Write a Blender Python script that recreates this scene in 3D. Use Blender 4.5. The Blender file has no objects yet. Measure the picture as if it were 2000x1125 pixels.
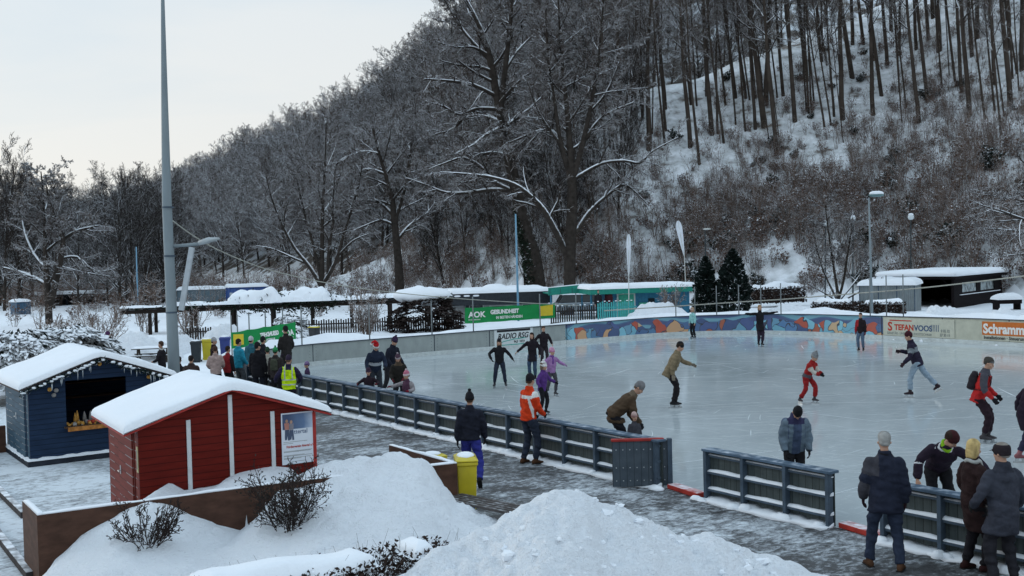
import bpy, math, random
import numpy as np
from mathutils import Vector, Matrix, noise as mnoise

SC = bpy.context.scene
COL = SC.collection
rad = math.radians

# ------------------------------------------------------------------ camera model (photograph pixels, 2000 x 1125)
FPX, ROLL, PITCH, CAMZ = 2100.0, 0.025, math.atan(62.5 / 2100.0), 4.3
_f = np.array([0, math.cos(PITCH), -math.sin(PITCH)])
_u0 = np.array([0, math.sin(PITCH), math.cos(PITCH)])
_x = np.array([1.0, 0, 0])
_r = math.cos(ROLL) * _x - math.sin(ROLL) * _u0
_u = math.sin(ROLL) * _x + math.cos(ROLL) * _u0
CAM = np.array([0, 0, CAMZ])

def ray(u, v):
    return _f + (u - 1000) / FPX * _r + (562.5 - v) / FPX * _u
def G(u, v, z=0.0):                       # where the sight line meets the height z
    d = ray(u, v)
    return CAM + d * (z - CAMZ) / d[2]
def P(u, v, Y):                           # the point at depth Y
    d = ray(u, v)
    return CAM + d * Y / d[1]

cam = bpy.data.cameras.new('camera')
cam.sensor_width = 36.0
cam.lens = FPX / 2000 * 36.0
cam.clip_start, cam.clip_end = 0.1, 4000
camo = bpy.data.objects.new('camera', cam)
COL.objects.link(camo)
M = Matrix.Identity(4)
for i in range(3):
    M[i][0], M[i][1], M[i][2], M[i][3] = _r[i], _u[i], -_f[i], CAM[i]
camo.matrix_world = M
SC.camera = camo

# rink frame: n across the rink, t along its near side
TN = np.array([0.81768, 0.57567])
TT = np.array([-0.57567, 0.81768])
ANG = math.atan2(TN[1], TN[0])
def R2W(n, t, z=0.0):
    p = n * TN + t * TT
    return np.array([p[0], p[1], z])
def W2R(p):
    return float(p[0] * TN[0] + p[1] * TN[1]), float(p[0] * TT[0] + p[1] * TT[1])

# ------------------------------------------------------------------ numpy noise
def _hash(ix, iy, seed):
    h = (ix.astype(np.int64) * 374761393 + iy.astype(np.int64) * 668265263 + seed * 974634777) & 0xFFFFFFFF
    h = ((h ^ (h >> 13)) * 1274126177) & 0xFFFFFFFF
    return ((h ^ (h >> 16)) & 0xFFFFFF) / float(0xFFFFFF)
def vnoise(x, y, seed=0):
    x, y = np.asarray(x, float), np.asarray(y, float)
    ix, iy = np.floor(x), np.floor(y)
    fx, fy = x - ix, y - iy
    fx, fy = fx * fx * fx * (fx * (6 * fx - 15) + 10), fy * fy * fy * (fy * (6 * fy - 15) + 10)
    a, b = _hash(ix, iy, seed), _hash(ix + 1, iy, seed)
    c, d = _hash(ix, iy + 1, seed), _hash(ix + 1, iy + 1, seed)
    return (a + (b - a) * fx) * (1 - fy) + (c + (d - c) * fx) * fy - 0.5
def fbm(x, y, seed=0, oct=4, gain=0.5):
    s, a, f = 0, 1.0, 1.0
    for i in range(oct):
        s = s + a * vnoise(x * f + 17.3 * i, y * f - 9.1 * i, seed + i)
        a *= gain
        f *= 2.03
    return s
def cell(x, y, seed=0):                   # distance to the nearest feature point
    ix, iy = np.floor(x), np.floor(y)
    best = np.full(np.shape(x), 9.0)
    for dx in (-1, 0, 1):
        for dy in (-1, 0, 1):
            px = ix + dx + _hash(ix + dx, iy + dy, seed)
            py = iy + dy + _hash(ix + dx, iy + dy, seed + 7)
            best = np.minimum(best, (px - x) ** 2 + (py - y) ** 2)
    return np.sqrt(best)

# ------------------------------------------------------------------ objects and meshes
def props(o, label=None, cat=None, group=None, kind=None):
    if label: o['label'] = label
    if cat: o['category'] = cat
    if group: o['group'] = group
    if kind: o['kind'] = kind
    return o

def thing(name, label, cat, loc=(0, 0, 0), rotz=0.0, group=None):
    o = bpy.data.objects.new(name, None)
    COL.objects.link(o)
    o.empty_display_size = 0.2
    o.location = [float(c) for c in loc]
    o.rotation_euler = (0, 0, rotz)
    return props(o, label, cat, group)

def _unit(v): return v / (math.sqrt(v[0] * v[0] + v[1] * v[1] + v[2] * v[2]) + 1e-9)

class MB:
    """collects shapes for one mesh"""
    def __init__(self):
        self.v, self.f, self.m, self.n = [], [], [], 0
        self.att = None
    def add(self, verts, faces, mat=0):
        verts = np.asarray(verts, float).reshape(-1, 3)
        self.v.append(verts)
        for f in faces:
            self.f.append([i + self.n for i in f])
            self.m.append(mat)
        self.n += len(verts)
        return self
    def box(self, x0, x1, y0, y1, z0, z1, mat=0):
        v = [(x, y, z) for z in (z0, z1) for y in (y0, y1) for x in (x0, x1)]
        return self.add(v, [(0, 2, 3, 1), (4, 5, 7, 6), (0, 1, 5, 4), (2, 6, 7, 3), (0, 4, 6, 2), (1, 3, 7, 5)], mat)
    def obox(self, c, ax, ay, az, mat=0):   # centre and three half-axes
        c, ax, ay, az = map(lambda q: np.asarray(q, float), (c, ax, ay, az))
        v = [c + sx * ax + sy * ay + sz * az for sz in (-1, 1) for sy in (-1, 1) for sx in (-1, 1)]
        return self.add(v, [(0, 2, 3, 1), (4, 5, 7, 6), (0, 1, 5, 4), (2, 6, 7, 3), (0, 4, 6, 2), (1, 3, 7, 5)], mat)
    def rings(self, rs, mat=0, caps=True):
        k = len(rs[0])
        v = np.concatenate([np.asarray(r, float) for r in rs])
        f = []
        for i in range(len(rs) - 1):
            a, b = i * k, (i + 1) * k
            for j in range(k):
                j2 = (j + 1) % k
                f.append((a + j, a + j2, b + j2, b + j))
        if caps:
            f.append(tuple(range(k - 1, -1, -1)))
            f.append(tuple(range((len(rs) - 1) * k, len(rs) * k)))
        return self.add(v, f, mat)
    def tube(self, pts, rads, k=8, mat=0, caps=True, flat=None):
        pts = [np.asarray(p, float) for p in pts]
        if not hasattr(rads, '__len__'): rads = [rads] * len(pts)
        rs, prev = [], None
        for i, p in enumerate(pts):
            d = pts[min(i + 1, len(pts) - 1)] - pts[max(i - 1, 0)]
            d = d / (np.linalg.norm(d) + 1e-9)
            if prev is None:
                a = np.array([1.0, 0, 0]) if abs(d[0]) < 0.8 else np.array([0, 1.0, 0])
            else:
                a = prev
            a = a - d * np.dot(a, d)
            a /= np.linalg.norm(a) + 1e-9
            prev = a
            b = np.cross(d, a)
            r = rads[i]
            ra, rb = (r, r) if not hasattr(r, '__len__') else r
            th = np.arange(k) * 2 * math.pi / k
            rs.append(p + np.outer(np.cos(th) * ra, a) + np.outer(np.sin(th) * rb, b))
        return self.rings(rs, mat, caps)
    def prism(self, poly, o, ax, ay, az, mat=0):   # 2-D polygon in the plane (ax, ay) at o, extruded by az
        o, ax, ay, az = map(lambda q: np.asarray(q, float), (o, ax, ay, az))
        a = [o + p[0] * ax + p[1] * ay for p in poly]
        b = [p + az for p in a]
        k = len(poly)
        f = [tuple(range(k - 1, -1, -1)), tuple(range(k, 2 * k))]
        f += [(i, (i + 1) % k, (i + 1) % k + k, i + k) for i in range(k)]
        return self.add(a + b, f, mat)
    def ball(self, c, r, k=10, mat=0):
        rx, ry, rz = (r, r, r) if not hasattr(r, '__len__') else r
        rs = []
        for i in range(1, k // 2 + 1):
            ph = math.pi * (i / (k // 2 + 1)) - math.pi / 2
            th = np.arange(k) * 2 * math.pi / k
            rs.append(np.stack([c[0] + rx * math.cos(ph) * np.cos(th), c[1] + ry * math.cos(ph) * np.sin(th),
                                np.full(k, c[2] + rz * math.sin(ph))], 1))
        return self.rings(rs, mat)
    def mesh(self, name, mats, smooth=False):
        me = bpy.data.meshes.new(name)
        me.from_pydata(np.concatenate(self.v).tolist() if self.v else [], [], self.f)
        for m in (mats if isinstance(mats, (list, tuple)) else [mats]):
            me.materials.append(m)
        if self.m: me.polygons.foreach_set('material_index', self.m)
        if smooth: me.polygons.foreach_set('use_smooth', [True] * len(me.polygons))
        me.update()
        return me
    def build(self, name, mats, parent=None, smooth=False, bevel=0.0, **pr):
        o = bpy.data.objects.new(name, self.mesh(name, mats, smooth))
        COL.objects.link(o)
        if parent is not None: o.parent = parent
        if bevel:
            b = o.modifiers.new('bevel', 'BEVEL')
            b.width, b.segments, b.limit_method = bevel, 2, 'ANGLE'
        return props(o, pr.get('label'), pr.get('cat'), pr.get('group'), pr.get('kind'))

def grid_mesh(name, X, Y, Z, mats, mi=None, keep=None, smooth=True):
    """height field on a regular grid of arrays (rows = Y)"""
    h, w = Z.shape
    v = np.stack([X, Y, Z], -1).reshape(-1, 3)
    idx = np.arange(h * w).reshape(h, w)
    q = np.stack([idx[:-1, :-1], idx[:-1, 1:], idx[1:, 1:], idx[1:, :-1]], -1).reshape(-1, 4)
    if keep is not None:
        kq = keep.reshape(-1)
        q = q[kq]
        if mi is not None: mi = mi.reshape(-1)[kq]
    elif mi is not None:
        mi = mi.reshape(-1)
    used = np.unique(q)
    rem = np.full(h * w, -1)
    rem[used] = np.arange(len(used))
    v, q = v[used], rem[q]
    me = fast_mesh(name, v, q, mats, mi, smooth)
    return me

def fast_mesh(name, v, q, mats, mi=None, smooth=True):
    me = bpy.data.meshes.new(name)
    k = q.shape[1]
    me.vertices.add(len(v))
    me.vertices.foreach_set('co', np.ascontiguousarray(v, dtype=np.float32).ravel())
    me.loops.add(q.size)
    me.loops.foreach_set('vertex_index', np.ascontiguousarray(q, dtype=np.int32).ravel())
    me.polygons.add(len(q))
    me.polygons.foreach_set('loop_start', np.arange(0, q.size, k, dtype=np.int32))
    for m in mats: me.materials.append(m)
    if mi is not None: me.polygons.foreach_set('material_index', np.ascontiguousarray(mi, dtype=np.int32))
    me.polygons.foreach_set('use_smooth', np.full(len(q), smooth))
    me.update(calc_edges=True)
    me.validate()
    return me

def link(name, me, parent=None, **pr):
    o = bpy.data.objects.new(name, me)
    COL.objects.link(o)
    if parent is not None: o.parent = parent
    return props(o, pr.get('label'), pr.get('cat'), pr.get('group'), pr.get('kind'))

def copy_tree(o, parent=None):
    c = o.copy()
    COL.objects.link(c)
    c.parent = parent
    for ch in list(o.children):
        copy_tree(ch, c)
    return c

def text(body, size, o, right, up, m, parent, name='lettering', mirror=False, xs=1.0, shear=0.0, align='LEFT', bold=0.0, depth=0.004):
    """lettering as a thin solid in the plane (right, up) at o"""
    cu = bpy.data.curves.new('letters', 'FONT')
    cu.body, cu.size, cu.extrude, cu.shear, cu.align_x, cu.offset = body, size, depth, shear, align, bold
    cu.resolution_u = 3
    t = bpy.data.objects.new('letters', cu)
    COL.objects.link(t)
    bpy.context.view_layer.update()
    me = bpy.data.meshes.new_from_object(t.evaluated_get(bpy.context.evaluated_depsgraph_get()))
    bpy.data.objects.remove(t)
    bpy.data.curves.remove(cu)
    right, up = np.asarray(right, float), np.asarray(up, float)
    right, up = right / np.linalg.norm(right), up / np.linalg.norm(up)
    n = np.cross(right, up)
    co = np.empty(len(me.vertices) * 3)
    me.vertices.foreach_get('co', co)
    co = co.reshape(-1, 3)
    sx = -xs if mirror else xs
    w = np.asarray(o, float) + np.outer(co[:, 0] * sx, right) + np.outer(co[:, 1], up) + np.outer(co[:, 2], n)
    me.vertices.foreach_set('co', w.ravel())
    me.materials.clear()
    me.materials.append(m)
    me.update()
    return link(name, me, parent)

# ------------------------------------------------------------------ materials
class NT:
    def __init__(self, name):
        self.m = bpy.data.materials.new(name)
        self.m.use_nodes = True
        self.t = self.m.node_tree
        self.b = self.t.nodes['Principled BSDF']
        self.out = self.t.nodes['Material Output']
    def n(self, typ, **kw):
        nd = self.t.nodes.new(typ)
        for k, v in kw.items():
            if k.startswith('i_'): nd.inputs[k[2:].replace('_', ' ')].default_value = v
            else: setattr(nd, k, v)
        return nd
    def l(self, a, b): self.t.links.new(a, b)
    def coord(self, kind='Object', scale=None):
        tc = self.n('ShaderNodeTexCoord')
        if scale is None: return tc.outputs[kind]
        mp = self.n('ShaderNodeMapping')
        mp.inputs['Scale'].default_value = scale
        self.l(tc.outputs[kind], mp.inputs['Vector'])
        return mp.outputs['Vector']
    def noise(self, co, scale, detail=4, rough=0.55, dist=0.0):
        nd = self.n('ShaderNodeTexNoise', i_Scale=scale, i_Detail=detail, i_Roughness=rough, i_Distortion=dist)
        self.l(co, nd.inputs['Vector'])
        return nd.outputs['Fac']
    def ramp(self, fac, stops, interp='LINEAR'):
        nd = self.n('ShaderNodeValToRGB')
        cr = nd.color_ramp
        cr.interpolation = interp
        while len(cr.elements) > 1: cr.elements.remove(cr.elements[-1])
        for i, (p, c) in enumerate(stops):
            e = cr.elements[0] if i == 0 else cr.elements.new(p)
            e.position = p
            e.color = (*c, 1) if len(c) == 3 else c
        self.l(fac, nd.inputs['Fac'])
        return nd.outputs['Color']
    def mix(self, fac, a, b, mode='MIX'):
        nd = self.n('ShaderNodeMix', data_type='RGBA', blend_type=mode)
        for s, q in ((0, fac), (6, a), (7, b)):
            if hasattr(q, 'is_linked'): self.l(q, nd.inputs[s])
            else: nd.inputs[s].default_value = q if s == 0 else ((*q, 1) if len(q) == 3 else q)
        return nd.outputs[2]
    def math(self, op, a, b=0.0, c=0.0):
        nd = self.n('ShaderNodeMath', operation=op)
        for s, q in enumerate((a, b, c)):
            if hasattr(q, 'is_linked'): self.l(q, nd.inputs[s])
            else: nd.inputs[s].default_value = q
        return nd.outputs[0]
    def base(self, c):
        if hasattr(c, 'is_linked'): self.l(c, self.b.inputs['Base Color'])
        else: self.b.inputs['Base Color'].default_value = (*c, 1)
    def rough(self, r):
        if hasattr(r, 'is_linked'): self.l(r, self.b.inputs['Roughness'])
        else: self.b.inputs['Roughness'].default_value = r
    def bump(self, h, strength=0.3, dist=0.02):
        nd = self.n('ShaderNodeBump', i_Strength=strength, i_Distance=dist)
        self.l(h, nd.inputs['Height'])
        self.l(nd.outputs['Normal'], self.b.inputs['Normal'])
    def sep(self, v):
        nd = self.n('ShaderNodeSeparateXYZ')
        self.l(v, nd.inputs[0])
        return nd.outputs
    def normal_z(self):
        g = self.n('ShaderNodeNewGeometry')
        return self.sep(g.outputs['Normal'])[2]

SNOW = (0.83, 0.87, 0.92)
def lerp3(c, k): return tuple(min(1, max(0, x * k)) for x in c)

def mat(name, c, rough=0.6, var=0.25, scale=6.0, bump=0.15, bdist=0.01, metal=0.0, spec=None, kind='Object', stretch=None):
    """plain painted / woven / rendered surface with mottling and a little relief"""
    k = NT(name)
    co = k.coord(kind, stretch)
    f = k.noise(co, scale, 5)
    col = k.ramp(f, [(0.3, lerp3(c, 1 - var)), (0.7, lerp3(c, 1 + var))])
    k.base(col)
    k.rough(rough)
    k.b.inputs['Metallic'].default_value = metal
    k.b.inputs['Specular IOR Level'].default_value = (0.15 if rough > 0.4 else 0.4) if spec is None else spec
    if bump: k.bump(k.noise(co, scale * 6, 3), bump, bdist)
    return k.m

_fab = {}
def fabric(c, var=0.22):
    key = tuple(round(x, 3) for x in c)
    if key not in _fab:
        k = NT('fabric')
        co = k.coord('Object')
        f = k.noise(co, 9.0, 4, dist=0.6)
        k.base(k.ramp(f, [(0.3, lerp3(c, 1 - var)), (0.7, lerp3(c, 1 + var))]))
        k.rough(0.85)
        k.b.inputs['Specular IOR Level'].default_value = 0.1
        k.bump(k.math('ADD', k.noise(co, 14.0, 3, dist=1.0), k.math('MULTIPLY', k.noise(co, 220, 2), 0.15)), 0.5, 0.02)
        _fab[key] = k.m
    return _fab[key]

def snow_mat(name='snow', bumps=((3.0, 0.25), (14.0, 0.5), (60.0, 0.2)), strength=0.5, dist=0.05, dirt=0.0):
    k = NT(name)
    co = k.coord('Object')
    h = None
    for s, a in bumps:
        q = k.math('MULTIPLY', k.noise(co, s, 4), a)
        h = q if h is None else k.math('ADD', h, q)
    k.bump(h, strength, dist)
    c = k.ramp(k.noise(co, 0.8, 5), [(0.3, lerp3(SNOW, 0.95)), (0.7, SNOW)])
    if dirt:
        sp = k.ramp(k.noise(co, 26, 3, 0.7), [(0.66, (0, 0, 0)), (0.74, (1, 1, 1))])
        c = k.mix(k.math('MULTIPLY', sp, dirt), c, (0.30, 0.29, 0.27))
    k.base(c)
    k.rough(0.75)
    k.b.inputs['Specular IOR Level'].default_value = 0.2
    return k.m

def capped(name, c, lo=0.35, hi=0.6, var=0.35, scale=4.0, rough=0.85, breakup=0.5, nscale=3.0):
    """bark, leaf or timber with snow lying on whatever faces up"""
    k = NT(name)
    co = k.coord('Object')
    col = k.ramp(k.noise(co, scale, 4), [(0.3, lerp3(c, 1 - var)), (0.7, lerp3(c, 1 + var))])
    nz = k.math('ADD', k.normal_z(), k.math('MULTIPLY', k.math('SUBTRACT', k.noise(co, nscale, 2), 0.5), breakup))
    s = k.n('ShaderNodeMapRange', i_From_Min=lo, i_From_Max=hi)
    k.l(nz, s.inputs['Value'])
    k.base(k.mix(s.outputs['Result'], col, SNOW))
    k.rough(rough)
    k.b.inputs['Specular IOR Level'].default_value = 0.1
    return k.m

M_SNOW = snow_mat()
M_CHUNK = snow_mat('trodden_snow', ((5.0, 0.5), (20.0, 0.8), (70.0, 0.4)), 1.0, 0.06, dirt=0.2)
M_FIELD = snow_mat('field_snow', ((0.4, 0.6), (2.0, 0.4), (9, 0.2)), 0.5, 0.12)

# ------------------------------------------------------------------ world and light
w = bpy.data.worlds.new('World')
SC.world = w
w.use_nodes = True
wt = w.node_tree
bg = wt.nodes['Background']
SUN_EL, SUN_AZ = rad(14), rad(-62)            # low behind thin cloud, over the open valley on the left
sky = wt.nodes.new('ShaderNodeTexSky')
sky.sky_type = 'NISHITA'
sky.sun_disc = False
sky.sun_elevation = SUN_EL
sky.sun_rotation = SUN_AZ
sky.altitude, sky.air_density, sky.dust_density = 200, 1.0, 1.5
tc = wt.nodes.new('ShaderNodeTexCoord')
mp = wt.nodes.new('ShaderNodeMapping')
mp.inputs['Scale'].default_value = (1.0, 1.0, 4.5)
nz = wt.nodes.new('ShaderNodeTexNoise')
nz.inputs['Scale'].default_value = 1.6
nz.inputs['Detail'].default_value = 6
nz.inputs['Distortion'].default_value = 0.4
wt.links.new(tc.outputs['Generated'], mp.inputs['Vector'])
wt.links.new(mp.outputs['Vector'], nz.inputs['Vector'])
cr = wt.nodes.new('ShaderNodeValToRGB')       # layered pale cloud
cr.color_ramp.elements[0].position, cr.color_ramp.elements[0].color = 0.36, (7.5, 8.25, 8.8, 1)
cr.color_ramp.elements[1].position, cr.color_ramp.elements[1].color = 0.62, (9.0, 9.0, 8.9, 1)
wt.links.new(nz.outputs['Fac'], cr.inputs['Fac'])
sx = wt.nodes.new('ShaderNodeSeparateXYZ')
wt.links.new(tc.outputs['Generated'], sx.inputs[0])
el = wt.nodes.new('ShaderNodeValToRGB')       # thin overcast: whiter low down, brighter and bluer overhead
e_ = el.color_ramp.elements
e_[0].position, e_[0].color = 0.0, (1.03, 1.0, 0.965, 1)
e_[1].position, e_[1].color = 0.24, (0.945, 1.0, 1.04, 1)
q_ = e_.new(0.75); q_.color = (1.06, 1.26, 1.44, 1)
wt.links.new(sx.outputs[2], el.inputs['Fac'])
cm = wt.nodes.new('ShaderNodeMix')
cm.data_type, cm.blend_type = 'RGBA', 'MULTIPLY'
cm.inputs[0].default_value = 1.0
wt.links.new(cr.outputs['Color'], cm.inputs[6])
wt.links.new(el.outputs['Color'], cm.inputs[7])
mx = wt.nodes.new('ShaderNodeMix')
mx.data_type = 'RGBA'
mx.inputs[0].default_value = 0.88
wt.links.new(sky.outputs['Color'], mx.inputs[6])
wt.links.new(cm.outputs[2], mx.inputs[7])
wt.links.new(mx.outputs[2], bg.inputs['Color'])
bg.inputs['Strength'].default_value = 0.1
sun = bpy.data.lights.new('sun', 'SUN')
sun.energy, sun.angle, sun.color = 0.5, rad(25), (1.0, 0.93, 0.84)
suno = bpy.data.objects.new('sun', sun)
COL.objects.link(suno)
sd = Vector((math.cos(SUN_EL) * math.sin(SUN_AZ), math.cos(SUN_EL) * math.cos(SUN_AZ), math.sin(SUN_EL)))
suno.rotation_euler = sd.to_track_quat('Z', 'Y').to_euler()
vs = SC.view_settings
vs.view_transform, vs.look, vs.exposure, vs.gamma, vs.use_curve_mapping = 'Standard', 'None', 0.0, 1.0, False
SC.cycles.max_bounces = 6
SC.cycles.diffuse_bounces = 3
SC.cycles.glossy_bounces = 3
SC.cycles.use_adaptive_sampling = True
SC.cycles.adaptive_threshold = 0.02
# ================================================================== GROUND, HILL, RINK
TS, NF, NN, RC = 40.9, 42.95, 13.42, 6.5        # short end, far side, near side, corner radius

def rink_dist(n, t):
    """signed distance outside the rounded rink outline (far corners)"""
    cx, hx = (NN + NF) / 2, (NF - NN) / 2
    cy, hy = (TS - 40) / 2, (TS + 40) / 2
    qx, qy = np.abs(n - cx) - hx + RC, np.abs(t - cy) - hy + RC
    return np.hypot(np.maximum(qx, 0), np.maximum(qy, 0)) + np.minimum(np.maximum(qx, qy), 0) - RC

def tab(u, *pairs):
    return np.interp(u, [p[0] for p in pairs], [p[1] for p in pairs])

def sstep(x, a, b):
    q = np.clip((x - a) / (b - a), 0, 1)
    return q * q * (3 - 2 * q)

def spur_h(X, Y):
    b = 1000 + FPX * X / np.maximum(Y, 1.0)
    yf = tab(b, (500, 145), (750, 130), (900, 110), (1050, 98), (1200, 92), (1500, 88), (1760, 84), (2000, 75), (2150, 70), (2600, 62))
    zc = tab(b, (500, 0), (680, 2.5), (800, 6), (900, 10.3), (1050, 16.4), (1200, 21.5), (1500, 27.4), (1760, 34), (2000, 37.5), (2150, 41), (2600, 48))
    yc = tab(b, (500, 150), (750, 140), (900, 124.7), (1050, 121.5), (1200, 122.7), (1500, 127), (1760, 132), (2000, 127.6), (2150, 127), (2600, 120))
    q = (Y - yf) / (yc - yf)
    z = np.where(q < 1, zc * np.clip(q, 0, 1) ** 0.93, zc - (Y - yc) * 0.22)
    return z, q
def main_h(X, Y):
    b = 1000 + FPX * X / np.maximum(Y, 1.0)
    yf = tab(b, (-300, 280), (0, 260), (330, 210), (500, 180), (700, 150), (860, 135), (1000, 132), (1300, 140), (1700, 150), (2200, 150))
    yc = tab(b, (-300, 500), (0, 450), (330, 400), (500, 300), (700, 240), (860, 215), (1000, 205), (1300, 215), (1700, 230), (2200, 230))
    zc = tab(b, (-300, 8), (0, 9), (200, 13), (330, 21), (500, 25), (700, 27), (860, 35), (1000, 45), (1300, 68), (1700, 88), (2200, 95))
    q = np.clip((Y - yf) / (yc - yf), 0, 1.0)
    return zc * q ** 0.9, q
def field_h(X, Y):
    n, t = X * TN[0] + Y * TN[1], X * TT[0] + Y * TT[1]
    d = rink_dist(n, t)
    z = 0.10 + 0.16 * fbm(X / 7, Y / 7, 3)
    far = (n > 16.5) & (t > -5)
    bank = np.where(n > 36, 1.05, 0.95) * sstep(d, 0.2, 1.2) * (np.where(n > 36, 0.05, 0.25) + np.where(n > 36, 0.95, 0.75) * np.exp(-np.maximum(d - 1.4, 0) / np.where(n > 36, 6.0, 3.0)))
    bank = bank * (1 + 0.4 * fbm(X / 2.2, Y / 2.2, 9))
    z = np.where(far & (d > 0), z * sstep(d, 0.2, 2) + bank, z)
    z = np.where(d < 0.3, -0.4, z)
    plaza = ((n > -9.5) & (n < 14) & (t > -12) & (t < 28.6)) | ((n > 5.2) & (n < 16) & (t >= 28.6) & (t < 39.6))
    return np.where(plaza & ~(far & (d > 0)), -0.2, z)
def H(X, Y):
    X, Y = np.asarray(X, float), np.asarray(Y, float)
    s, qs = spur_h(X, Y)
    m, qm = main_h(X, Y)
    f = field_h(X, Y)
    h = np.maximum(np.maximum(s, m), 0)
    rough = 0.9 * fbm(X / 9, Y / 9, 21, 4) + 0.25 * fbm(X / 2.3, Y / 2.3, 33, 3)
    return f + np.where(h > 0, h + rough * np.clip(h / 3, 0, 1), 0)

def cast(u, v, y0=40.0, y1=420.0):
    """first meeting of a sight line with the terrain"""
    Y = np.arange(y0, y1, 0.5)
    d = ray(u, v)
    k = Y / d[1]
    z = CAMZ + d[2] * k
    hit = np.nonzero(z < H(d[0] * k, Y))[0]
    if len(hit) == 0: return None
    return np.array([d[0] * k[hit[0]], Y[hit[0]], z[hit[0]]])

xs = np.concatenate([np.arange(-900, -120, 20), np.arange(-120, -48, 3), np.arange(-48, 62, 1.0), np.arange(62, 140, 3), np.arange(140, 700, 20)])
ys = np.concatenate([np.arange(-40, 8, 4), np.arange(8, 104, 1.0), np.arange(104, 260, 2.5), np.arange(260, 500, 8), np.arange(500, 2600, 60)])
GX, GY = np.meshgrid(xs, ys)
GZ = H(GX, GY)
hs, hm = spur_h(GX, GY)[0], main_h(GX, GY)[0]
hill = np.maximum(hs, hm) > 0.3
wood = (hm > hs) & (hm > 1.5)
cellmax = lambda a: a[:-1, :-1] & a[1:, :-1] & a[:-1, 1:] & a[1:, 1:]
khill = cellmax(hill)

def forest_floor():
    k = NT('forest_floor')
    co = k.coord('Object')
    f = k.noise(co, 0.35, 6, 0.65)
    k.base(k.ramp(f, [(0.36, (0.05, 0.04, 0.034)), (0.48, (0.11, 0.10, 0.09)), (0.58, (0.6, 0.65, 0.70))]))
    k.rough(0.95)
    k.bump(k.noise(co, 1.2, 5), 0.6, 0.4)
    return k.m
def slope_snow():
    k = NT('slope_snow')
    co = k.coord('Object')
    f = k.noise(co, 0.55, 6, 0.62)
    k.base(k.ramp(f, [(0.33, (0.13, 0.11, 0.095)), (0.43, (0.50, 0.53, 0.55)), (0.66, SNOW)]))
    k.rough(0.85)
    k.bump(k.noise(co, 0.9, 6), 0.6, 0.5)
    return k.m
M_FLOOR, M_SLOPE = forest_floor(), slope_snow()
props(link('hill', grid_mesh('hill', GX, GY, GZ, [M_SLOPE, M_FLOOR], mi=cellmax(wood).astype(int), keep=khill)), kind='structure')
props(link('ground', grid_mesh('ground', GX, GY, GZ, [M_FIELD], keep=~khill)), kind='structure')

# ------------------------------------------------------------------ ice with skate marks
def arc_pts(cn, ct, r, a0, a1, k):
    return [(cn + r * math.cos(a), ct + r * math.sin(a)) for a in np.linspace(a0, a1, k)]
inset = 0.03
out = [(NN + inset, -22.0), (NF - inset, -22.0)] + arc_pts(NF - RC, TS - RC, RC - inset, 0, math.pi / 2, 16) + arc_pts(NN + RC, TS - RC, RC - inset, math.pi / 2, math.pi, 16)
ib = MB()
ib.add([(a, b, 0) for a, b in out], [tuple(range(len(out)))])
rng = random.Random(5)
def skate_mark(n0, t0, a, length, curv, wd):
    k = max(3, int(length / 0.35))
    p, L_, R_ = np.array([n0, t0]), [], []
    for i in range(k + 1):
        d = np.array([math.cos(a), math.sin(a)])
        nn = np.array([-d[1], d[0]])
        q = wd * (0.25 + 0.75 * math.sin(math.pi * i / k)) * rng.uniform(0.7, 1.2)
        L_.append((*(p + nn * q), 0.004)); R_.append((*(p - nn * q), 0.004))
        p = p + d * length / k
        a += curv * length / k
    for q in L_ + R_:
        if rink_dist(np.array(q[0]), np.array(q[1])) > -0.5: return
    ib.add(L_ + R_, [(i, i + 1, k + 2 + i, k + 1 + i) for i in range(k)], 1)
for i in range(1300):
    n0, t0 = rng.uniform(NN + 1, NF - 1), rng.uniform(4, TS - 1)
    base = rng.choice([rng.gauss(-0.6, 0.28), rng.gauss(-0.6, 0.28), rng.gauss(-0.6, 0.5), rng.uniform(0, 3.14)])
    big = rng.random()
    skate_mark(n0, t0, base, rng.uniform(0.5, 1.3) if big < 0.72 else rng.uniform(1.2, 3.4), rng.gauss(0, 0.16 if big < 0.6 else 0.05), rng.uniform(0.004, 0.010) if big < 0.88 else rng.uniform(0.010, 0.018))
def ice_mat():
    k = NT('ice')
    co = k.coord('Object')
    a = k.noise(co, 0.22, 5, 0.6)
    c = k.ramp(a, [(0.3, (0.365, 0.415, 0.435)), (0.7, (0.47, 0.52, 0.54))])
    st = k.noise(k.coord('Object', (6.0, 0.8, 1)), 1.6, 4, 0.6, 0.6)
    c = k.mix(k.ramp(st, [(0.56, (0, 0, 0)), (0.75, (0.5, 0.5, 0.5))]), c, (0.62, 0.69, 0.74))
    sc = k.noise(k.coord('Object', (0.9, 7, 1)), 2.2, 5, 0.65, 1.2)
    c = k.mix(k.ramp(sc, [(0.56, (0, 0, 0)), (0.72, (0.75, 0.75, 0.75))]), c, (0.66, 0.72, 0.76))
    k.base(c)
    k.rough(k.ramp(k.noise(co, 0.9, 4), [(0.3, (0.06,) * 3), (0.7, (0.17,) * 3)]))
    k.b.inputs['IOR'].default_value = 1.31
    k.bump(k.noise(k.coord('Object', (1, 1, 1)), 3.0, 3), 0.035, 0.02)
    return k.m
ice = ib.build('ice', [ice_mat(), mat('shaved_ice', (0.72, 0.77, 0.8), 0.7, 0.1)], kind='structure')
ice.rotation_euler = (0, 0, ANG)

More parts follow.
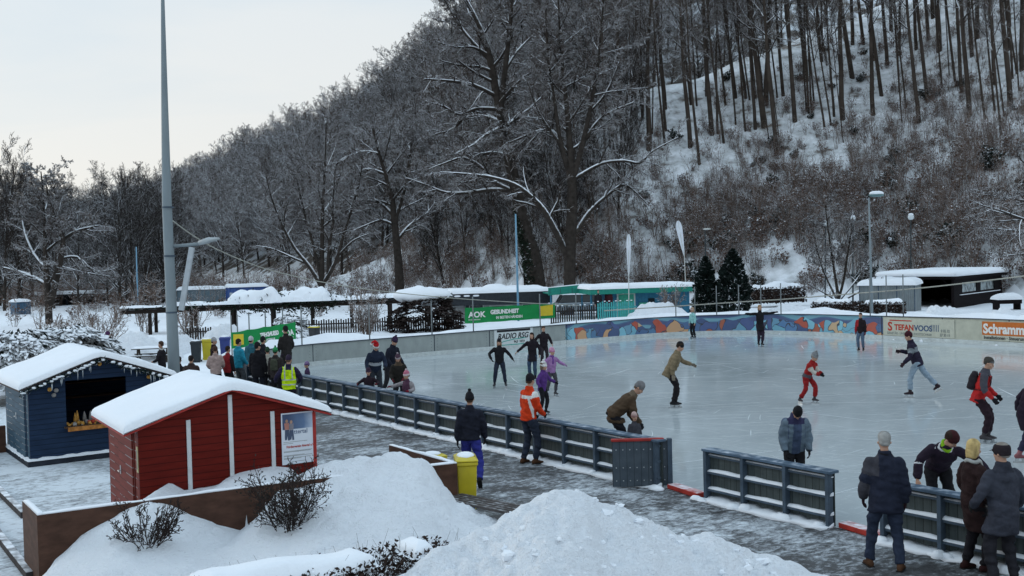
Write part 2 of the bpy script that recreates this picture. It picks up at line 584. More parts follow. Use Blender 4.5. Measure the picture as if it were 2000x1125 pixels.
# ------------------------------------------------------------------ plaza: wet asphalt under trodden snow
def plaza_mat():
    k = NT('trodden_plaza')
    co = k.coord('Object')
    xyz = k.sep(co)
    a = k.noise(co, 0.45, 4, 0.6)
    b = k.noise(k.coord('Object', (1.0, 1.7, 1)), 2.6, 6, 0.7, 0.8)
    c = k.noise(k.coord('Object', (1.0, 1.4, 1)), 7.5, 6, 0.75, 0.5)
    near = k.n('ShaderNodeMapRange', i_From_Min=4.5, i_From_Max=11.5, i_To_Min=0.13, i_To_Max=0.0)
    k.l(xyz[0], near.inputs['Value'])
    m = k.math('ADD', k.math('ADD', k.math('MULTIPLY', a, 0.42), k.math('MULTIPLY', b, 0.36)), k.math('ADD', k.math('MULTIPLY', c, 0.42), near.outputs['Result']))
    col = k.ramp(m, [(0.52, (0.018, 0.018, 0.020)), (0.585, (0.07, 0.075, 0.08)), (0.64, (0.27, 0.295, 0.32)), (0.74, (0.64, 0.70, 0.75))])
    k.base(col)
    k.rough(k.ramp(m, [(0.5, (0.5,) * 3), (0.62, (0.85,) * 3)]))
    k.bump(k.math('ADD', m, k.math('MULTIPLY', c, 0.3)), 0.7, 0.05)
    return k.m
pb = MB()
pn = [(-9.5, -12), (NN, -12), (NN, TS - RC)] + arc_pts(NN + RC, TS - RC, RC, math.pi, math.pi * 0.72, 8)[1:] + [(13.5, 40.4), (5.2, 40.4), (5.2, 29.4), (-9.5, 29.4)]
pb.add([(a, b, 0.0) for a, b in pn], [tuple(range(len(pn)))])
pz = pb.build('pavement', plaza_mat(), kind='structure')
pz.rotation_euler = (0, 0, ANG)

# ------------------------------------------------------------------ near boards (local x across, y along the rink)
def board_paint(name, c, c2):
    k = NT(name)
    co = k.coord('Object')
    y = k.sep(co)[1]
    q = k.math('FRACT', k.math('MULTIPLY', y, 7.5))
    seam = k.math('LESS_THAN', q, 0.07)
    col = k.ramp(k.noise(k.coord('Object', (1, 5, 0.7)), 3, 5), [(0.3, c), (0.7, c2)])
    k.base(k.mix(seam, col, lerp3(c, 0.35)))
    k.rough(0.6)
    k.b.inputs['Specular IOR Level'].default_value = 0.15
    k.bump(k.noise(co, 20, 4), 0.2, 0.01)
    return k.m
M_PANEL = board_paint('weathered_green_board', (0.042, 0.054, 0.055), (0.072, 0.088, 0.088))
M_STEEL = mat('slate_painted_steel', (0.06, 0.085, 0.115), 0.45, 0.25, 5)
M_CAPR = capped('blue_grey_cap', (0.075, 0.115, 0.165), 0.98, 1.55, 0.3, 3, 0.5, 0.9, 6)
M_RED = mat('red_painted_wood', (0.33, 0.035, 0.03), 0.5, 0.25, 5)
M_REDSNOW = capped('red_sill_with_frost', (0.36, 0.04, 0.03), 0.75, 1.3, 0.3, 5, 0.5, 1.2, 7)

def barrier(t0, t1, posts, label, ends=True):
    o = thing('rink_barrier', label, 'rink barrier', R2W(NN, t0), ANG, 'slate framed barrier boards along the near side of the rink')
    L = t1 - t0
    MB().box(0.0, 0.035, 0, L, 0.02, 0.84).build('board_panel', M_PANEL, o)
    MB().box(-0.13, 0.10, -0.03, L + 0.03, 0.842, 0.885).build('cap_rail', M_CAPR, o, bevel=0.008)
    b = MB()
    ps = [p - t0 for p in posts]
    for z, d in ((0.16, 0.085), (0.46, 0.085), (0.745, 0.05)):
        b = MB()
        edges = [0] + ps + [L]
        b.box(-d, -0.001, 0.02, L - 0.02, z, z + 0.035)
        rl = b.build('rail', M_STEEL, o)
        s = MB()
        r2 = random.Random(int(t0 * 10 + z * 100))
        th0 = 0.04 if d > 0.06 else 0.015
        for a, c in zip(ps[:-1], ps[1:]):
            k = max(4, int((c - a) / 0.12))
            rs = []
            for i in range(k + 1):
                y = a + 0.045 + (c - a - 0.09) * i / k
                th = th0 * (0.55 + 0.75 * (fbm(np.array(y * 3.0), np.array(z * 40 + t0), 3) + 0.5))
                dd = d * r2.uniform(0.85, 1.0)
                rs.append([(-0.003, y, z + 0.036), (-0.003, y, z + 0.036 + th), (-dd * 0.55, y, z + 0.036 + th * 0.9), (-dd, y, z + 0.036 + th * 0.25), (-dd, y, z + 0.036)])
            s.rings(rs)
        s.build('snow_strip', M_SNOW, rl)
    for p in ps:
        q = MB()
        q.box(-0.12, -0.002, p - 0.032, p + 0.032, 0.0, 0.841)
        q.box(-0.16, -0.121, p - 0.05, p + 0.05, 0.0, 0.02)
        q.build('post', M_STEEL, o, bevel=0.006)
    s = MB()                                     # little drifts at the foot
    r2 = random.Random(int(t0 * 7))
    for p in ps:
        for k in range(3):
            s.ball((-0.10 - r2.uniform(0, 0.12), p + r2.uniform(-0.15, 0.15), 0.0), (r2.uniform(0.06, 0.13), r2.uniform(0.08, 0.2), r2.uniform(0.03, 0.12)), 8)
    k = int(L / 0.15)
    s.rings([[(-0.001, i * L / k, 0.0), (-0.001, i * L / k, 0.05 + 0.05 * r2.random()), (-0.10 - 0.06 * r2.random(), i * L / k, 0.035), (-0.26 - 0.1 * r2.random(), i * L / k, 0.004)] for i in range(k + 1)])
    s.build('snow_drift', M_SNOW, o, smooth=True)
    return o
barrier(14.45, 34.5, [14.52, 15.25] + [16.25 + i for i in range(18)] + [34.4], 'long slate barrier running back from the open gate to the crowd')
barrier(10.62, 13.28, [13.25, 12.4, 11.5, 10.66], 'short free standing barrier section of three bays between the two red sills')
barrier(-4.0, 9.72, [9.68, 8.75] + [7.75 - i for i in range(11)] + [-3.96], 'barrier section in front of the leaning man in the dark jacket, at lower right')

g0, g1 = G(1197, 953), G(1308, 950)
gd = (g1 - g0) / np.linalg.norm(g1 - g0)
gt = thing('rink_gate', 'open gate leaf of dark slate boards with bolt heads and red top rail', 'gate', g0, math.atan2(gd[1], gd[0]))
GL = float(np.linalg.norm(g1 - g0)) - 0.04
kk = NT('slate_gate_board')
gx = kk.sep(kk.coord('Object'))[0]
kk.base(kk.mix(kk.math('LESS_THAN', kk.math('FRACT', kk.math('MULTIPLY', gx, 7.6)), 0.06), kk.ramp(kk.noise(kk.coord('Object'), 5, 4), [(0.3, (0.05, 0.066, 0.083)), (0.7, (0.075, 0.095, 0.115))]), (0.02, 0.025, 0.03)))
kk.rough(0.5)
kk.b.inputs['Specular IOR Level'].default_value = 0.15
gp = MB().box(0, GL, -0.02, 0.02, 0.02, 0.85)
MB().box(-0.015, GL - 0.05, -0.05, 0.06, 0.852, 0.90).build('top_rail', M_RED, gt, bevel=0.012)
MB().box(GL + 0.005, GL + 0.09, -0.07, 0.05, 0.0, 0.89).build('hinge_post', M_STEEL, gt, bevel=0.006)
M_BOLT = mat('galvanised_steel', (0.42, 0.45, 0.47), 0.4, 0.15, 8, metal=0.6)
for z in (0.13, 0.37, 0.70):
    for i in range(8):
        gp.ball((0.07 + i * (GL - 0.12) / 7, -0.023, z), (0.013, 0.009, 0.013), 6, 1)
gp.build('board_panel', [kk.m, M_BOLT], gt)

def sill(pa, pb_, label):
    a, b = G(*pa), G(*pb_)
    d = b - a
    L = float(np.linalg.norm(d))
    o = MB().box(0, L, -0.10, 0.12, 0.0, 0.085).build('threshold', M_REDSNOW, bevel=0.012, label=label, cat='threshold')
    o.location, o.rotation_euler = a.tolist(), (0, 0, math.atan2(d[1], d[0]))
sill((1312, 953), (1370, 972), 'red sill across the gap beside the open gate leaf')
sill((1647, 1029), (1735, 1056), 'red frosted sill beside the grey haired man')

# ------------------------------------------------------------------ far boards
def path_len(pts):
    p = np.array(pts)
    return np.concatenate([[0], np.cumsum(np.hypot(*np.diff(p, axis=0).T))])
FAR = arc_pts(NN + RC, TS - RC, RC, math.pi, math.pi / 2, 18) + [(n, TS) for n in np.arange(NN + RC + 1.2, NF - RC, 1.2)] + arc_pts(NF - RC, TS - RC, RC, math.pi / 2, 0, 20) + [(NF, t) for t in np.arange(TS - RC - 1.2, -14, -1.2)]
FS = path_len(FAR)
def far_at(s):
    q = np.array([np.interp(s, FS, [p[i] for p in FAR]) for i in (0, 1)])
    e = np.array([np.interp(s + 0.05, FS, [p[i] for p in FAR]) for i in (0, 1)])
    d = (e - q) / np.linalg.norm(e - q)
    return q, d, np.array([-d[1], d[0]])          # point, along, outward
def s_of(u):                                      # path length where the sight line column u meets the boards
    best = min(np.arange(6, FS[-1] - 1, 0.1), key=lambda s: abs(proj(R2W(*far_at(s)[0], 0.6))[0] - u) + (0 if far_at(s)[0][1] > -10 else 999))
    return float(best)
def proj(p):
    q = np.asarray(p, float) - CAM
    z = q @ _f
    return 1000 + FPX * (q @ _r) / z, 562.5 - FPX * (q @ _u) / z
def far_top(s):
    return float(np.interp(s, [10, 30, 45, 60], [0.90, 0.98, 1.12, 1.09]))
M_GREYB = mat('pale_grey_board', (0.30, 0.335, 0.33), 0.55, 0.12, 3, stretch=(1, 1, 0.5))
M_CREAM = mat('cream_board', (0.47, 0.48, 0.40), 0.55, 0.10, 3)
M_KICK = capped('ice_crusted_kick', (0.55, 0.60, 0.60), 0.5, 1.2, 0.15, 5, 0.5, 0.8, 5)
M_DARK = mat('dark_rail', (0.035, 0.045, 0.065), 0.5, 0.2, 6)
def mural_mat():
    k = NT('painted_mural')
    at = k.n('ShaderNodeAttribute', attribute_name='pathco')
    vec = at.outputs['Vector']
    nz_ = k.n('ShaderNodeTexNoise', i_Scale=1.5, i_Detail=1.0)
    k.l(vec, nz_.inputs['Vector'])
    off = k.n('ShaderNodeVectorMath', operation='MULTIPLY_ADD')
    k.l(nz_.outputs['Color'], off.inputs[0])
    off.inputs[1].default_value = (1.15, 1.5, 0)
    k.l(vec, off.inputs[2])
    def vor(feature):
        v = k.n('ShaderNodeTexVoronoi', voronoi_dimensions='2D', feature=feature, i_Scale=1.75, i_Randomness=1.0)
        k.l(off.outputs[0], v.inputs['Vector'])
        return v
    c = vor('F1')
    e = vor('DISTANCE_TO_EDGE')
    pal = [(0.03, 0.06, 0.16), (0.05, 0.14, 0.26), (0.12, 0.32, 0.42), (0.36, 0.05, 0.02), (0.04, 0.07, 0.20), (0.16, 0.40, 0.50), (0.46, 0.26, 0.13), (0.06, 0.16, 0.32), (0.30, 0.07, 0.03), (0.04, 0.10, 0.22), (0.10, 0.25, 0.36), (0.45, 0.31, 0.18)]
    col = k.ramp(k.sep(c.outputs['Color'])[0], [(i / len(pal), lerp3(q, 1.3)) for i, q in enumerate(pal)], 'CONSTANT')
    z = k.sep(vec)[1]
    wv = k.n('ShaderNodeTexWave', wave_type='BANDS', bands_direction='Y', i_Scale=0.55, i_Distortion=6.0, i_Detail=0.0)
    wv.inputs['Detail Scale'].default_value = 0.7
    k.l(vec, wv.inputs['Vector'])
    blue = k.ramp(wv.outputs['Fac'], [(0.0, (0.045, 0.075, 0.20)), (0.5, (0.05, 0.13, 0.27)), (0.78, (0.15, 0.36, 0.46))], 'CONSTANT')
    hi = k.math('GREATER_THAN', k.math('ADD', z, k.math('MULTIPLY', k.noise(vec, 1.3, 0), 0.9)), 1.16)
    col = k.mix(hi, col, blue)
    line = k.math('LESS_THAN', e.outputs['Distance'], 0.035)
    col = k.mix(k.math('MULTIPLY', line, k.math('SUBTRACT', 1.0, hi)), col, (0.02, 0.025, 0.05))
    k.base(k.mix(k.math('MULTIPLY', k.noise(k.coord('Object'), 3, 4), 0.25), col, (0.25, 0.27, 0.28)))
    k.rough(0.55)
    return k.m
def far_boards(s0, s1, paint, label, posts, bottom=0.17):
    q, d, nn = far_at((s0 + s1) / 2)
    o = thing('rink_boards', label, 'rink boards', R2W(*q), 0, 'boards round the far side of the rink')
    base = np.array(o.location)
    ss = np.unique(np.concatenate([np.arange(s0, s1, 0.4), [s1]]))
    def strip(i0, i1, z0, z1f):
        rs = []
        for s in ss:
            p, d_, nn_ = far_at(s)
            z1 = z1f(s) if callable(z1f) else z1f
            z_0 = z0(s) if callable(z0) else z0
            rs.append([R2W(*(p + nn_ * i0), z_0) - base, R2W(*(p + nn_ * i1), z_0) - base, R2W(*(p + nn_ * i1), z1) - base, R2W(*(p + nn_ * i0), z1) - base])
        return MB().rings(rs)
    m_ = strip(-0.0, 0.05, bottom, lambda s: far_top(s) - 0.03)
    pn_ = m_.build('board_panel', paint, o)
    at = pn_.data.attributes.new('pathco', 'FLOAT_VECTOR', 'POINT')
    zz = np.empty(len(pn_.data.vertices) * 3)
    pn_.data.vertices.foreach_get('co', zz)
    pc = np.zeros((len(pn_.data.vertices), 3))
    pc[:, 0] = np.repeat(ss, 4)
    pc[:, 1] = zz.reshape(-1, 3)[:, 2]
    at.data.foreach_set('vector', pc.ravel())
    strip(-0.04, 0.05, 0.0, bottom - 0.004).build('kick_strip', M_KICK, o)
    strip(-0.05, 0.09, lambda s: far_top(s) - 0.028, far_top).build('cap_rail', M_DARK, o)
    for s in posts:
        sm = MB()
        p, d_, nn_ = far_at(s)
        h = (far_top(s) - 0.03 - bottom) / 2
        sm.obox(R2W(*p, bottom + h) - base, R2W(*d_, 0) * 0.02, R2W(*nn_, 0) * 0.006, (0, 0, h))
        for dn in (-0.16, 0.16):
            for z in np.arange(bottom + 0.05, far_top(s) - 0.05, 0.13):
                pp, _, n2 = far_at(s + dn)
                sm.ball(R2W(*(pp - n2 * 0.003), z) - base, 0.016, 4)
        sm.build('joint_strip', M_DARK, o)
    return o
S_A, S_B, S_C = 2.0, s_of(1105), s_of(1725)
far_boards(S_A, S_B - 0.03, M_GREYB, 'plain pale grey far boards left of the mural', np.arange(S_A + 1, S_B, 2.95))
far_boards(S_B, S_C, mural_mat(), 'curved far boards painted with a blue, orange and tan wavy mural', [S_B + 0.05] + [S_C - 0.05])
far_boards(S_C + 0.03, S_C + 24, M_CREAM, 'cream far boards behind the heating firm signs', np.arange(S_C + 3.1, S_C + 22, 3.1))

def board_sign(u0, u1, z0, z1, m, label, thick=0.012):
    a, b = s_of(u0), s_of(u1)
    (p0, d0, n0), (p1, d1, n1) = far_at(a), far_at(b)
    q0, q1 = R2W(*(p0 - n0 * 0.004)), R2W(*(p1 - n1 * 0.004))
    d = (q1 - q0) / np.linalg.norm(q1 - q0)
    o = thing('advert_sign', label, 'sign', q0, math.atan2(d[1], d[0]), 'advertising signs on the far boards')
    L = float(np.linalg.norm(q1 - q0))
    MB().box(0, L, -thick - 0.012, -0.012, z0, z1).build('sign_panel', m, o)
    return o, L, -thick - 0.012
def sign_text(o, y, s, x, z, size, m, **kw):
    return text(s, size, (x, y - 0.003, z), (1, 0, 0), (0, 0, 1), m, o, **kw)
T_BLACK = mat('black_lettering', (0.02, 0.02, 0.025), 0.5, 0.1, bump=0)
T_RED = mat('red_lettering', (0.45, 0.05, 0.03), 0.5, 0.1, bump=0)
T_BLUE = mat('slate_blue_lettering', (0.06, 0.10, 0.19), 0.5, 0.1, bump=0)
T_GREY = mat('faded_grey_lettering', (0.22, 0.24, 0.23), 0.5, 0.1, bump=0)
T_WHITE = mat('white_lettering', (0.75, 0.76, 0.74), 0.5, 0.05, bump=0)
T_TEAL = mat('teal_stripe', (0.05, 0.36, 0.31), 0.5, 0.1, bump=0)
W_SIGN = mat('white_sign', (0.60, 0.65, 0.66), 0.5, 0.06)
o, L, y = board_sign(966, 1039, 0.14, 0.93, W_SIGN, 'white advert sign with black script radio lettering and teal stripe')
MB().box(0.15, L - 0.15, y - 0.004, y - 0.001, 0.79, 0.89).build('header_strip', T_BLACK, o)
MB().box(0.12, L - 0.05, y - 0.004, y - 0.001, 0.16, 0.205).build('stripe', T_TEAL, o)
sign_text(o, y, 'RADIO RSG', 0.18, 0.47, 0.36, T_BLACK, shear=0.25, xs=L / 2.35, bold=0.008)
sign_text(o, y, '94,3  107,9', L * 0.5, 0.26, 0.15, T_BLACK, xs=0.9, bold=0.004)
sw = MB()
sw.tube([(L * f_, y - 0.004, z_) for f_, z_ in ((0.10, 0.27), (0.25, 0.36), (0.5, 0.43), (0.8, 0.46))], 0.018, 4)
sw.build('swoosh', T_TEAL, o)
CREAM2 = mat('cream_sign', (0.50, 0.51, 0.43), 0.55, 0.08)
o, L, y = board_sign(1728, 1866, 0.19, 1.02, CREAM2, 'cream sign with red and blue heating firm lettering')
k = L / 3.55
sign_text(o, y, 'S', 0.20 * k, 0.42, 0.56, T_RED, xs=k * 0.95, bold=0.014)
sign_text(o, y, 'TEFAN', 0.55 * k, 0.46, 0.36, T_RED, xs=k * 0.92, bold=0.012)
sign_text(o, y, 'VOOS', 1.57 * k, 0.46, 0.36, T_BLUE, xs=k * 0.92, bold=0.01)
b = MB()
b.box(0.30 * k, 1.45 * k, y - 0.0045, y - 0.0015, 0.865, 0.915)
b.build('red_bar', T_RED, o)
b = MB()
for i in range(5): b.box((2.42 + i * 0.085) * k, (2.45 + i * 0.085) * k, y - 0.004, y - 0.001, 0.46, 0.76)
b.build('blue_bars', T_BLUE, o)
sign_text(o, y, 'SANITÄR- UND HEIZUNGSTECHNIK', 0.16 * k, 0.25, 0.155, T_GREY, xs=k * 0.92)
sign_text(o, y, '0 02 12', 2.9 * k, 0.45, 0.17, T_GREY, xs=k * 0.8, bold=0.006)
sign_text(o, y, '27 33 11', 2.85 * k, 0.26, 0.17, T_GREY, xs=k * 0.8, bold=0.006)
M_ORANGE = mat('orange_sign', (0.52, 0.15, 0.035), 0.5, 0.08)
o, L, y = board_sign(1921, 2075, 0.20, 1.02, CREAM2, 'cream and orange installation firm sign at the right edge of the far boards')
MB().box(0, L, y - 0.004, y - 0.001, 0.42, 1.0).build('orange_field', M_ORANGE, o)
k = L / 3.9
sign_text(o, y - 0.004, 'Schramm', 0.06 * k, 0.51, 0.56, T_WHITE, xs=k * 1.0, bold=0.02)
sign_text(o, y, 'Installationen · Steuerung', 0.08 * k, 0.25, 0.21, T_BLACK, xs=k * 1.0, bold=0.004)
# ================================================================== HUTS, PLANTER, SNOW HEAPS, NEAR PROPS
def siding(name, c, frost=0.0, pitch=9.0):
    k = NT(name)
    co = k.coord('Object')
    z = k.sep(co)[2]
    q = k.math('FRACT', k.math('MULTIPLY', z, pitch))
    seam = k.math('LESS_THAN', q, 0.10)
    col = k.ramp(k.noise(k.coord('Object', (1, 1, 6)), 2.2, 5), [(0.3, lerp3(c, 0.78)), (0.7, lerp3(c, 1.2))])
    if frost:
        br = k.math('GREATER_THAN', k.noise(k.coord('Object', (1, 1, 0.2)), 2.4, 2), 1 - frost)
        sc = k.mix(br, lerp3(c, 0.4), (0.24, 0.25, 0.26))
    else:
        sc = lerp3(c, 0.38)
    k.base(k.mix(seam, col, sc))
    k.rough(0.6)
    k.b.inputs['Specular IOR Level'].default_value = 0.12
    k.bump(k.math('ADD', q, k.math('MULTIPLY', k.noise(co, 30, 3), 0.2)), 0.35, 0.02)
    return k.m

def snow_roof(W, D, eave, ridge, ov, f, b, th, seed, parent):
    """rounded snow load lying on a two-pitched roof; local x across, y back"""
    hw, rise = W / 2 + ov, (ridge - eave) / (W / 2)
    m = MB()
    ny = 26
    rs = []
    xsn = np.concatenate([[-1, -1.004, -0.992, -0.97], np.linspace(-0.92, 0.92, 23), [0.97, 0.992, 1.004, 1]])
    thp = np.concatenate([[0, 0.35, 0.72, 0.92], np.ones(23), [0.92, 0.72, 0.35, 0]])
    for i in range(ny + 1):
        y = -f + (D + f + b) * i / ny
        e = min(i, ny - i)
        g = [0.0, 0.72, 0.93][e] if e < 3 else 1.0
        if e == 1: y = (-f + 0.02) if i < ny / 2 else D + b - 0.02
        if e == 2: y = (-f + 0.065) if i < ny / 2 else D + b - 0.065
        x = W / 2 + hw * xsn
        soft = np.sqrt((x - W / 2) ** 2 + 0.012)
        z0 = ridge - rise * soft + 0.02
        wob = 1 + 0.35 * fbm(x * 1.3 + seed, np.full_like(x, y * 1.3), seed, 3)
        z = z0 + th * thp * g * wob
        rs.append(np.concatenate([np.stack([x, np.full_like(x, y), z], 1), np.stack([x[::-1], np.full_like(x, y), (ridge - rise * np.abs(x - W / 2) + 0.005)[::-1]], 1)]))
    m.rings(rs, caps=False)
    return m.build('snow_cover', M_SNOW, parent, smooth=True)

def hut(name, label, o, ang, W, D, eave, ridge, c, cside, opening=None, ov=0.22, f=0.2, th=0.17, seed=1):
    t = thing(name, label, 'hut', o, ang)
    ms, mside = siding('board_siding', c), siding('lit_frosted_siding', cside, 0.5, 7.0)  # door side coloured paler for the light from the left, frost in its seams
    T_ = 0.05
    g = MB()                                             # front gable wall, with or without a counter opening
    def gx(x): return eave + (ridge - eave) * (1 - abs(x - W / 2) / (W / 2))
    if opening:
        x0, x1, z0, z1 = opening
        for poly in ([(0, 0.12), (x0, 0.12), (x0, gx(x0)), (0, gx(0))], [(x1, 0.12), (W, 0.12), (W, gx(W)), (x1, gx(x1))],
                     [(x0, 0.12), (x1, 0.12), (x1, z0), (x0, z0)],
                     [(x0, z1), (x1, z1), (x1, gx(x1)), (W / 2, ridge), (x0, gx(x0))]):
            g.prism(poly, (0, 0, 0), (1, 0, 0), (0, 0, 1), (0, T_, 0))
    else:
        g.prism([(0, 0.0), (W, 0.0), (W, eave), (W / 2, ridge), (0, eave)], (0, 0, 0), (1, 0, 0), (0, 0, 1), (0, T_, 0))
    g.build('front_wall', ms, t)
    MB().prism([(0, 0.0), (W, 0.0), (W, eave), (W / 2, ridge), (0, eave)], (0, D - T_, 0), (1, 0, 0), (0, 0, 1), (0, T_, 0)).build('back_wall', ms, t)
    MB().box(0.0, T_, T_, D - T_, 0.0, eave - 0.01).build('side_wall', mside, t)
    MB().box(W - T_, W, T_, D - T_, 0.0, eave - 0.01).build('side_wall', ms, t)
    rise = (ridge - eave) / (W / 2)
    xl, xr = -ov, W + ov
    zl = eave - rise * ov
    roof = MB().prism([(xl, zl), (W / 2, ridge + 0.0), (xr, zl), (xr, zl + 0.035), (W / 2, ridge + 0.04), (xl, zl + 0.035)], (0, -f + 0.02, 0.0), (1, 0, 0), (0, 0, 1), (0, D + 2 * f - 0.04, 0)).build('roof', M_RED if name == 'red_shed' else mat('dark_roof_board', (0.05, 0.035, 0.035), 0.7, 0.3), t)
    snow_roof(W, D, eave + 0.035, ridge + 0.035, ov, f, f, th, seed, roof)
    door = MB().box(-0.03, -0.001, 0.35, 1.35, 0.06, eave - 0.12).build('door', mside, t)
    hd = MB()
    hd.tube([(-0.03, 1.22, 0.98), (-0.075, 1.22, 0.98), (-0.078, 1.10, 0.98)], 0.011, 6)
    hd.box(-0.038, -0.031, 1.19, 1.25, 0.92, 1.06)
    hd.build('handle', M_BOLT, door)
    MB().box(-0.012, -0.002, 0.27, 0.33, 0.02, eave - 0.1).build('door_frame', ms, t)
    return t

# ---- red shed
fl, fr = G(269, 838, 1.8), G(614, 803, 1.8)
dv = fr - fl
WR = float(np.hypot(dv[0], dv[1]))
ra = math.atan2(dv[1], dv[0])
shed = hut('red_shed', 'red board shed with white battens, a poster and a thick snow roof', (fl[0], fl[1], 0), ra, WR, 2.3, 1.8, 2.27, (0.115, 0.009, 0.0055), (0.17, 0.030, 0.022), seed=3, ov=0.24, f=0.17, th=0.135)
M_BATTEN = mat('white_batten', (0.55, 0.57, 0.58), 0.5, 0.12, 6)
rx = np.array([math.cos(ra), math.sin(ra), 0])
def shed_x(u, v):                                       # local x on the shed front under a photograph pixel
    d = ray(u, v)
    nrm = np.array([-rx[1], rx[0], 0])
    k = np.dot(np.array([fl[0], fl[1], 0]) - CAM, nrm) / np.dot(d, nrm)
    p = CAM + d * k
    return float(np.dot(p - np.array([fl[0], fl[1], 0]), rx)), float(p[2])
for (u0, v0) in ((367, 820), (448, 771), (531, 803)):
    x, z = shed_x(u0, v0)
    MB().box(x - 0.033, x + 0.033, -0.028, -0.001, 0.05, z).build('batten', M_BATTEN, shed, bevel=0.004)
x, z = shed_x(619, 806)
MB().box(WR - 0.045, WR + 0.012, -0.02, -0.001, 0.0, 1.79).build('corner_board', M_RED, shed)
nb = MB().box(-0.012, -0.002, 0.03, 0.115, 1.12, 1.52).build('notice', mat('yellowed_notice', (0.52, 0.47, 0.27), 0.5, 0.1), shed)
MB().box(-0.014, -0.0125, 0.05, 0.095, 1.17, 1.46).build('print', T_GREY, nb)
# poster
px0, pz1 = shed_x(548, 808)
px1, pz0 = shed_x(613, 906)
_, pz0 = shed_x(556, 908)
pw, ph = px1 - px0, pz1 - pz0
pst = thing('poster', 'club poster on the shed with two skaters over a blue sky', 'poster', np.array([fl[0], fl[1], 0]) + rx * px0 + np.array([rx[1], -rx[0], 0]) * 0.004 + np.array([0, 0, pz0]), ra)
MB().box(0, pw, -0.012, -0.001, 0, ph).build('poster_sheet', mat('white_poster', (0.62, 0.66, 0.72), 0.35, 0.04), pst)
k = NT('poster_sky')
zz = k.sep(k.coord('Object'))
k.base(k.ramp(k.math('ADD', k.math('MULTIPLY', zz[0], 0.9 / pw), k.math('MULTIPLY', k.noise(k.coord('Object'), 5, 3), 0.25)), [(0.3, (0.035, 0.06, 0.13)), (0.75, (0.10, 0.17, 0.30)), (1.05, (0.4, 0.48, 0.6))]))
k.rough(0.35)
MB().box(0.02, pw - 0.015, -0.0145, -0.0125, ph * 0.68, ph - 0.02).build('printed_sky', k.m, pst)
fg = MB()
for dx, s in ((0.0, 1.0), (0.075, 0.94)):
    x0 = pw * 0.17 + dx
    z0 = ph * 0.48
    hh_ = ph * 0.40 * s
    fg.prism([(x0 - .035, z0 + hh_ * .5), (x0 + .035, z0 + hh_ * .5), (x0 + .042, z0 + hh_ * .82), (x0 - .042, z0 + hh_ * .82)], (0, -0.0165, 0), (1, 0, 0), (0, 0, 1), (0, 0.0015, 0), 0 if dx == 0 else 1)
    fg.prism([(x0 - .04, z0), (x0 - .008, z0), (x0 + .034, z0 + hh_ * .49), (x0 - .034, z0 + hh_ * .49)], (0, -0.0165, 0), (1, 0, 0), (0, 0, 1), (0, 0.0015, 0), 2)
    fg.prism([(x0 + .012, z0 - 0.01), (x0 + .044, z0 - 0.01), (x0 + .034, z0 + hh_ * .48), (x0 + .002, z0 + hh_ * .48)], (0, -0.0167, 0), (1, 0, 0), (0, 0, 1), (0, 0.0012, 0), 2)
    fg.prism([(x0 + .024 * math.cos(a), z0 + hh_ * .91 + .03 * math.sin(a)) for a in np.linspace(0, 6.0, 9)], (0, -0.0165, 0), (1, 0, 0), (0, 0, 1), (0, 0.0015, 0), 3)
fg.build('printed_skaters', [mat('print_salmon', (0.42, 0.18, 0.14), 0.4), mat('print_grey', (0.20, 0.19, 0.22), 0.4), mat('print_denim', (0.05, 0.07, 0.12), 0.4), mat('print_skin', (0.40, 0.24, 0.17), 0.4)], pst)
text('Ittertal', 0.105, (pw * 0.34, -0.0128, ph * 0.585), (1, 0, 0), (0, 0, 1), T_BLUE, pst, xs=0.9)
text('Förderverein Ittertal e.V.', 0.052, (pw * 0.14, -0.0128, ph * 0.32), (1, 0, 0), (0, 0, 1), T_RED, pst, xs=0.92, bold=0.001)
ln = MB()
for zf, a, b_ in ((0.43, .05, .8), (0.40, .05, .35), (0.25, .05, .95), (0.235, .05, .9), (0.17, .05, .7), (0.155, .05, .95), (0.12, .05, .9), (0.105, .05, .6), (0.045, .3, .75)):
    ln.box(pw * a, pw * b_, -0.0135, -0.0125, ph * zf, ph * zf + 0.007)
ln.build('text_lines', T_GREY, pst)

# ---- blue hut
C0 = G(60, 912)
C0 = C0 + np.array([0, 0, 0.0])
WB = 2.95
by = np.array([-math.sin(ANG), math.cos(ANG), 0])
bx = np.array([math.cos(ANG), math.sin(ANG), 0])
def hut_x(u, v):
    d = ray(u, v)
    k = np.dot(C0 - CAM, by) / np.dot(d, by)
    p = CAM + d * k
    return float(np.dot(p - C0, bx)), float(p[2])
ox0, oz1 = hut_x(127, 744)
ox1, _ = hut_x(246, 740)
_, oz0 = hut_x(128, 834)
bh = hut('blue_hut', 'dark blue market hut with a garland, icicles and an open counter', C0, ANG, WB, 2.6, 1.74, 2.28, (0.014, 0.030, 0.064), (0.04, 0.085, 0.125), opening=(ox0, ox1, oz0, oz1), seed=8, ov=0.22, f=0.26, th=0.145)
M_DKBLUE = mat('dark_plinth', (0.02, 0.025, 0.035), 0.7, 0.3)
MB().box(-0.06, WB + 0.06, -0.06, 2.66, 0.0, 0.12).build('plinth', M_DKBLUE, bh)
sn = MB()
for (a, b_, along) in ((-0.06, WB + 0.05, 'x'), (-0.06, 2.6, 'y')):
    k_ = 30
    rs = []
    r2 = random.Random(4)
    for i in range(k_ + 1):
        q = a + (b_ - a) * i / k_
        hgt = 0.121 + 0.04 * r2.uniform(0.4, 1.2)
        e = r2.uniform(0.0, 0.025)
        rs.append([(q, -0.002, 0.121), (q, -0.002, hgt + 0.02), (q, -0.06 - e, hgt), (q, -0.06 - e, 0.121)] if along == 'x' else [(-0.002, q, 0.121), (-0.002, q, hgt + 0.02), (-0.06 - e, q, hgt), (-0.06 - e, q, 0.121)])
    sn.rings(rs)
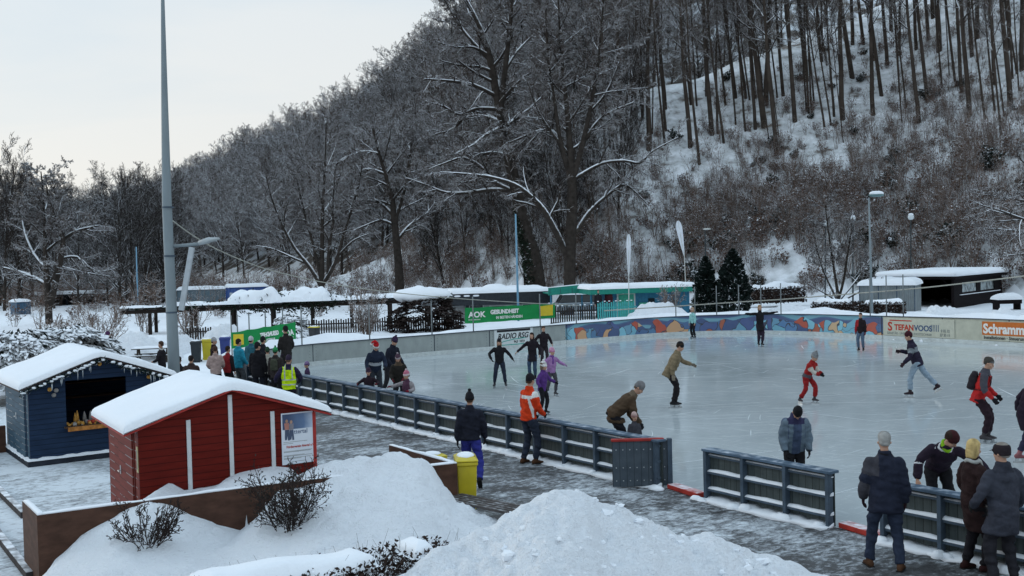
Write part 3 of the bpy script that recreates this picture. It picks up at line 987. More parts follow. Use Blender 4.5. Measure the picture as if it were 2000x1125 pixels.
sn.build('ledge_snow', M_SNOW, bh)
M_WARM = mat('interior_timber', (0.09, 0.055, 0.035), 0.7, 0.3)
MB().box(0.06, WB - 0.06, 0.06, 2.54, 0.13, 0.16).build('floor_boards', M_WARM, bh)
MB().box(ox0 - 0.05, ox1 + 0.05, -0.10, 0.42, oz0 - 0.03, oz0 + 0.005).build('counter', M_WARM, bh)
sh = MB()
for z in (1.15, 1.5): sh.box(0.3, WB - 0.3, 2.15, 2.5, z, z + 0.03)
sh.build('back_shelf', M_WARM, bh)
# goods on the counter
r2 = random.Random(11)
go = thing('goods_display', 'gold and pale trinkets heaped along the blue hut counter', 'goods', C0 + bx * ox0 + np.array([0, 0, oz0 + 0.006]), ANG)
gm = [mat('straw_gold', (0.42, 0.22, 0.05), 0.6, 0.4, 20), mat('pale_trinket', (0.22, 0.21, 0.2), 0.6, 0.3), mat('red_trinket', (0.35, 0.05, 0.03), 0.5, 0.3)]
b = MB()
for i in range(60):
    x_, y_ = r2.uniform(0.03, (ox1 - ox0) * 0.97), r2.uniform(-0.07, 0.30)
    s = r2.uniform(0.02, 0.05)
    b.ball((x_, y_, s * 0.8), (s, s, s * r2.uniform(0.8, 1.6)), 7, r2.choice([0, 0, 0, 1, 2]))
b.build('trinkets', gm, go, smooth=True)
b = MB()
for i in range(9):
    x_ = r2.uniform(0.06, (ox1 - ox0) * 0.6)
    hgt = r2.uniform(0.12, 0.3)
    b.tube([(x_, 0.3, 0.0), (x_, 0.3, hgt * 0.6), (x_, 0.3, hgt)], [0.05, 0.035, 0.008], 7, r2.choice([0, 1, 1]))
b.build('figurines', gm, go, smooth=True)
b = MB().box(0.0, (ox1 - ox0), -0.125, -0.108, -0.10, -0.01)
b.build('front_cloth', mat('orange_cloth', (0.36, 0.15, 0.04), 0.8, 0.4, 12), go)
# garland along the gable edge with icicles and baubles
M_FIRG = capped('fir_garland', (0.012, 0.022, 0.016), 0.7, 1.1, 0.4, 12, 0.9, 0.8, 14)
ga = MB()
rise = (2.28 - 1.74) / (WB / 2)
def gz(x): return 2.28 - rise * abs(x - WB / 2) - 0.02
r2 = random.Random(2)
for i in range(900):
    x_ = r2.uniform(-0.22, WB + 0.2)
    base = np.array([x_, -0.28 + r2.gauss(0, 0.025), gz(x_) + r2.gauss(-0.02, 0.03)])
    d = np.array([r2.gauss(0, 1), r2.gauss(-0.4, 0.7), r2.gauss(-0.3, 0.8)])
    d = d / np.linalg.norm(d) * r2.uniform(0.04, 0.09)
    sd_ = np.cross(d, [r2.gauss(0, 1), r2.gauss(0, 1), 1.0]); sd_ = sd_ / (np.linalg.norm(sd_) + 1e-6) * 0.012
    ga.add([base - sd_, base + sd_, base + d], [(0, 1, 2)])
gl = ga.build('garland', M_FIRG, bh)
sg = MB()                                                # snow lying on the garland
for i in range(46):
    x_ = -0.15 + (WB + 0.3) * i / 45
    if r2.random() < 0.45: continue
    sg.ball((x_, -0.30, gz(x_) - 0.015 + r2.uniform(-0.02, 0.015)), (r2.uniform(0.04, 0.075), 0.05, r2.uniform(0.018, 0.04)), 7)
sg.build('garland_snow', M_SNOW, gl, smooth=True)
k = NT('clear_ice')
k.base((0.75, 0.82, 0.86)); k.rough(0.08)
k.b.inputs['Transmission Weight'].default_value = 0.35
M_ICICLE = k.m
for i in range(18):
    x_ = r2.uniform(0.0, WB)
    ln_ = r2.uniform(0.1, 0.24)
    z_ = gz(x_) - 0.05
    MB().tube([(x_, -0.27, z_), (x_ + 0.003, -0.27, z_ - ln_ * 0.5), (x_, -0.27, z_ - ln_)], [0.011, 0.007, 0.001], 6).build('icicle', M_ICICLE, bh, smooth=True)
for x_, drop, c in ((0.42, 0.22, 0), (0.55, 0.30, 1), (0.5, 0.38, 1), (1.48, 0.13, 0), (2.55, 0.12, 0)):
    MB().ball((x_, -0.12, gz(x_) - drop), 0.05, 10).build('bauble', gm[c], bh, smooth=True)

# ------------------------------------------------------------------ planter walls
M_RUST = mat('brown_timber_wall', (0.075, 0.038, 0.026), 0.7, 0.35, 3.0, 0.4, stretch=(1, 1, 2.5))
M_RUSTC = mat('lighter_wall_end', (0.16, 0.09, 0.06), 0.7, 0.25, 4.0)
ZW = 0.97
W1, W2, W3 = G(73, 1007, ZW), G(540, 945, ZW), G(893, 905, ZW)
W0, W4 = G(43, 979, ZW), G(770, 868, ZW)
def wall_run(pts, th, label, snow=True):
    pts = [np.array([p[0], p[1], 0]) for p in pts]
    o = thing('planter_wall', label, 'wall', pts[0], 0)
    b, c = MB(), MB()
    for i in range(len(pts) - 1):
        d = pts[i + 1] - pts[i]
        L = np.linalg.norm(d); d = d / L
        n = np.array([-d[1], d[0], 0])
        mid = (pts[i] + pts[i + 1]) / 2 + n * th / 2 - pts[0]
        b.obox(mid + np.array([0, 0, ZW / 2 - 0.1]), d * (L / 2 - 0.002), n * th / 2, (0, 0, ZW / 2 + 0.1))
        k_ = int(L / 0.1)
        rs = []
        for j in range(k_ + 1):
            q = pts[i] + d * (L * j / k_) - pts[0]
            hh_ = 0.018 * (0.5 + (fbm(np.array(j * 0.3), np.array(i * 9.0), 5) + 0.5))
            rs.append([q + n * 0.004 + np.array([0, 0, ZW + 0.001]), q + n * (th * 0.3) + np.array([0, 0, ZW + hh_]), q + n * (th * 0.8) + np.array([0, 0, ZW + hh_]), q + n * th + np.array([0, 0, ZW + 0.001])])
        c.rings(rs)
    w_ = b.build('timber_panel', M_RUST, o)
    if snow: c.build('snow_strip', M_SNOW, w_, smooth=True)
    return o
wall_run([W1, W2, W3], 0.11, 'long brown planter wall half buried in snow before the red shed')
wall_run([W3 + np.array([-0.03, 0.13, 0]), W4], 0.11, 'short brown planter wall running back from the yellow bin')
wall_run([W0, W1 + np.array([-0.006, 0.0, 0])], 0.10, 'short brown planter wall running back from the lower left corner', snow=True)
# low dark wall and step edges on the left
wl = G(20, 888)
o = MB().box(-2.2, 0, 0, 0.12, 0, 0.62).build('low_wall', M_RUST, label='low dark brown wall beside the blue hut at the left edge', cat='wall')
o.location, o.rotation_euler = (wl + np.array([-0.25, 0.35, 0])).tolist(), (0, 0, ANG)
M_KERB = capped('step_edge', (0.05, 0.045, 0.045), 0.7, 1.2, 0.3, 5, 0.8, 1.1, 5)
for (a, b_), lb in ((((-30, 935), (48, 1012)), 'upper dark step edge with snow, ending at the brown wall'), (((-30, 1017), (60, 1132)), 'lower dark step edge with snow beside the brown wall end')):
    p, q = G(*a), G(*b_)
    d = q - p
    L = float(np.linalg.norm(d))
    o = MB().box(0, L, -0.06, 0.06, 0.0, 0.11).build('step_edge', M_KERB, label=lb, cat='step', bevel=0.01)
    o.location, o.rotation_euler = p.tolist(), (0, 0, math.atan2(d[1], d[0]))

# ------------------------------------------------------------------ snow banks
def on_wall(u, v, A, B):
    d = ray(u, v)
    w_ = B - A
    n = np.array([-w_[1], w_[0], 0])
    k = np.dot(np.array([A[0], A[1], 0]) - CAM, n) / np.dot(d, n)
    return CAM + d * k
cont = [on_wall(u, v, W1, W2) for u, v in ((105, 1100), (125, 1082), (150, 1058), (200, 1022), (250, 990), (290, 976), (330, 984), (370, 1003), (420, 1026), (470, 1038), (500, 1012), (530, 975), (545, 950))]
cx = np.array([c[0] for c in cont]); cz = np.array([c[2] for c in cont])
shedc = [shed_x(u, v) for u, v in ((272, 985), (300, 967), (318, 950), (332, 943), (345, 950), (360, 957), (400, 951), (438, 942), (447, 930), (470, 922), (530, 910), (560, 912), (625, 914))]
scx = np.array([fl[0] + rx[0] * c[0] for c in shedc]); scz = np.array([c[1] for c in shedc])
def bank_z(X, Y):
    yw = np.interp(X, [W1[0], W2[0], W3[0]], [W1[1], W2[1], W3[1]])
    q = yw - Y
    zc = np.interp(X, cx, cz, left=0.0)
    base = np.interp(X, [-6.6, -6.1, -5, -3, -1, 0.6], [-0.2, 0.1, 0.34, 0.42, 0.34, -0.15])
    front = base + (zc - base) * np.exp(-np.maximum(q, 0) / np.where(zc > base, 1.5, 1.0)) + (0.06 * fbm(X * 1.6, Y * 1.6, 4) + 0.05 * np.maximum(0, fbm(X * 3.5, Y * 3.5, 24)) + 0.018 * fbm(X * 11, Y * 11, 5))
    # heap on the right
    ht = np.interp(X, [-4.0, -3.5, -3.1, -2.6, -2.1, -1.75, -1.5, -1.2, -0.95, -0.6, -0.2, 0.25, 0.6], [0.75, 0.92, 1.0, 1.10, 1.18, 1.19, 1.13, 0.84, 0.52, 0.36, 0.24, 0.02, -0.3])
    yr = np.interp(X, [-4, -2.5, -1.2, 0.5], [16.6, 17.0, 16.6, 15.6])
    heap = np.where(Y < yr, ht - np.maximum(ht - base, 0) * (1 - np.exp(-(yr - Y) / 2.3)), ht - np.maximum(0, Y - yr - 0.25) * 0.75)
    heap = heap + 0.09 * fbm(X * 2.2, Y * 2.2, 14, 5) + (0.07 * (0.5 - cell(X * 2.6, Y * 2.6, 3)) + 0.05 * (0.45 - cell(X * 6, Y * 6, 13)) + 0.03 * fbm(X * 12, Y * 12, 6)) * sstep(X, -3.4, -2.6)
    behind = np.interp(X, scx, scz, left=-0.4)
    behind = np.where(X < scx[0] - 0.05, -0.4, behind) + 0.03 * fbm(X * 3, Y * 3, 8)
    k = sstep(X, -3.75, -3.25)
    left = np.where(q > -0.055, front, behind)
    z = left * (1 - k) + heap * k
    edge = sstep(X, -6.55, -6.25)
    z = z * edge - 0.5 * (1 - edge)
    return z
bxs, bys = np.meshgrid(np.arange(-7.1, 0.8, 0.05), np.arange(6.5, 19.6, 0.05))
bz = bank_z(bxs, bys)
keep = cellmax(bz > -0.3)
props(link('snow_bank', grid_mesh('snow_bank', bxs, bys, bz, [M_CHUNK], keep=keep)), 'smooth snow bank filling the planter around the two bare shrubs', 'snow bank')

crest = [(700, 1150, 10.3), (780, 1118, 10.6), (850, 1070, 10.9), (940, 1035, 11.2), (1000, 998, 11.4), (1040, 970, 11.5), (1095, 955, 11.6), (1140, 965, 11.7), (1170, 987, 11.8), (1230, 1000, 11.9), (1270, 1020, 12.0), (1320, 1045, 12.1), (1345, 1050, 12.2), (1385, 1040, 12.2), (1420, 1060, 12.2), (1480, 1085, 12.3), (1540, 1095, 12.3), (1620, 1127, 12.3), (1700, 1180, 12.3)]
cp = np.array([P(*c) for c in crest])
def pile_z(X, Y):
    yc = np.interp(X, cp[:, 0], cp[:, 1])
    zc = np.interp(X, cp[:, 0], cp[:, 2], left=0.2, right=-0.2)
    zc = np.where(X < cp[0, 0], cp[0, 2] - (cp[0, 0] - X) * 0.8, zc)
    q = Y - yc
    z = zc - np.where(q < 0, -q * 0.16 + 0.0, q * 0.85)
    lump = 0.10 * fbm(X * 1.7, Y * 1.7, 5) + 0.11 * (0.45 - cell(X * 2.4, Y * 2.4, 11)) + 0.09 * (0.45 - cell(X * 5.5 + 0.3 * fbm(X * 3, Y * 3, 2), Y * 5.5, 21)) + 0.05 * (0.45 - cell(X * 13, Y * 13, 31))
    smooth_r = 1 - 0.6 * sstep(X, 2.6, 4.0)
    return z + lump * smooth_r * np.where(np.abs(q) < 0.15, 0.6, 1.0)
bxs, bys = np.meshgrid(np.arange(-2.0, 5.2, 0.03), np.arange(6.0, 14.6, 0.03))
bz = pile_z(bxs, bys)
props(link('snow_pile', grid_mesh('snow_pile', bxs, bys, bz, [M_CHUNK], keep=cellmax(bz > -0.15))), 'big chunky heap of shovelled snow in front at the bottom', 'snow pile')
r2 = random.Random(31)
M_CLOD = snow_mat('clod_snow', ((8.0, 0.5), (40.0, 0.5)), 0.8, 0.03)
cl = MB()
for i in range(230):
    x_, y_ = r2.uniform(-1.2, 4.2), r2.uniform(8.5, 12.2)
    z_ = float(pile_z(np.array(x_), np.array(y_)))
    if z_ < 0.15: continue
    s = abs(r2.gauss(0, 0.024)) + 0.010
    v0 = len(cl.v)
    cl.ball((x_, y_, z_ - s * 0.15), (s * r2.uniform(0.8, 1.5), s * r2.uniform(0.8, 1.4), s * r2.uniform(0.6, 1.0)), 6)
    cl.v[-1] = cl.v[-1] + np.array([[r2.gauss(0, s * 0.16) for _ in range(3)] for _ in range(len(cl.v[-1]))])
props(cl.build('snow_clods', M_CLOD, smooth=False, kind='stuff'), 'loose snow clods scattered over the big heap', 'snow clods')

# ------------------------------------------------------------------ bin, bench, lamp mast
bp = P(911, 962, 17.75); bp[2] = 0
def wheelie_bin(p, rot, m, mlid, label, s=1.0, snow=True, wx=0.8):
    o = thing('wheelie_bin', label, 'bin', p, rot)
    b = MB()
    rs = []
    for z, hx, hy in ((0.06, 0.19, 0.21), (0.1, 0.2, 0.22), (0.86, 0.24, 0.27), (0.87, 0.265, 0.295), (0.92, 0.265, 0.295)):
        rs.append([(sx_ * hx * s * wx, sy_ * hy * s, z * s) for sx_, sy_ in ((-1, -1), (-0.9, -1.02), (0.9, -1.02), (1, -1), (1, 1), (-1, 1))])
    b.rings(rs)
    b.build('body', m, o, bevel=0.012)
    b = MB()
    b.rings([[(sx_ * hx * s * wx, (sy_ * hy) * s, z * s) for sx_, sy_ in ((-1, -1), (1, -1), (1, 1), (-1, 1))] for z, hx, hy in ((0.925, 0.275, 0.305), (0.95, 0.275, 0.305), (0.99, 0.2, 0.2))])
    ld = b.build('lid', mlid, o, bevel=0.015)
    if snow:
        b = MB()
        b.ball((0, 0, 0.985 * s), (0.22 * s * wx, 0.23 * s, 0.05 * s), 12)
        b.build('snow_cover', M_SNOW, ld, smooth=True)
    b = MB(); b.tube([(-0.25 * s * wx, 0.33 * s, 0.9 * s), (0.25 * s * wx, 0.33 * s, 0.9 * s)], 0.016, 6); b.build('handle', mlid, o)
    for sx_ in (-1, 1):
        b = MB(); b.tube([(sx_ * 0.21 * s * wx, 0.2 * s, 0.1 * s), (sx_ * 0.26 * s * wx, 0.2 * s, 0.1 * s)], 0.1 * s, 12); b.build('wheel', M_DARK, o)
    return o
M_YEL = mat('yellow_plastic', (0.52, 0.42, 0.02), 0.35, 0.1, 4)
wheelie_bin(bp, 0.12, M_YEL, M_YEL, 'yellow wheelie bin with a snowy lid at the wall corner', 1.03, wx=0.66)
bp2 = P(846, 905, 19.35); bp2[2] = 0
wheelie_bin(bp2, ANG, M_YEL, M_YEL, 'yellow bin lid just showing behind the short planter wall', 0.78)
b0, b1 = G(897, 965, 0.46), G(1032, 992, 0.46)
d = (b1 - b0); BL = float(np.linalg.norm(d)) + 0.25
bn = thing('bench', 'backless slatted bench with blue legs half behind the snow heap', 'bench', (b0[0], b0[1], 0), math.atan2(d[1], d[0]))
M_SLAT = capped('frosted_bench_timber', (0.085, 0.075, 0.072), 0.98, 1.7, 0.35, 4, 0.7, 1.0, 9)
b = MB()
for i in range(5): b.box(0, BL, -0.40 + i * 0.098, -0.40 + i * 0.098 + 0.066, 0.425, 0.465)
b.build('seat', M_SLAT, bn)
M_BLEG = mat('blue_painted_iron', (0.03, 0.09, 0.22), 0.45, 0.2)
for x_ in (0.3, BL - 0.3):
    b = MB(); b.box(x_ - 0.04, x_ + 0.04, -0.37, 0.05, 0.36, 0.42); b.box(x_ - 0.035, x_ + 0.035, -0.34, -0.27, 0, 0.36); b.box(x_ - 0.035, x_ + 0.035, -0.04, 0.03, 0, 0.36)
    b.build('leg', M_BLEG, bn)

M_POLE = mat('galvanised_mast', (0.20, 0.24, 0.26), 0.5, 0.12, 2.5, stretch=(1, 1, 0.3))
YP = 27.0
pbse = P(342, 850, YP); pbse[2] = 0
mast = thing('light_mast', 'tall grey tapered mast with a lamp arm rising behind the huts', 'mast', pbse)
top = P(317.5, -40, YP) - pbse
mids = [P(u, v, YP) - pbse for u, v in ((339, 700), (333, 560), (326, 400), (321.5, 200), (317.8, 0))]
MB().tube([(0, 0, 0)] + mids + [top + np.array([0, 0, 1.0])], [0.165, 0.145, 0.13, 0.118, 0.083, 0.045, 0.04], 16).build('pole', M_POLE, mast, smooth=True)
a0, a1, a2 = (P(u, v, YP) - pbse for u, v in ((336, 481), (385, 477), (400, 473)))
arm = MB(); arm.tube([a0, a1, a2], [0.04, 0.045, 0.03], 8); arm.build('lamp_arm', M_POLE, mast, smooth=True)
h0, h1 = P(388, 475, YP) - pbse, P(428, 466, YP) - pbse
b = MB(); b.tube([h0, (h0 + h1) / 2 + np.array([0, 0, 0.02]), h1], [(0.05, 0.06), (0.10, 0.075), (0.05, 0.03)], 10)
b.build('lamp_head', mat('pale_lamp_casing', (0.36, 0.40, 0.42), 0.4, 0.1), mast, smooth=True)
q0, q1 = P(375, 483, YP) - pbse, P(354, 606, YP) - pbse
d = (q1 - q0); L = np.linalg.norm(d); d = d / L
b = MB(); b.obox((q0 + q1) / 2, d * L / 2, np.cross(d, [0, 1.0, 0]) * 0.065, (0, 0.05, 0))
b.build('hanging_panel', mat('grey_white_panel', (0.40, 0.44, 0.47), 0.5, 0.1), mast, bevel=0.01)
for v in (405, 500, 610):
    c = P(331 + (v - 500) * 0.035, v, YP) - pbse
    b = MB(); b.tube([c + np.array([0, 0, -0.02]), c + np.array([0, 0, 0.02])], 0.145, 16); b.build('band', M_STEEL, mast)
# ================================================================== PEOPLE
def nrm(v):
    v = np.asarray(v, float)
    return v / (np.linalg.norm(v) + 1e-9)
def rot(v, ax, deg):
    ax = nrm(ax); a = rad(deg); v = np.asarray(v, float)
    return v * math.cos(a) + np.cross(ax, v) * math.sin(a) + ax * np.dot(ax, v) * (1 - math.cos(a))
def ik(a, b, l1, l2, pole):
    d = b - a; L = np.linalg.norm(d)
    mx = (l1 + l2) * 0.995
    if L > mx: b = a + d / L * mx; d = b - a; L = mx
    L = max(L, abs(l1 - l2) + 0.02)
    dn = d / (np.linalg.norm(d) + 1e-9)
    q = (l1 * l1 - l2 * l2 + L * L) / (2 * L)
    h = math.sqrt(max(0, l1 * l1 - q * q))
    p = pole - dn * np.dot(pole, dn)
    return a + dn * q + nrm(p) * h, b
def ering(c, ax, ay, rx, ry, k=14, sq=1.0):
    th = np.arange(k) * 2 * math.pi / k
    cx_, sy_ = np.sign(np.cos(th)) * np.abs(np.cos(th)) ** sq, np.sign(np.sin(th)) * np.abs(np.sin(th)) ** sq
    return np.asarray(c) + np.outer(cx_ * rx, ax) + np.outer(sy_ * ry, ay)
def limb(mb, pts, rs, k=12, cap0=True, cap1=True):
    """tapered tube with domed ends"""
    pts = [np.asarray(p, float) for p in pts]
    d0, d1 = nrm(pts[0] - pts[1]), nrm(pts[-1] - pts[-2])
    P_, R_ = list(pts), list(rs)
    if cap0: P_ = [pts[0] + d0 * rs[0] * 0.75, pts[0] + d0 * rs[0] * 0.45] + P_; R_ = [rs[0] * 0.4, rs[0] * 0.8] + R_
    if cap1: P_ = P_ + [pts[-1] + d1 * rs[-1] * 0.45, pts[-1] + d1 * rs[-1] * 0.75]; R_ = R_ + [rs[-1] * 0.8, rs[-1] * 0.4]
    mb.tube(P_, R_, k)
def joint_path(a, m, b, k=3):
    """a bent limb rounded a little at its joint"""
    out_ = []
    for f in np.linspace(0, 1, k * 2 + 1):
        if f < 0.5: out_.append(a + (m - a) * (f * 2))
        else: out_.append(m + (b - m) * (f * 2 - 1))
    q = [o.copy() for o in out_]
    q[k] = (out_[k - 1] + 2 * out_[k] + out_[k + 1]) / 4
    return q
def weld(mb, name, vox, mats, smooth_it=4, disp=0.0, seed=0):
    """join overlapping shapes into one continuous surface"""
    me = mb.mesh(name, mats[:1])
    t = bpy.data.objects.new(name, me)
    COL.objects.link(t)
    r = t.modifiers.new('r', 'REMESH'); r.mode = 'VOXEL'; r.voxel_size = vox
    s = t.modifiers.new('s', 'SMOOTH'); s.factor = 0.5; s.iterations = smooth_it
    bpy.context.view_layer.update()
    me2 = bpy.data.meshes.new_from_object(t.evaluated_get(bpy.context.evaluated_depsgraph_get()))
    me2.name = name
    bpy.data.objects.remove(t); bpy.data.meshes.remove(me)
    me2.materials.clear()
    for m in mats: me2.materials.append(m)
    n = len(me2.vertices)
    co = np.empty(n * 3); me2.vertices.foreach_get('co', co); co = co.reshape(-1, 3)
    if disp:
        no = np.empty(n * 3); me2.vertices.foreach_get('normal', no); no = no.reshape(-1, 3)
        w_ = vnoise(co[:, 0] * 9 + co[:, 1] * 4 + seed, co[:, 2] * 16 + co[:, 1] * 5, seed) + 0.6 * vnoise(co[:, 1] * 11 + seed, co[:, 2] * 24 + co[:, 0] * 7, seed + 3)
        co = co + no * (w_ * disp)[:, None]
        me2.vertices.foreach_set('co', co.ravel())
    me2.polygons.foreach_set('use_smooth', [True] * len(me2.polygons))
    me2.update()
    return me2
def centres(me):
    c = np.empty(len(me.polygons) * 3); me.polygons.foreach_get('center', c)
    return c.reshape(-1, 3)
def seg_dist(c, a, b):
    d = b - a
    t = np.clip(((c - a) @ d) / (d @ d + 1e-9), 0, 1)
    return np.linalg.norm(c - (a + t[:, None] * d), axis=1), t

SKIN = mat('skin', (0.42, 0.25, 0.18), 0.55, 0.08, 12, 0.05)
EYE = mat('eye_dark', (0.03, 0.022, 0.02), 0.3, 0.1, bump=0)
LIP = mat('lips', (0.32, 0.12, 0.10), 0.5, 0.1, bump=0)
STEELB = mat('skate_blade', (0.45, 0.48, 0.5), 0.25, 0.1, metal=0.8, bump=0)
BLK = (0.014, 0.014, 0.017)
NAVY = (0.018, 0.022, 0.038)
JEAN = (0.035, 0.05, 0.085)
SKATE = (0.02, 0.02, 0.022)
PERSONS = []

def person(label, pos, Hh, face, lean=0, side=0, twist=0, hip=(0, 0), crouch=0.0, feet=None, hands=None, head=(0, 0), jacket=(BLK,), jlen=0.06, puff=1.0, jcls=None,
           pants=BLK, flare=0.0, shoe=('shoe', (0.04, 0.028, 0.02)), hat=None, hair=None, glove=None, scarf=None, pack=None, collar=None, near=True, kid=False, name='person', group=None):
    s = Hh / 1.75
    f = np.array([math.sin(rad(face)), -math.cos(rad(face))])
    o = thing(name, label, 'person', pos, math.atan2(-f[0], f[1]), group)
    o.scale = (s, s, s)
    vox = (0.010 if near else 0.015) / s
    vc = (0.014 if near else 0.018) / s
    sk = 0.085 if shoe[0] == 'skate' else 0.0
    hs = 1.22 if kid else 1.0                              # children have larger heads
    feet = feet or {}
    fl_ = feet.get('L', (-0.11, 0.0, 0.0, -8, 0)); fr_ = feet.get('R', (0.11, 0.0, 0.0, 8, 0))
    ank = {}
    for k_, q in (('L', fl_), ('R', fr_)): ank[k_] = np.array([q[0], q[1], q[2] + 0.085 + sk])
    zh = 0.93 + sk
    hip_xy = np.array([hip[0], hip[1]])
    for k_, sx_ in (('L', -1), ('R', 1)):
        hx = hip_xy + np.array([sx_ * 0.09, 0])
        hd = np.linalg.norm(ank[k_][:2] - hx)
        if k_ in feet.get('lift', ''): continue
        zh = min(zh, ank[k_][2] + math.sqrt(max(0.05, 0.845 ** 2 - hd ** 2)) + 0.02)
    zh -= crouch
    Pv = np.array([hip[0], hip[1], zh])
    U = rot(rot(np.array([0, 0, 1.0]), (1, 0, 0), -lean), (0, 1, 0), side)
    Fd = rot(rot(np.array([0, 1.0, 0]), (1, 0, 0), -lean), (0, 1, 0), side)
    Xr = np.cross(Fd, U)
    Ft, Xt = rot(Fd, U, -twist), rot(Xr, U, -twist)
    spine = lambda h: Pv + U * h + (Fd * 0.02 * math.sin(max(0, h) * 5))
    S = {'L': spine(0.465) - Xt * 0.165, 'R': spine(0.465) + Xt * 0.165}
    Nk = spine(0.56)
    # limbs
    hands = hands or {}
    E, W = {}, {}
    for k_, sx_ in (('L', -1), ('R', 1)):
        tgt = hands.get(k_, (sx_ * 0.07, 0.06, -0.53))
        pole = np.array(hands.get('p' + k_, (sx_ * 0.5, -0.7, -0.25)))
        E[k_], W[k_] = ik(S[k_], S[k_] + np.array(tgt[:3]), 0.29, 0.255, pole)
    Kn, An, Hp = {}, {}, {}
    for k_, sx_ in (('L', -1), ('R', 1)):
        Hp[k_] = Pv + np.array([sx_ * 0.09, 0, -0.03])
        Kn[k_], An[k_] = ik(Hp[k_], ank[k_], 0.43, 0.425, np.array([sx_ * 0.12, 1.0, 0.1]))
    # head frame
    base = nrm(U * 0.5 + np.array([0, 0, 0.6]) + Fd * 0.05)
    fw = nrm(np.array([0, 1.0, 0]) - base * base[1])
    fw = rot(fw, base, -head[0])
    xh = np.cross(fw, base)
    fh, uh = rot(fw, xh, head[1]), rot(base, xh, head[1])
    Hc = Nk + base * 0.055 + fh * 0.012
    hp = lambda x, y, z: Hc + (xh * x + fh * y + uh * z) * hs
    # ---- body: one surface, skin where it shows
    b = MB()
    prof = [(0.0, .030, .034, .042), (.02, .046, .055, .032), (.05, .058, .074, .016), (.09, .066, .086, .004), (.13, .071, .093, -.002), (.165, .072, .095, -.006), (.195, .064, .085, -.010), (.22, .044, .06, -.012), (.235, .015, .022, -.012)]
    b.rings([ering(hp(0, yo, z), xh, fh, rx_ * hs, ry_ * hs, 16) for z, rx_, ry_, yo in prof])
    b.tube([hp(0, .082, .125), hp(0, .098, .10), hp(0, .106, .078), hp(0, .088, .066)], [.008 * hs, .011 * hs, .015 * hs, .008 * hs], 8)
    for sx_ in (-1, 1):
        b.ball(hp(sx_ * .074, -.012, .10), .022 * hs, 8)
        b.ball(hp(sx_ * .034, .068, .128), .019 * hs, 8)       # brow
        b.ball(hp(sx_ * .04, .058, .075), .026 * hs, 8)        # cheek
    b.ball(hp(0, .074, .018), .019 * hs, 8)
    b.ball(hp(0, .084, .046), .017 * hs, 8)
    b.tube([Nk - U * 0.04, Nk + base * 0.03, hp(0, -.005, .05)], [.058, .052, .05], 12)
    b.rings([ering(spine(h), Xt if h > 0.3 else Xr, Ft if h > 0.3 else Fd, rx_, ry_) for h, rx_, ry_ in ((-.06, .12, .085), (0.05, .135, .09), (.2, .13, .085), (.36, .145, .09), (.46, .14, .08), (.53, .07, .06))])
    for k_, sx_ in (('L', -1), ('R', 1)):
        limb(b, joint_path(S[k_], E[k_], W[k_]), [.046, .044, .040, .036, .035, .031, .026])
        limb(b, joint_path(Hp[k_], Kn[k_], An[k_]), [.078, .07, .06, .05, .05, .042, .036])
        # hand: palm, four bent fingers, a thumb from the side of the palm
        d = nrm(W[k_] - E[k_])
        inw = nrm(Pv + U * 0.2 - W[k_]); inw = nrm(inw - d * np.dot(inw, d))
        wd = nrm(np.cross(d, inw)) * (1 if np.dot(np.cross(d, inw), fw) > 0 else -1)     # towards the thumb side
        g_ = 1.18 if glove else 1.0
        pc = [W[k_] - d * 0.01, W[k_] + d * 0.04, W[k_] + d * 0.085]
        b.rings([ering(pc[i], wd, inw, (.026, .038, .041)[i] * g_, (.020, .018, .015)[i] * g_, 12) for i in range(3)])
        curl = hands.get('c' + k_, 28)
        for j, (off, ln_) in enumerate(((.034, .072), (.0115, .08), (-.0115, .074), (-.034, .058))):
            a0 = W[k_] + d * 0.078 + wd * off * 0.95
            d1 = nrm(rot(d, np.cross(d, inw), curl * 0.5) + wd * off * 4.0)
            d2 = rot(d1, np.cross(d, inw), curl)
            d3 = rot(d2, np.cross(d, inw), curl * 0.8)
            l_ = ln_ * g_
            limb(b, [a0, a0 + d1 * l_ * 0.45, a0 + d1 * l_ * 0.45 + d2 * l_ * 0.32, a0 + d1 * l_ * 0.45 + d2 * l_ * 0.32 + d3 * l_ * 0.25], [.0098 * g_, .0094 * g_, .0086 * g_, .0075 * g_], 8)
        a0 = W[k_] + d * 0.025 + wd * 0.028
        dt = nrm(d * 0.75 + wd * 0.7 + inw * 0.35)
        limb(b, [a0, a0 + dt * 0.035, a0 + dt * 0.035 + nrm(dt + d * 0.6) * 0.03], [.014 * g_, .0115 * g_, .009 * g_], 8)
    me = weld(b, 'body', vox, [SKIN, EYE, LIP, fabric(glove or (0.02, 0.02, 0.02))], 3)
    c = centres(me)
    mi = np.zeros(len(c), int)
    for sx_ in (-1, 1): mi[np.linalg.norm(c - hp(sx_ * .033, .088, .108), axis=1) < .0145 * hs] = 1
    rel = c - hp(0, .09, .045)
    mi[(np.abs(rel @ xh) < .024 * hs) & (np.abs(rel @ uh) < .007 * hs) & (np.abs(rel @ fh) < .03 * hs)] = 2
    if glove:
        for k_ in 'LR': mi[np.linalg.norm(c - W[k_] - nrm(W[k_] - E[k_]) * 0.08, axis=1) < 0.145] = 3
    me.polygons.foreach_set('material_index', mi)
    link('body', me, o)
    # ---- trousers
    b = MB()
    b.rings([ering(Pv + U * h, Xr, Fd, rx_, ry_) for h, rx_, ry_ in ((.1, .145, .105), (.03, .155, .115), (-.05, .15, .115), (-.11, .10, .09))])
    for k_ in 'LR':
        bot = An[k_] + (Kn[k_] - An[k_]) * (0.02 if shoe[0] == 'shoe' else 0.16)
        limb(b, joint_path(Hp[k_], Kn[k_], bot), [.100, .096, .087, .077, .074, .069 + flare * .5, .064 + flare], cap1=False)
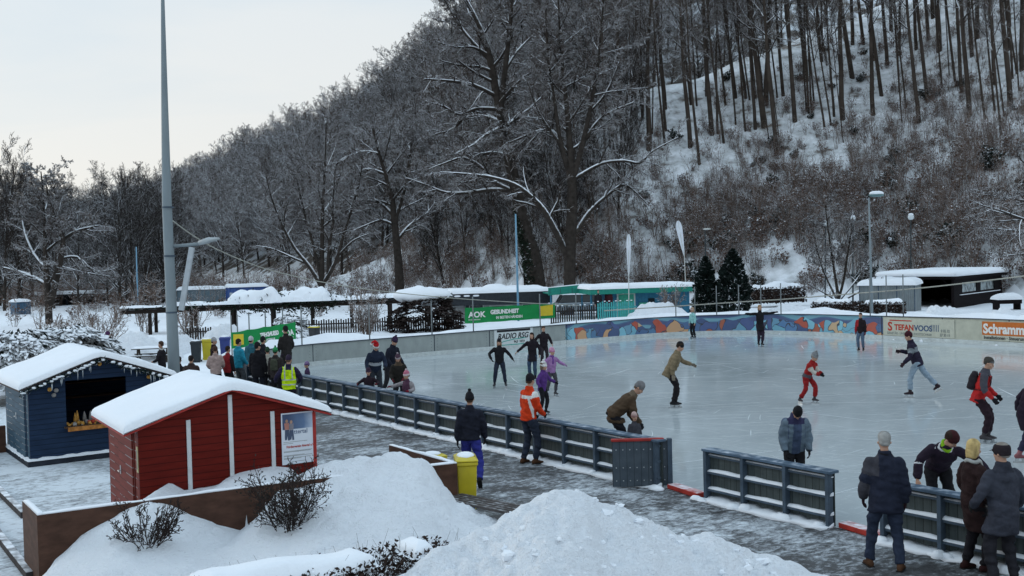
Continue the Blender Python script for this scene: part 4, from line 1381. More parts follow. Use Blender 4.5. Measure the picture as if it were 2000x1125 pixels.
    pm = pants if isinstance(pants, tuple) and isinstance(pants[0], tuple) else (pants,)
    link('trousers', weld(b, 'trousers', vc, [fabric(pm[0])], 4, 0.028 if near else 0.016, int(pos[0] * 10)), o)
    # ---- jacket
    b = MB()
    tor = [(-jlen if jlen < 0.2 else -0.02, .168, .13), (0.04, .17, .13), (.12, .168, .13), (.25, .178, .133), (.36, .182, .130), (.44, .168, .120), (.495, .132, .102), (.535, .095, .088), (.575, .074, .078), (.615, .070, .076)]
    rs_ = [ering(spine(h), Xt if h > 0.3 else Xr, Ft if h > 0.3 else Fd, rx_ * puff, ry_ * puff) for h, rx_, ry_ in tor]
    if jlen >= 0.2:                                        # coat skirt follows the thighs
        mid_k = (Kn['L'] + Kn['R']) / 2
        dn = nrm(mid_k - Pv)
        for i, q in enumerate((jlen, jlen * 0.55)):
            c_ = Pv + dn * q
            spread = abs(Kn['L'][0] - Kn['R'][0]) * 0.4 * q / 0.43
            rs_.insert(i, ering(c_, np.array([1.0, 0, 0]), np.array([0, 1.0, 0]) if abs(dn[1]) < 0.7 else nrm(np.cross([1.0, 0, 0], dn)), (.165 + spread * .5) * puff, (.135 + 0.02) * puff))
    b.rings(rs_)
    for k_ in 'LR':
        limb(b, joint_path(S[k_], E[k_], W[k_]), [.072 * puff, .071 * puff, .065 * puff, .060 * puff, .059 * puff, .055 * puff, .047 * puff], cap1=False)
    jm = [fabric(c_) for c_ in jacket]
    me = weld(b, 'jacket', vc, jm, 4, 0.022 if near else 0.016, int(pos[1] * 10))
    if jcls is not None:
        c = centres(me)
        info = {}
        dists = []
        dt_, _ = seg_dist(c, Pv - U * 0.1, Pv + U * 0.52)
        dists.append(dt_ - 0.09)
        for k_ in 'LR':
            d1, t1 = seg_dist(c, S[k_], E[k_]); d2, t2 = seg_dist(c, E[k_], W[k_])
            dists.append(np.minimum(d1, d2)); info['t' + k_] = np.where(d1 < d2, t1 * 0.5, 0.5 + t2 * 0.5)
        info['part'] = np.argmin(np.array(dists), 0)       # 0 torso, 1 left arm, 2 right arm
        rel = c - Pv
        info['h'], info['x'], info['y'] = rel @ U, rel @ Xt, rel @ Ft
        me.polygons.foreach_set('material_index', np.asarray(jcls(info), int))
    jk = link('jacket', me, o)
    if collar:
        q = MB(); q.rings([ering(Nk + base * h - fh * .004, xh, fh, r_, r_ * 1.05, 14) for h, r_ in ((-.05, .082), (-.01, .085), (.03, .083), (.045, .07))])
        link('collar', weld(q, 'collar', vc, [fabric(collar)], 3), jk)
    # ---- feet
    for k_, q in (('L', fl_), ('R', fr_)):
        yaw, pit = q[3], q[4]
        fd = rot(np.array([0, 1.0, 0]), (0, 0, 1), -yaw)
        xd = np.cross(fd, np.array([0, 0, 1.0]))
        fd2 = rot(fd, xd, -pit); ud = np.cross(xd, fd2)
        a = An[k_]
        fp = lambda y_, z_: a + fd2 * y_ + ud * z_
        m_ = MB()
        m_.rings([ering(fp(y_, z_), xd, ud, rx_, rz_, 12, 0.8) for y_, z_, rx_, rz_ in ((-.085, -.045, .022, .022), (-.07, -.04, .036, .042), (-.02, -.035, .041, .05), (.05, -.045, .043, .038), (.11, -.055, .046, .029), (.15, -.06, .036, .022), (.17, -.063, .018, .012))])
        top = a + nrm(Kn[k_] - a) * (0.19 if shoe[0] == 'skate' else 0.07)
        limb(m_, [fp(-.025, -.03), a, top], [.044, .046, .056 if shoe[0] == 'skate' else .05], cap1=False)
        nm = 'skate' if shoe[0] == 'skate' else 'shoe'
        sh_o = link(nm, weld(m_, nm, vc * 0.8, [fabric(shoe[1])], 2), o)
        if shoe[0] == 'skate':
            q_ = MB()
            q_.obox(fp(.03, -.155), xd * .004, fd2 * .145, ud * .016)
            q_.obox(fp(-.04, -.115), xd * .012, fd2 * .035, ud * .026); q_.obox(fp(.09, -.115), xd * .012, fd2 * .035, ud * .026)
            q_.build('blade', STEELB, sh_o)
        else:
            q_ = MB(); q_.prism([(-.088, 0), (.165, 0), (.16, .045), (.1, .05), (-.03, .042), (-.088, .04), (-.088, 0.0)][:6], fp(0, -.0865) - xd * 0, fd2, ud * 0 + xd, ud * 0.014)
            # the sole is a thin slab under the upper
            q2 = MB(); q2.obox(fp(.042, -.081), xd * .042, fd2 * .12, ud * .007)
            q2.build('sole', BLKM, sh_o, bevel=0.004)
    # ---- hair and headgear
    if hat and not hair and hat[0] != 'hood': hair = ('nape', [(0.03, 0.02, 0.016), (0.06, 0.038, 0.026), (0.09, 0.06, 0.04), (0.02, 0.017, 0.016)][int(abs(pos[0] * 7)) % 4])
    if hair:
        kind, c_ = hair
        q = MB()
        if kind in ('short', 'bob', 'long'):
            q.rings([ering(hp(0, yo, z), xh, fh, rx_ * hs, ry_ * hs, 16) for z, rx_, ry_, yo in ((.065, .056, .036, -.062), (.095, .070, .060, -.046), (.13, .079, .084, -.030), (.17, .084, .104, -.014), (.205, .076, .096, -.012), (.235, .055, .068, -.014), (.25, .02, .03, -.014))])
        if kind in ('bob', 'long'):
            dn_ = -.02 if kind == 'bob' else -.14
            q.rings([ering(hp(0, yo, z), xh, fh, rx_ * hs, ry_ * hs, 16) for z, rx_, ry_, yo in ((dn_, .07, .03, -.055), (dn_ + .03, .092, .052, -.044), (.06, .096, .068, -.032), (.12, .092, .085, -.026), (.17, .085, .09, -.02), (.2, .06, .07, -.02))])
        if kind == 'nape': q.rings([ering(hp(0, yo, z), xh, fh, rx_ * hs, ry_ * hs, 16) for z, rx_, ry_, yo in ((.05, .05, .03, -.060), (.08, .068, .05, -.048), (.115, .074, .075, -.026), (.13, .07, .07, -.026))])
        link('hair', weld(q, 'hair', vc * 0.8, [fabric(c_, 0.35)], 3, 0.012), o)
    if hat:
        kind, cs = hat[0], hat[1:]
        q = MB()
        if kind in ('beanie', 'bobble', 'cap', 'flatcap', 'santa'):
            lo = .118 if kind != 'cap' else .14
            dome = {'beanie': (.262, 1.0), 'bobble': (.268, 1.0), 'cap': (.245, 1.0), 'flatcap': (.235, 1.12), 'santa': (.245, 1.0)}[kind]
            q.rings([ering(hp(0, yo, z), xh, fh, rx_ * hs * dome[1], ry_ * hs * dome[1], 16) for z, rx_, ry_, yo in ((lo - .03, .074, .09, -.022), (lo, .081, .104, -.010), (lo + .035, .083, .106, -.008), (.19, .080, .102, -.010), (.22, .068, .086, -.012), (dome[0] - .012, .042, .05, -.014), (dome[0], .016, .02, -.014))])
            if kind in ('cap', 'flatcap'):
                q.rings([ering(hp(0, y_, z_), xh, uh, rx_ * hs, .008 * hs, 10) for y_, z_, rx_ in ((.07, .15, .075), (.12, .14, .068), (.15, .132, .05), (.165, .128, .02))])
            if kind == 'santa': limb(q, [hp(0, -.01, .22), hp(.05, -.02, .285), hp(.115, -.02, .27), hp(.14, -.02, .21)], [.06 * hs, .045 * hs, .03 * hs, .018 * hs], 10)
        elif kind == 'hood':
            q.rings([ering(hp(0, yo, z), xh, fh, rx_ * hs, ry_ * hs, 16) for z, rx_, ry_, yo in ((-.03, .088, .075, -.02), (.03, .096, .082, -.03), (.09, .10, .092, -.032), (.15, .10, .102, -.026), (.2, .09, .098, -.02), (.24, .06, .07, -.018), (.258, .02, .03, -.018))])
        elif kind == 'headband':
            q.rings([ering(hp(0, -.004, z), xh, fh, .078 * hs, .101 * hs, 16) for z in (.135, .15, .175, .185)])
        ht_o = link(kind if kind in ('beanie', 'hood', 'headband') else 'hat', weld(q, 'hat', vc * 0.8, [fabric(c_) for c_ in cs[:1]], 3, 0.006), o)
        if kind in ('bobble', 'santa'):
            q = MB(); q.ball(hp(0, -.014, .285) if kind == 'bobble' else hp(.142, -.02, .195), .034 * hs, 10)
            q.build('bobble', fabric(cs[1]), ht_o, smooth=True)
        if len(cs) > 1:
            q = MB(); q.rings([ering(hp(0, -.009, z), xh, fh, r_ * hs, (r_ + .022) * hs, 16) for z, r_ in ((.105, .082), (.115, .088), (.15, .089), (.16, .083))])
            q.build('band', fabric(cs[1]), ht_o, smooth=True)
    if scarf:
        q = MB()
        th = np.linspace(0, 2 * math.pi, 15)[:-1]
        ring = [Nk + base * (0.005 + 0.012 * math.sin(a * 3)) + xh * .078 * math.cos(a) + fh * .08 * math.sin(a) for a in th]
        q.tube(ring + ring[:2], .032, 8)
        limb(q, [Nk + fh * .10 + xh * .03, Nk + fh * .135 + xh * .03 - U * .12, Nk + fh * .145 + xh * .045 - U * .27], [.03, .036, .036], 8)
        link('scarf', weld(q, 'scarf', vc * 0.8, [fabric(scarf)], 3, 0.008), o)
    if pack:
        q = MB()
        cb_ = spine(0.30) - Ft * 0.20
        q.rings([ering(cb_ + U * h, Xt, Ft, rx_, ry_, 14, 0.6) for h, rx_, ry_ in ((-.2, .08, .05), (-.18, .12, .085), (0, .125, .09), (.13, .115, .075), (.19, .08, .045))])
        pk = link('backpack', weld(q, 'backpack', vc, [fabric(pack)], 3, 0.01), o)
        for sx_ in (-1, 1):
            q = MB(); q.tube([spine(.45) - Ft * .13 + Xt * sx_ * .1, spine(.53) + Xt * sx_ * .105, spine(.46) + Ft * .13 + Xt * sx_ * .11, spine(.28) + Ft * .145 + Xt * sx_ * .13, spine(.16) + Xt * sx_ * .19, spine(.14) - Ft * .13 + Xt * sx_ * .13], [(.022, .008)] * 6, 8)
            q.build('strap', fabric(pack), pk)
    PERSONS.append(o)
    return o
BLKM = mat('dark_rubber_sole', (0.015, 0.014, 0.014), 0.7, 0.2)
def gpos(u, v, z=0.0):
    p = G(u, v, z); return np.array([p[0], p[1], z])
def ypos(u, Y, z=0.0, v=800):
    p = P(u, v, Y); p[2] = z; return p
SK = ('skate', SKATE)
BRN = ('shoe', (0.07, 0.035, 0.02))

# ---- near right
person('grey haired man seen from behind in a dark jacket and jeans by the red sill', gpos(1731, 1111), 1.80, 165, head=(-8, 0), feet={'L': (-0.20, 0.10, 0, -18, 0), 'R': (0.17, -0.06, 0, 16, 0)},
       hands={'L': (-0.10, 0.10, -0.50), 'R': (0.08, 0.04, -0.52)}, jacket=(NAVY, (0.045, 0.045, 0.055)), jlen=0.20, puff=1.2, jcls=lambda i: ((i['part'] == 1) | ((i['part'] == 0) & (i['h'] > 0.30) & (i['x'] < -0.08))) & ~((i['part'] == 1) & (i['tL'] > 0.3) & (i['tL'] < 0.5)),
       pants=(0.026, 0.035, 0.06), shoe=BRN, hair=('short', (0.26, 0.26, 0.25)), glove=(0.03, 0.015, 0.02), collar=(0.012, 0.012, 0.016))
person('man in a dark jacket with white piping and lime collar leaning over the barrier', ypos(1838, 15.75, 0), 1.78, -5, lean=50, hip=(0, -0.20), feet={'L': (-0.13, -0.15, 0, -10, 0), 'R': (0.13, -0.15, 0, 10, 0)}, head=(-35, -28), twist=10,
       hands={'L': (-0.42, 0.10, -0.30), 'R': (0.24, 0.06, -0.44), 'pL': (-0.3, -0.5, 0.5), 'pR': (0.6, -0.4, 0.3)}, jacket=((0.022, 0.015, 0.026), (0.55, 0.56, 0.58)), jlen=0.05, puff=1.05,
       jcls=lambda i: ((i['part'] > 0) & ((np.abs(i['tR'] - 0.55) < 0.018) & (i['part'] == 2) | (np.abs(i['tL'] - 0.45) < 0.02) & (i['part'] == 1))) | ((i['h'] > 0.52) & (i['part'] == 0) & (i['h'] < 0.545)), shoe=SK, hat=('beanie', (0.045, 0.014, 0.016)), hair=('short', (0.03, 0.018, 0.015)), collar=(0.22, 0.45, 0.02), glove=None)
person('blonde woman in a long dark brown coat with a pale scarf in profile', gpos(1902, 1113), 1.70, 105, head=(-12, 0), feet={'L': (-0.10, -0.05, 0, -5, 0), 'R': (0.13, 0.08, 0, 10, 0)}, hands={'L': (-0.04, 0.18, -0.42), 'R': (0.05, 0.12, -0.45)},
       jacket=((0.026, 0.014, 0.014),), jlen=0.42, puff=1.1, pants=(0.014, 0.013, 0.016), shoe=('shoe', (0.03, 0.012, 0.012)), hair=('bob', (0.46, 0.34, 0.15)), scarf=(0.36, 0.37, 0.36), glove=BLK, collar=(0.026, 0.014, 0.014))
person('man in a grey coat and dark flat cap seen from behind at lower right', gpos(1962, 1142), 1.76, 190, head=(-20, 0), feet={'L': (-0.14, 0, 0, -12, 0), 'R': (0.16, 0.02, 0, 14, 0)}, hands={'L': (-0.12, 0.2, -0.42), 'R': (0.12, 0.15, -0.46)},
       jacket=((0.042, 0.046, 0.062), (0.03, 0.033, 0.045)), jlen=0.30, puff=1.18, jcls=lambda i: (i['h'] > 0.50) & (i['part'] == 0), pants=(0.024, 0.024, 0.03), hat=('flatcap', (0.022, 0.017, 0.02)), hair=('short', (0.20, 0.18, 0.16)), collar=(0.016, 0.015, 0.018), glove=(0.02, 0.02, 0.02))
person('man in an orange red jacket with white stripes leaning on the barrier', gpos(1034, 905), 1.82, 128, lean=4, head=(-15, -4), feet={'L': (-0.12, -0.05, 0, -10, 0), 'R': (0.13, 0.06, 0, 12, 0)}, hands={'L': (-0.03, 0.20, -0.44), 'R': (0.0, 0.22, -0.42)},
       jacket=((0.55, 0.045, 0.012), (0.62, 0.62, 0.6)), jlen=0.07, puff=1.08, jcls=lambda i: ((i['part'] == 0) & (np.abs(i['h'] - 0.40) < 0.032) & (i['y'] < 0.02)) | ((i['part'] == 0) & (i['y'] > -0.10) & (np.abs(i['x'] - 0.10 - 0.25 * (0.40 - i['h'])) < 0.022) & (i['y'] < 0) & (i['h'] < 0.4)) | ((i['part'] == 2) & (i['tR'] < 0.12)),
       pants=(0.025, 0.032, 0.05), shoe=BRN, hat=('beanie', BLK), glove=BLK)
person('man in dark jacket and bright blue trousers walking away past the yellow bin', gpos(921, 948), 1.72, 176, lean=4, head=(0, 0), feet={'L': (-0.09, 0.18, 0, -6, 0), 'R': (0.20, -0.34, 0.10, 6, 50), 'lift': 'R'}, hands={'L': (-0.08, -0.05, -0.53), 'R': (0.10, 0.10, -0.5)},
       jacket=((0.014, 0.016, 0.026),), jlen=0.05, puff=1.16, pants=(0.03, 0.035, 0.21), shoe=('shoe', (0.012, 0.012, 0.014)), hat=('bobble', BLK, BLK), glove=BLK)

# ---- skaters
person('man in a brown hooded coat bending over a child at the barrier', ypos(1209, 21.9), 1.80, 92, lean=48, hip=(0, -0.12), feet={'L': (-0.13, 0, 0, -8, 0), 'R': (0.14, 0.1, 0, 8, 0)}, head=(10, -18), hands={'L': (0.04, 0.10, -0.50), 'R': (-0.03, 0.16, -0.50)},
       jacket=((0.07, 0.047, 0.03), (0.13, 0.10, 0.07)), jlen=0.20, puff=1.14, jcls=lambda i: (i['h'] > 0.50) & (i['part'] == 0), pants=BLK, shoe=SK, hat=('beanie', (0.15, 0.15, 0.155)), glove=BLK, collar=(0.13, 0.10, 0.075))
person('small child in a striped pink hat between the bending man and the barrier', ypos(1238, 21.35), 1.03, 20, kid=True, head=(0, 0), jacket=((0.05, 0.05, 0.06),), pants=BLK, shoe=SK, hat=('beanie', (0.42, 0.30, 0.28), (0.28, 0.16, 0.15)), near=False, glove=BLK)
person('man in a tan jacket and black beanie gliding on one skate', gpos(1316, 797), 1.80, 84, lean=24, hip=(0, -0.10), feet={'L': (-0.05, 0.05, 0, -4, 0), 'R': (0.02, -0.02, 0.0, 4, 0)}, crouch=0.03, head=(0, -8), hands={'L': (-0.18, 0.40, -0.27), 'R': (0.16, -0.12, -0.48), 'pR': (0.3, -1, 0)},
       jacket=((0.17, 0.135, 0.085),), jlen=0.16, puff=1.14, pants=(0.016, 0.014, 0.016), shoe=SK, hat=('beanie', BLK), hair=('short', (0.03, 0.02, 0.015)), glove=(0.2, 0.17, 0.13))
person('child in a red snowsuit and grey hat skating with hands forward', gpos(1580, 788), 1.40, 42, lean=24, hip=(0.0, -0.06), crouch=0.05, kid=True, feet={'L': (-0.16, 0.12, 0, -10, 0), 'R': (0.22, -0.22, 0, 25, 0)}, head=(0, -12), hands={'L': (0.12, 0.36, -0.30), 'R': (-0.12, 0.34, -0.34)},
       jacket=((0.27, 0.018, 0.018), (0.09, 0.085, 0.10), (0.42, 0.40, 0.36)), jlen=0.06, puff=1.12, jcls=lambda i: np.where((i['part'] == 0) & (i['h'] < 0.10), 1, np.where((i['part'] > 0) & (np.where(i['part'] == 1, i['tL'], i['tR']) > 0.2) & (np.where(i['part'] == 1, i['tL'], i['tR']) < 0.75), 2, 0)),
       pants=(0.24, 0.016, 0.018), flare=0.022, shoe=('skate', (0.06, 0.05, 0.055)), hat=('bobble', (0.17, 0.18, 0.19), (0.22, 0.22, 0.22)), glove=BLK)
person('boy in a grey blue jacket looking down behind the short barrier section', ypos(1549, 18.15), 1.66, 2, lean=14, head=(0, -55), hands={'L': (-0.05, 0.08, -0.50), 'R': (0.05, 0.08, -0.50)}, feet={'L': (-0.10, 0, 0, -8, 0), 'R': (0.10, 0.02, 0, 8, 0)},
       jacket=((0.05, 0.07, 0.12), (0.11, 0.15, 0.19), (0.03, 0.03, 0.07)), jlen=0.10, puff=1.24, jcls=lambda i: np.where((i['part'] == 0) & (i['h'] > 0.47), 2, np.where((i['part'] == 0) & (np.abs(np.abs(i['x']) - 0.11) < 0.035) & (i['y'] > 0), 1, np.where((i['part'] > 0) & (i['y'] > 0.03), 1, 0))), pants=BLK, shoe=SK, hat=('beanie', (0.012, 0.012, 0.014)), collar=(0.03, 0.03, 0.07), glove=BLK)
person('skater in light jeans and a dark jacket with a grey band pushing off', gpos(1790, 777), 1.80, -112, lean=16, side=-3, hip=(0, -0.03), feet={'L': (-0.02, 0.16, 0, 6, 0), 'R': (0.34, -0.62, 0.03, 40, 28), 'lift': 'R'}, head=(0, -6), hands={'L': (-0.10, 0.18, -0.46), 'R': (0.05, 0.30, -0.20)},
       jacket=((0.022, 0.018, 0.035), (0.15, 0.17, 0.19)), jlen=0.12, puff=1.12, jcls=lambda i: ((i['h'] > 0.27) & (i['h'] < 0.40) & (i['part'] == 0)) | ((i['part'] > 0) & (np.where(i['part'] == 1, i['tL'], i['tR']) > 0.15) & (np.where(i['part'] == 1, i['tL'], i['tR']) < 0.38)), pants=(0.24, 0.31, 0.38), flare=0.012, shoe=('skate', (0.035, 0.025, 0.03)), hat=('beanie', (0.045, 0.012, 0.018)), glove=(0.035, 0.02, 0.025))
person('man in a red and grey jacket with a black backpack skating right', gpos(1924, 866), 1.82, 62, lean=15, hip=(0, -0.12), crouch=0.04, feet={'L': (-0.10, 0.05, 0, -3, 0), 'R': (0.06, -0.02, 0, 6, 0)}, head=(0, -10), hands={'L': (-0.05, 0.20, -0.44), 'R': (0.06, 0.16, -0.46)},
       jacket=((0.40, 0.022, 0.022), (0.06, 0.06, 0.075)), jlen=0.12, puff=1.08, jcls=lambda i: ((i['part'] == 2) & (i['tR'] < 0.62)) | ((i['part'] == 0) & (i['h'] > 0.49)) | ((i['part'] == 1) & (i['tL'] < 0.2)), pants=(0.024, 0.014, 0.02), shoe=('skate', (0.06, 0.055, 0.06)), hat=('headband', (0.12, 0.12, 0.12)), hair=('short', (0.05, 0.045, 0.04)), pack=(0.025, 0.02, 0.025), glove=BLK)
person('person in a long dark coat cut off by the right edge on the ice', gpos(2003, 906), 1.74, 75, lean=14, feet={'L': (-0.1, -0.1, 0, -6, 0), 'R': (0.12, 0.2, 0, 10, 0)}, jacket=((0.018, 0.012, 0.022),), jlen=0.36, puff=1.2, pants=(0.03, 0.03, 0.06), shoe=('skate', (0.25, 0.10, 0.11)), hat=('beanie', BLK), hands={'L': (-0.1, -0.2, -0.45), 'R': (0.1, 0.2, -0.45)}, glove=BLK)
F_ = dict(near=False)
person('child in a pale turquoise jacket and black trousers by the mural', gpos(1355, 662), 1.42, -55, kid=True, jacket=((0.25, 0.50, 0.50),), pants=BLK, flare=0.02, shoe=SK, hair=('bob', (0.35, 0.24, 0.16)), hat=('headband', (0.45, 0.35, 0.36)), lean=5, **F_)
person('woman in a black coat with both arms stretched out before the mural', gpos(1485, 677), 1.74, 8, jacket=(BLK,), jlen=0.30, pants=(0.03, 0.022, 0.035), shoe=SK, hair=('bob', (0.30, 0.19, 0.10)), hands={'L': (-0.50, 0.12, 0.04), 'R': (0.50, 0.12, 0.02)}, feet={'L': (-0.05, 0.1, 0, -5, 0), 'R': (0.06, -0.05, 0, 5, 0)}, glove=BLK, **F_)
person('youth in a dark jacket with a red sleeve and jeans near the cream boards', gpos(1682, 688), 1.52, -35, jacket=((0.02, 0.014, 0.016), (0.28, 0.02, 0.025)), jcls=lambda i: (i['part'] == 2) | ((i['part'] == 0) & (i['x'] > 0.07) & (i['h'] > 0.2)), jlen=0.12, pants=(0.08, 0.12, 0.18), shoe=('skate', (0.04, 0.03, 0.03)), hair=('short', (0.03, 0.018, 0.015)), glove=(0.2, 0.02, 0.025), **F_)
person('girl in black with ginger hair and wide stance, arms held out', gpos(977, 758), 1.52, 0, head=(10, 0), jacket=(BLK,), jlen=0.08, pants=(0.022, 0.028, 0.045), shoe=('skate', (0.04, 0.04, 0.045)), hair=('long', (0.20, 0.10, 0.05)), hat=('beanie', BLK), hands={'L': (-0.34, 0.08, -0.40), 'R': (0.14, 0.14, -0.36), 'pR': (1, -0.3, -0.2)}, feet={'L': (-0.21, 0, 0, -12, 0), 'R': (0.21, 0, 0, 14, 0)}, glove=BLK, **F_)
person('girl in a dark coat reaching out a hand to the girl in black', gpos(1041, 744), 1.56, -12, jacket=((0.016, 0.013, 0.018),), jlen=0.26, pants=(0.04, 0.065, 0.11), shoe=SK, hair=('long', (0.028, 0.018, 0.016)), hands={'R': (0.42, 0.10, -0.36), 'L': (-0.12, 0.02, -0.48)}, feet={'L': (-0.1, 0, 0, -8, 0), 'R': (0.1, 0.05, 0, 8, 0)}, **F_)
person('boy in a dark jacket with brown hair behind the two girls', gpos(1063, 719), 1.50, 15, jacket=((0.018, 0.014, 0.018),), jlen=0.10, puff=1.1, pants=(0.03, 0.025, 0.03), shoe=SK, hair=('short', (0.06, 0.035, 0.025)), hands={'L': (-0.20, 0.05, -0.42), 'R': (0.25, 0.05, -0.38)}, **F_)
person('child in a purple jacket and white hat beside the orange red jacket', gpos(1060, 811), 1.32, 60, kid=True, lean=5, jacket=((0.085, 0.035, 0.17),), jlen=0.14, puff=1.1, pants=BLK, shoe=SK, hat=('bobble', (0.58, 0.58, 0.58), (0.62, 0.62, 0.62)), hair=('bob', (0.12, 0.08, 0.06)), hands={'L': (-0.18, 0.30, -0.32), 'R': (0.14, 0.05, -0.44)}, feet={'L': (-0.1, 0.08, 0, -6, 0), 'R': (0.12, -0.05, 0, 8, 0)}, glove=BLK, **F_)
person('child in a lilac jacket and pink hat holding one arm out', gpos(1078, 774), 1.36, 35, kid=True, lean=4, jacket=((0.30, 0.16, 0.34),), jlen=0.10, puff=1.14, pants=(0.06, 0.058, 0.068), flare=0.012, shoe=('skate', (0.05, 0.05, 0.055)), hat=('beanie', (0.48, 0.25, 0.36), (0.42, 0.18, 0.3)), hands={'L': (-0.30, 0.22, -0.26), 'R': (0.20, 0.05, -0.40)}, feet={'L': (-0.1, 0.1, 0, -6, 0), 'R': (0.18, -0.12, 0, 10, 0)}, scarf=(0.14, 0.05, 0.25), glove=(0.3, 0.16, 0.32), **F_)

# ---- group at the near boards
person('man in a red and white santa hat leaning on the near boards', ypos(735, 32.1), 1.80, 14, lean=22, head=(-10, -20), hands={'L': (-0.06, 0.30, -0.36), 'R': (0.08, 0.20, -0.44)}, jacket=((0.018, 0.025, 0.045), (0.40, 0.42, 0.46)), jcls=lambda i: (i['part'] == 0) & (np.abs(i['h'] - 0.20) < 0.05) & (i['y'] > 0), jlen=0.10, puff=1.1, pants=(0.03, 0.035, 0.045), shoe=SK, hat=('santa', (0.42, 0.015, 0.02), (0.65, 0.66, 0.66)), glove=BLK, **F_)
person('person in dark clothes and a dark purple hat behind the santa hat', ypos(764, 33.2), 1.82, 55, lean=14, head=(0, -18), jacket=((0.014, 0.016, 0.026),), jlen=0.14, puff=1.08, pants=(0.025, 0.025, 0.03), shoe=SK, hat=('bobble', (0.035, 0.02, 0.05), (0.03, 0.02, 0.04)), hands={'L': (0.0, 0.24, -0.42), 'R': (0.05, 0.15, -0.46)}, feet={'L': (-0.12, 0.12, 0, -5, 0), 'R': (0.14, -0.2, 0, 8, 0)}, glove=BLK, **F_)
person('woman with long brown hair and a striped bobble hat at the boards', ypos(781, 30.4), 1.52, 0, lean=8, head=(5, -14), jacket=((0.022, 0.02, 0.018), (0.07, 0.05, 0.035)), jcls=lambda i: (i['part'] == 0) & (i['h'] > 0.48), jlen=0.10, puff=1.16, pants=BLK, shoe=SK, hat=('bobble', (0.07, 0.04, 0.06), (0.30, 0.26, 0.28)), hair=('long', (0.085, 0.045, 0.028)), hands={'L': (-0.02, 0.22, -0.40), 'R': (0.02, 0.22, -0.42)}, glove=(0.12, 0.02, 0.03), **F_)
person('child in dark clothes leaning arms on the boards below the santa hat', ypos(722, 29.35), 1.22, -8, kid=True, jacket=((0.022, 0.014, 0.02),), pants=BLK, shoe=SK, hat=('beanie', (0.035, 0.02, 0.035), (0.05, 0.03, 0.05)), hands={'L': (-0.22, 0.24, -0.16), 'R': (0.22, 0.24, -0.16)}, glove=(0.10, 0.012, 0.02), puff=1.1, **F_)
person('child in a pink striped hat with one arm along the boards', ypos(797, 27.9), 1.26, -25, kid=True, jacket=((0.075, 0.035, 0.06), (0.26, 0.24, 0.25)), jcls=lambda i: i['part'] > 0, pants=BLK, shoe=SK, hat=('bobble', (0.42, 0.14, 0.20), (0.5, 0.42, 0.44)), hands={'R': (0.42, 0.20, -0.12), 'L': (-0.05, 0.26, -0.25)}, glove=(0.2, 0.015, 0.03), puff=1.12, head=(20, -5), **F_)
person('small child in a purple striped hat behind the boards beside the yellow vest', ypos(603, 32.7), 1.13, -60, kid=True, jacket=((0.05, 0.03, 0.07),), pants=BLK, shoe=SK, hat=('beanie', (0.20, 0.14, 0.26), (0.10, 0.06, 0.15)), glove=BLK, **F_)

# ---- crowd at the entrance
HV = ((0.025, 0.022, 0.05), (0.50, 0.72, 0.01), (0.42, 0.45, 0.46))
person('steward in a yellow high visibility vest with grey reflective bands', ypos(566, 29.0), 1.74, 188, head=(15, -10), jacket=HV, jcls=lambda i: np.where(i['part'] > 0, 0, np.where((np.abs(i['h'] - 0.06) < 0.018) | (np.abs(i['h'] - 0.19) < 0.018) | ((np.abs(np.abs(i['x']) - 0.10) < 0.016) & (i['h'] > 0.2)), 2, np.where((i['h'] < 0.46), 1, np.where(np.abs(i['x']) > 0.075, 1, 0)))), jlen=0.08, puff=1.14, pants=(0.02, 0.018, 0.03), hat=('beanie', (0.03, 0.022, 0.04)), hands={'L': (-0.2, 0.25, -0.35), 'R': (0.10, 0.25, -0.35)}, glove=BLK)
C = dict(near=False)
person('tall man in a dark coat and black hat standing above the crowd', ypos(563, 37.6), 1.92, -140, jacket=((0.024, 0.022, 0.022),), jlen=0.36, puff=1.05, pants=(0.03, 0.025, 0.035), shoe=SK, hat=('beanie', BLK), hands={'L': (0.02, 0.22, -0.38), 'R': (0.0, 0.2, -0.4)}, glove=BLK, **C)
person('person in a bright green bobble hat and brown jacket with back turned', ypos(541, 33.2), 1.62, 175, jacket=((0.035, 0.03, 0.03),), jlen=0.16, puff=1.12, pants=BLK, hat=('bobble', (0.03, 0.22, 0.08), (0.02, 0.12, 0.05)), pack=(0.05, 0.055, 0.04), glove=BLK, **C)
person('person in a cream jacket half hidden behind the green hat', ypos(526, 34.3), 1.55, 190, jacket=((0.38, 0.37, 0.32),), jlen=0.10, pants=(0.03, 0.03, 0.035), hat=('beanie', (0.02, 0.05, 0.03)), **C)
person('broad person all in black with a hood down behind the gate panel', ypos(506, 33.4), 1.78, 170, jacket=((0.012, 0.012, 0.015),), jlen=0.22, puff=1.2, pants=(0.016, 0.018, 0.026), hat=('beanie', BLK), head=(25, 0), glove=BLK, **C)
person('person in a dark jacket and black hat farther back in the crowd', ypos(517, 36.2), 1.76, 150, jacket=((0.016, 0.018, 0.024),), jlen=0.1, pants=BLK, hat=('beanie', BLK), **C)
person('person in a bright turquoise jacket and jeans beside the gate panel', ypos(469, 35.4), 1.76, 140, jacket=((0.02, 0.22, 0.32),), jlen=0.10, puff=1.14, pants=(0.07, 0.08, 0.09), hair=('short', (0.02, 0.017, 0.016)), hands={'L': (0.02, 0.28, -0.36), 'R': (0.05, 0.18, -0.44)}, **C)
person('person in a teal jacket and pale grey hat amid the crowd', ypos(494, 37.0), 1.72, 160, jacket=((0.03, 0.12, 0.16),), jlen=0.1, puff=1.1, pants=BLK, hat=('beanie', (0.42, 0.44, 0.46)), **C)
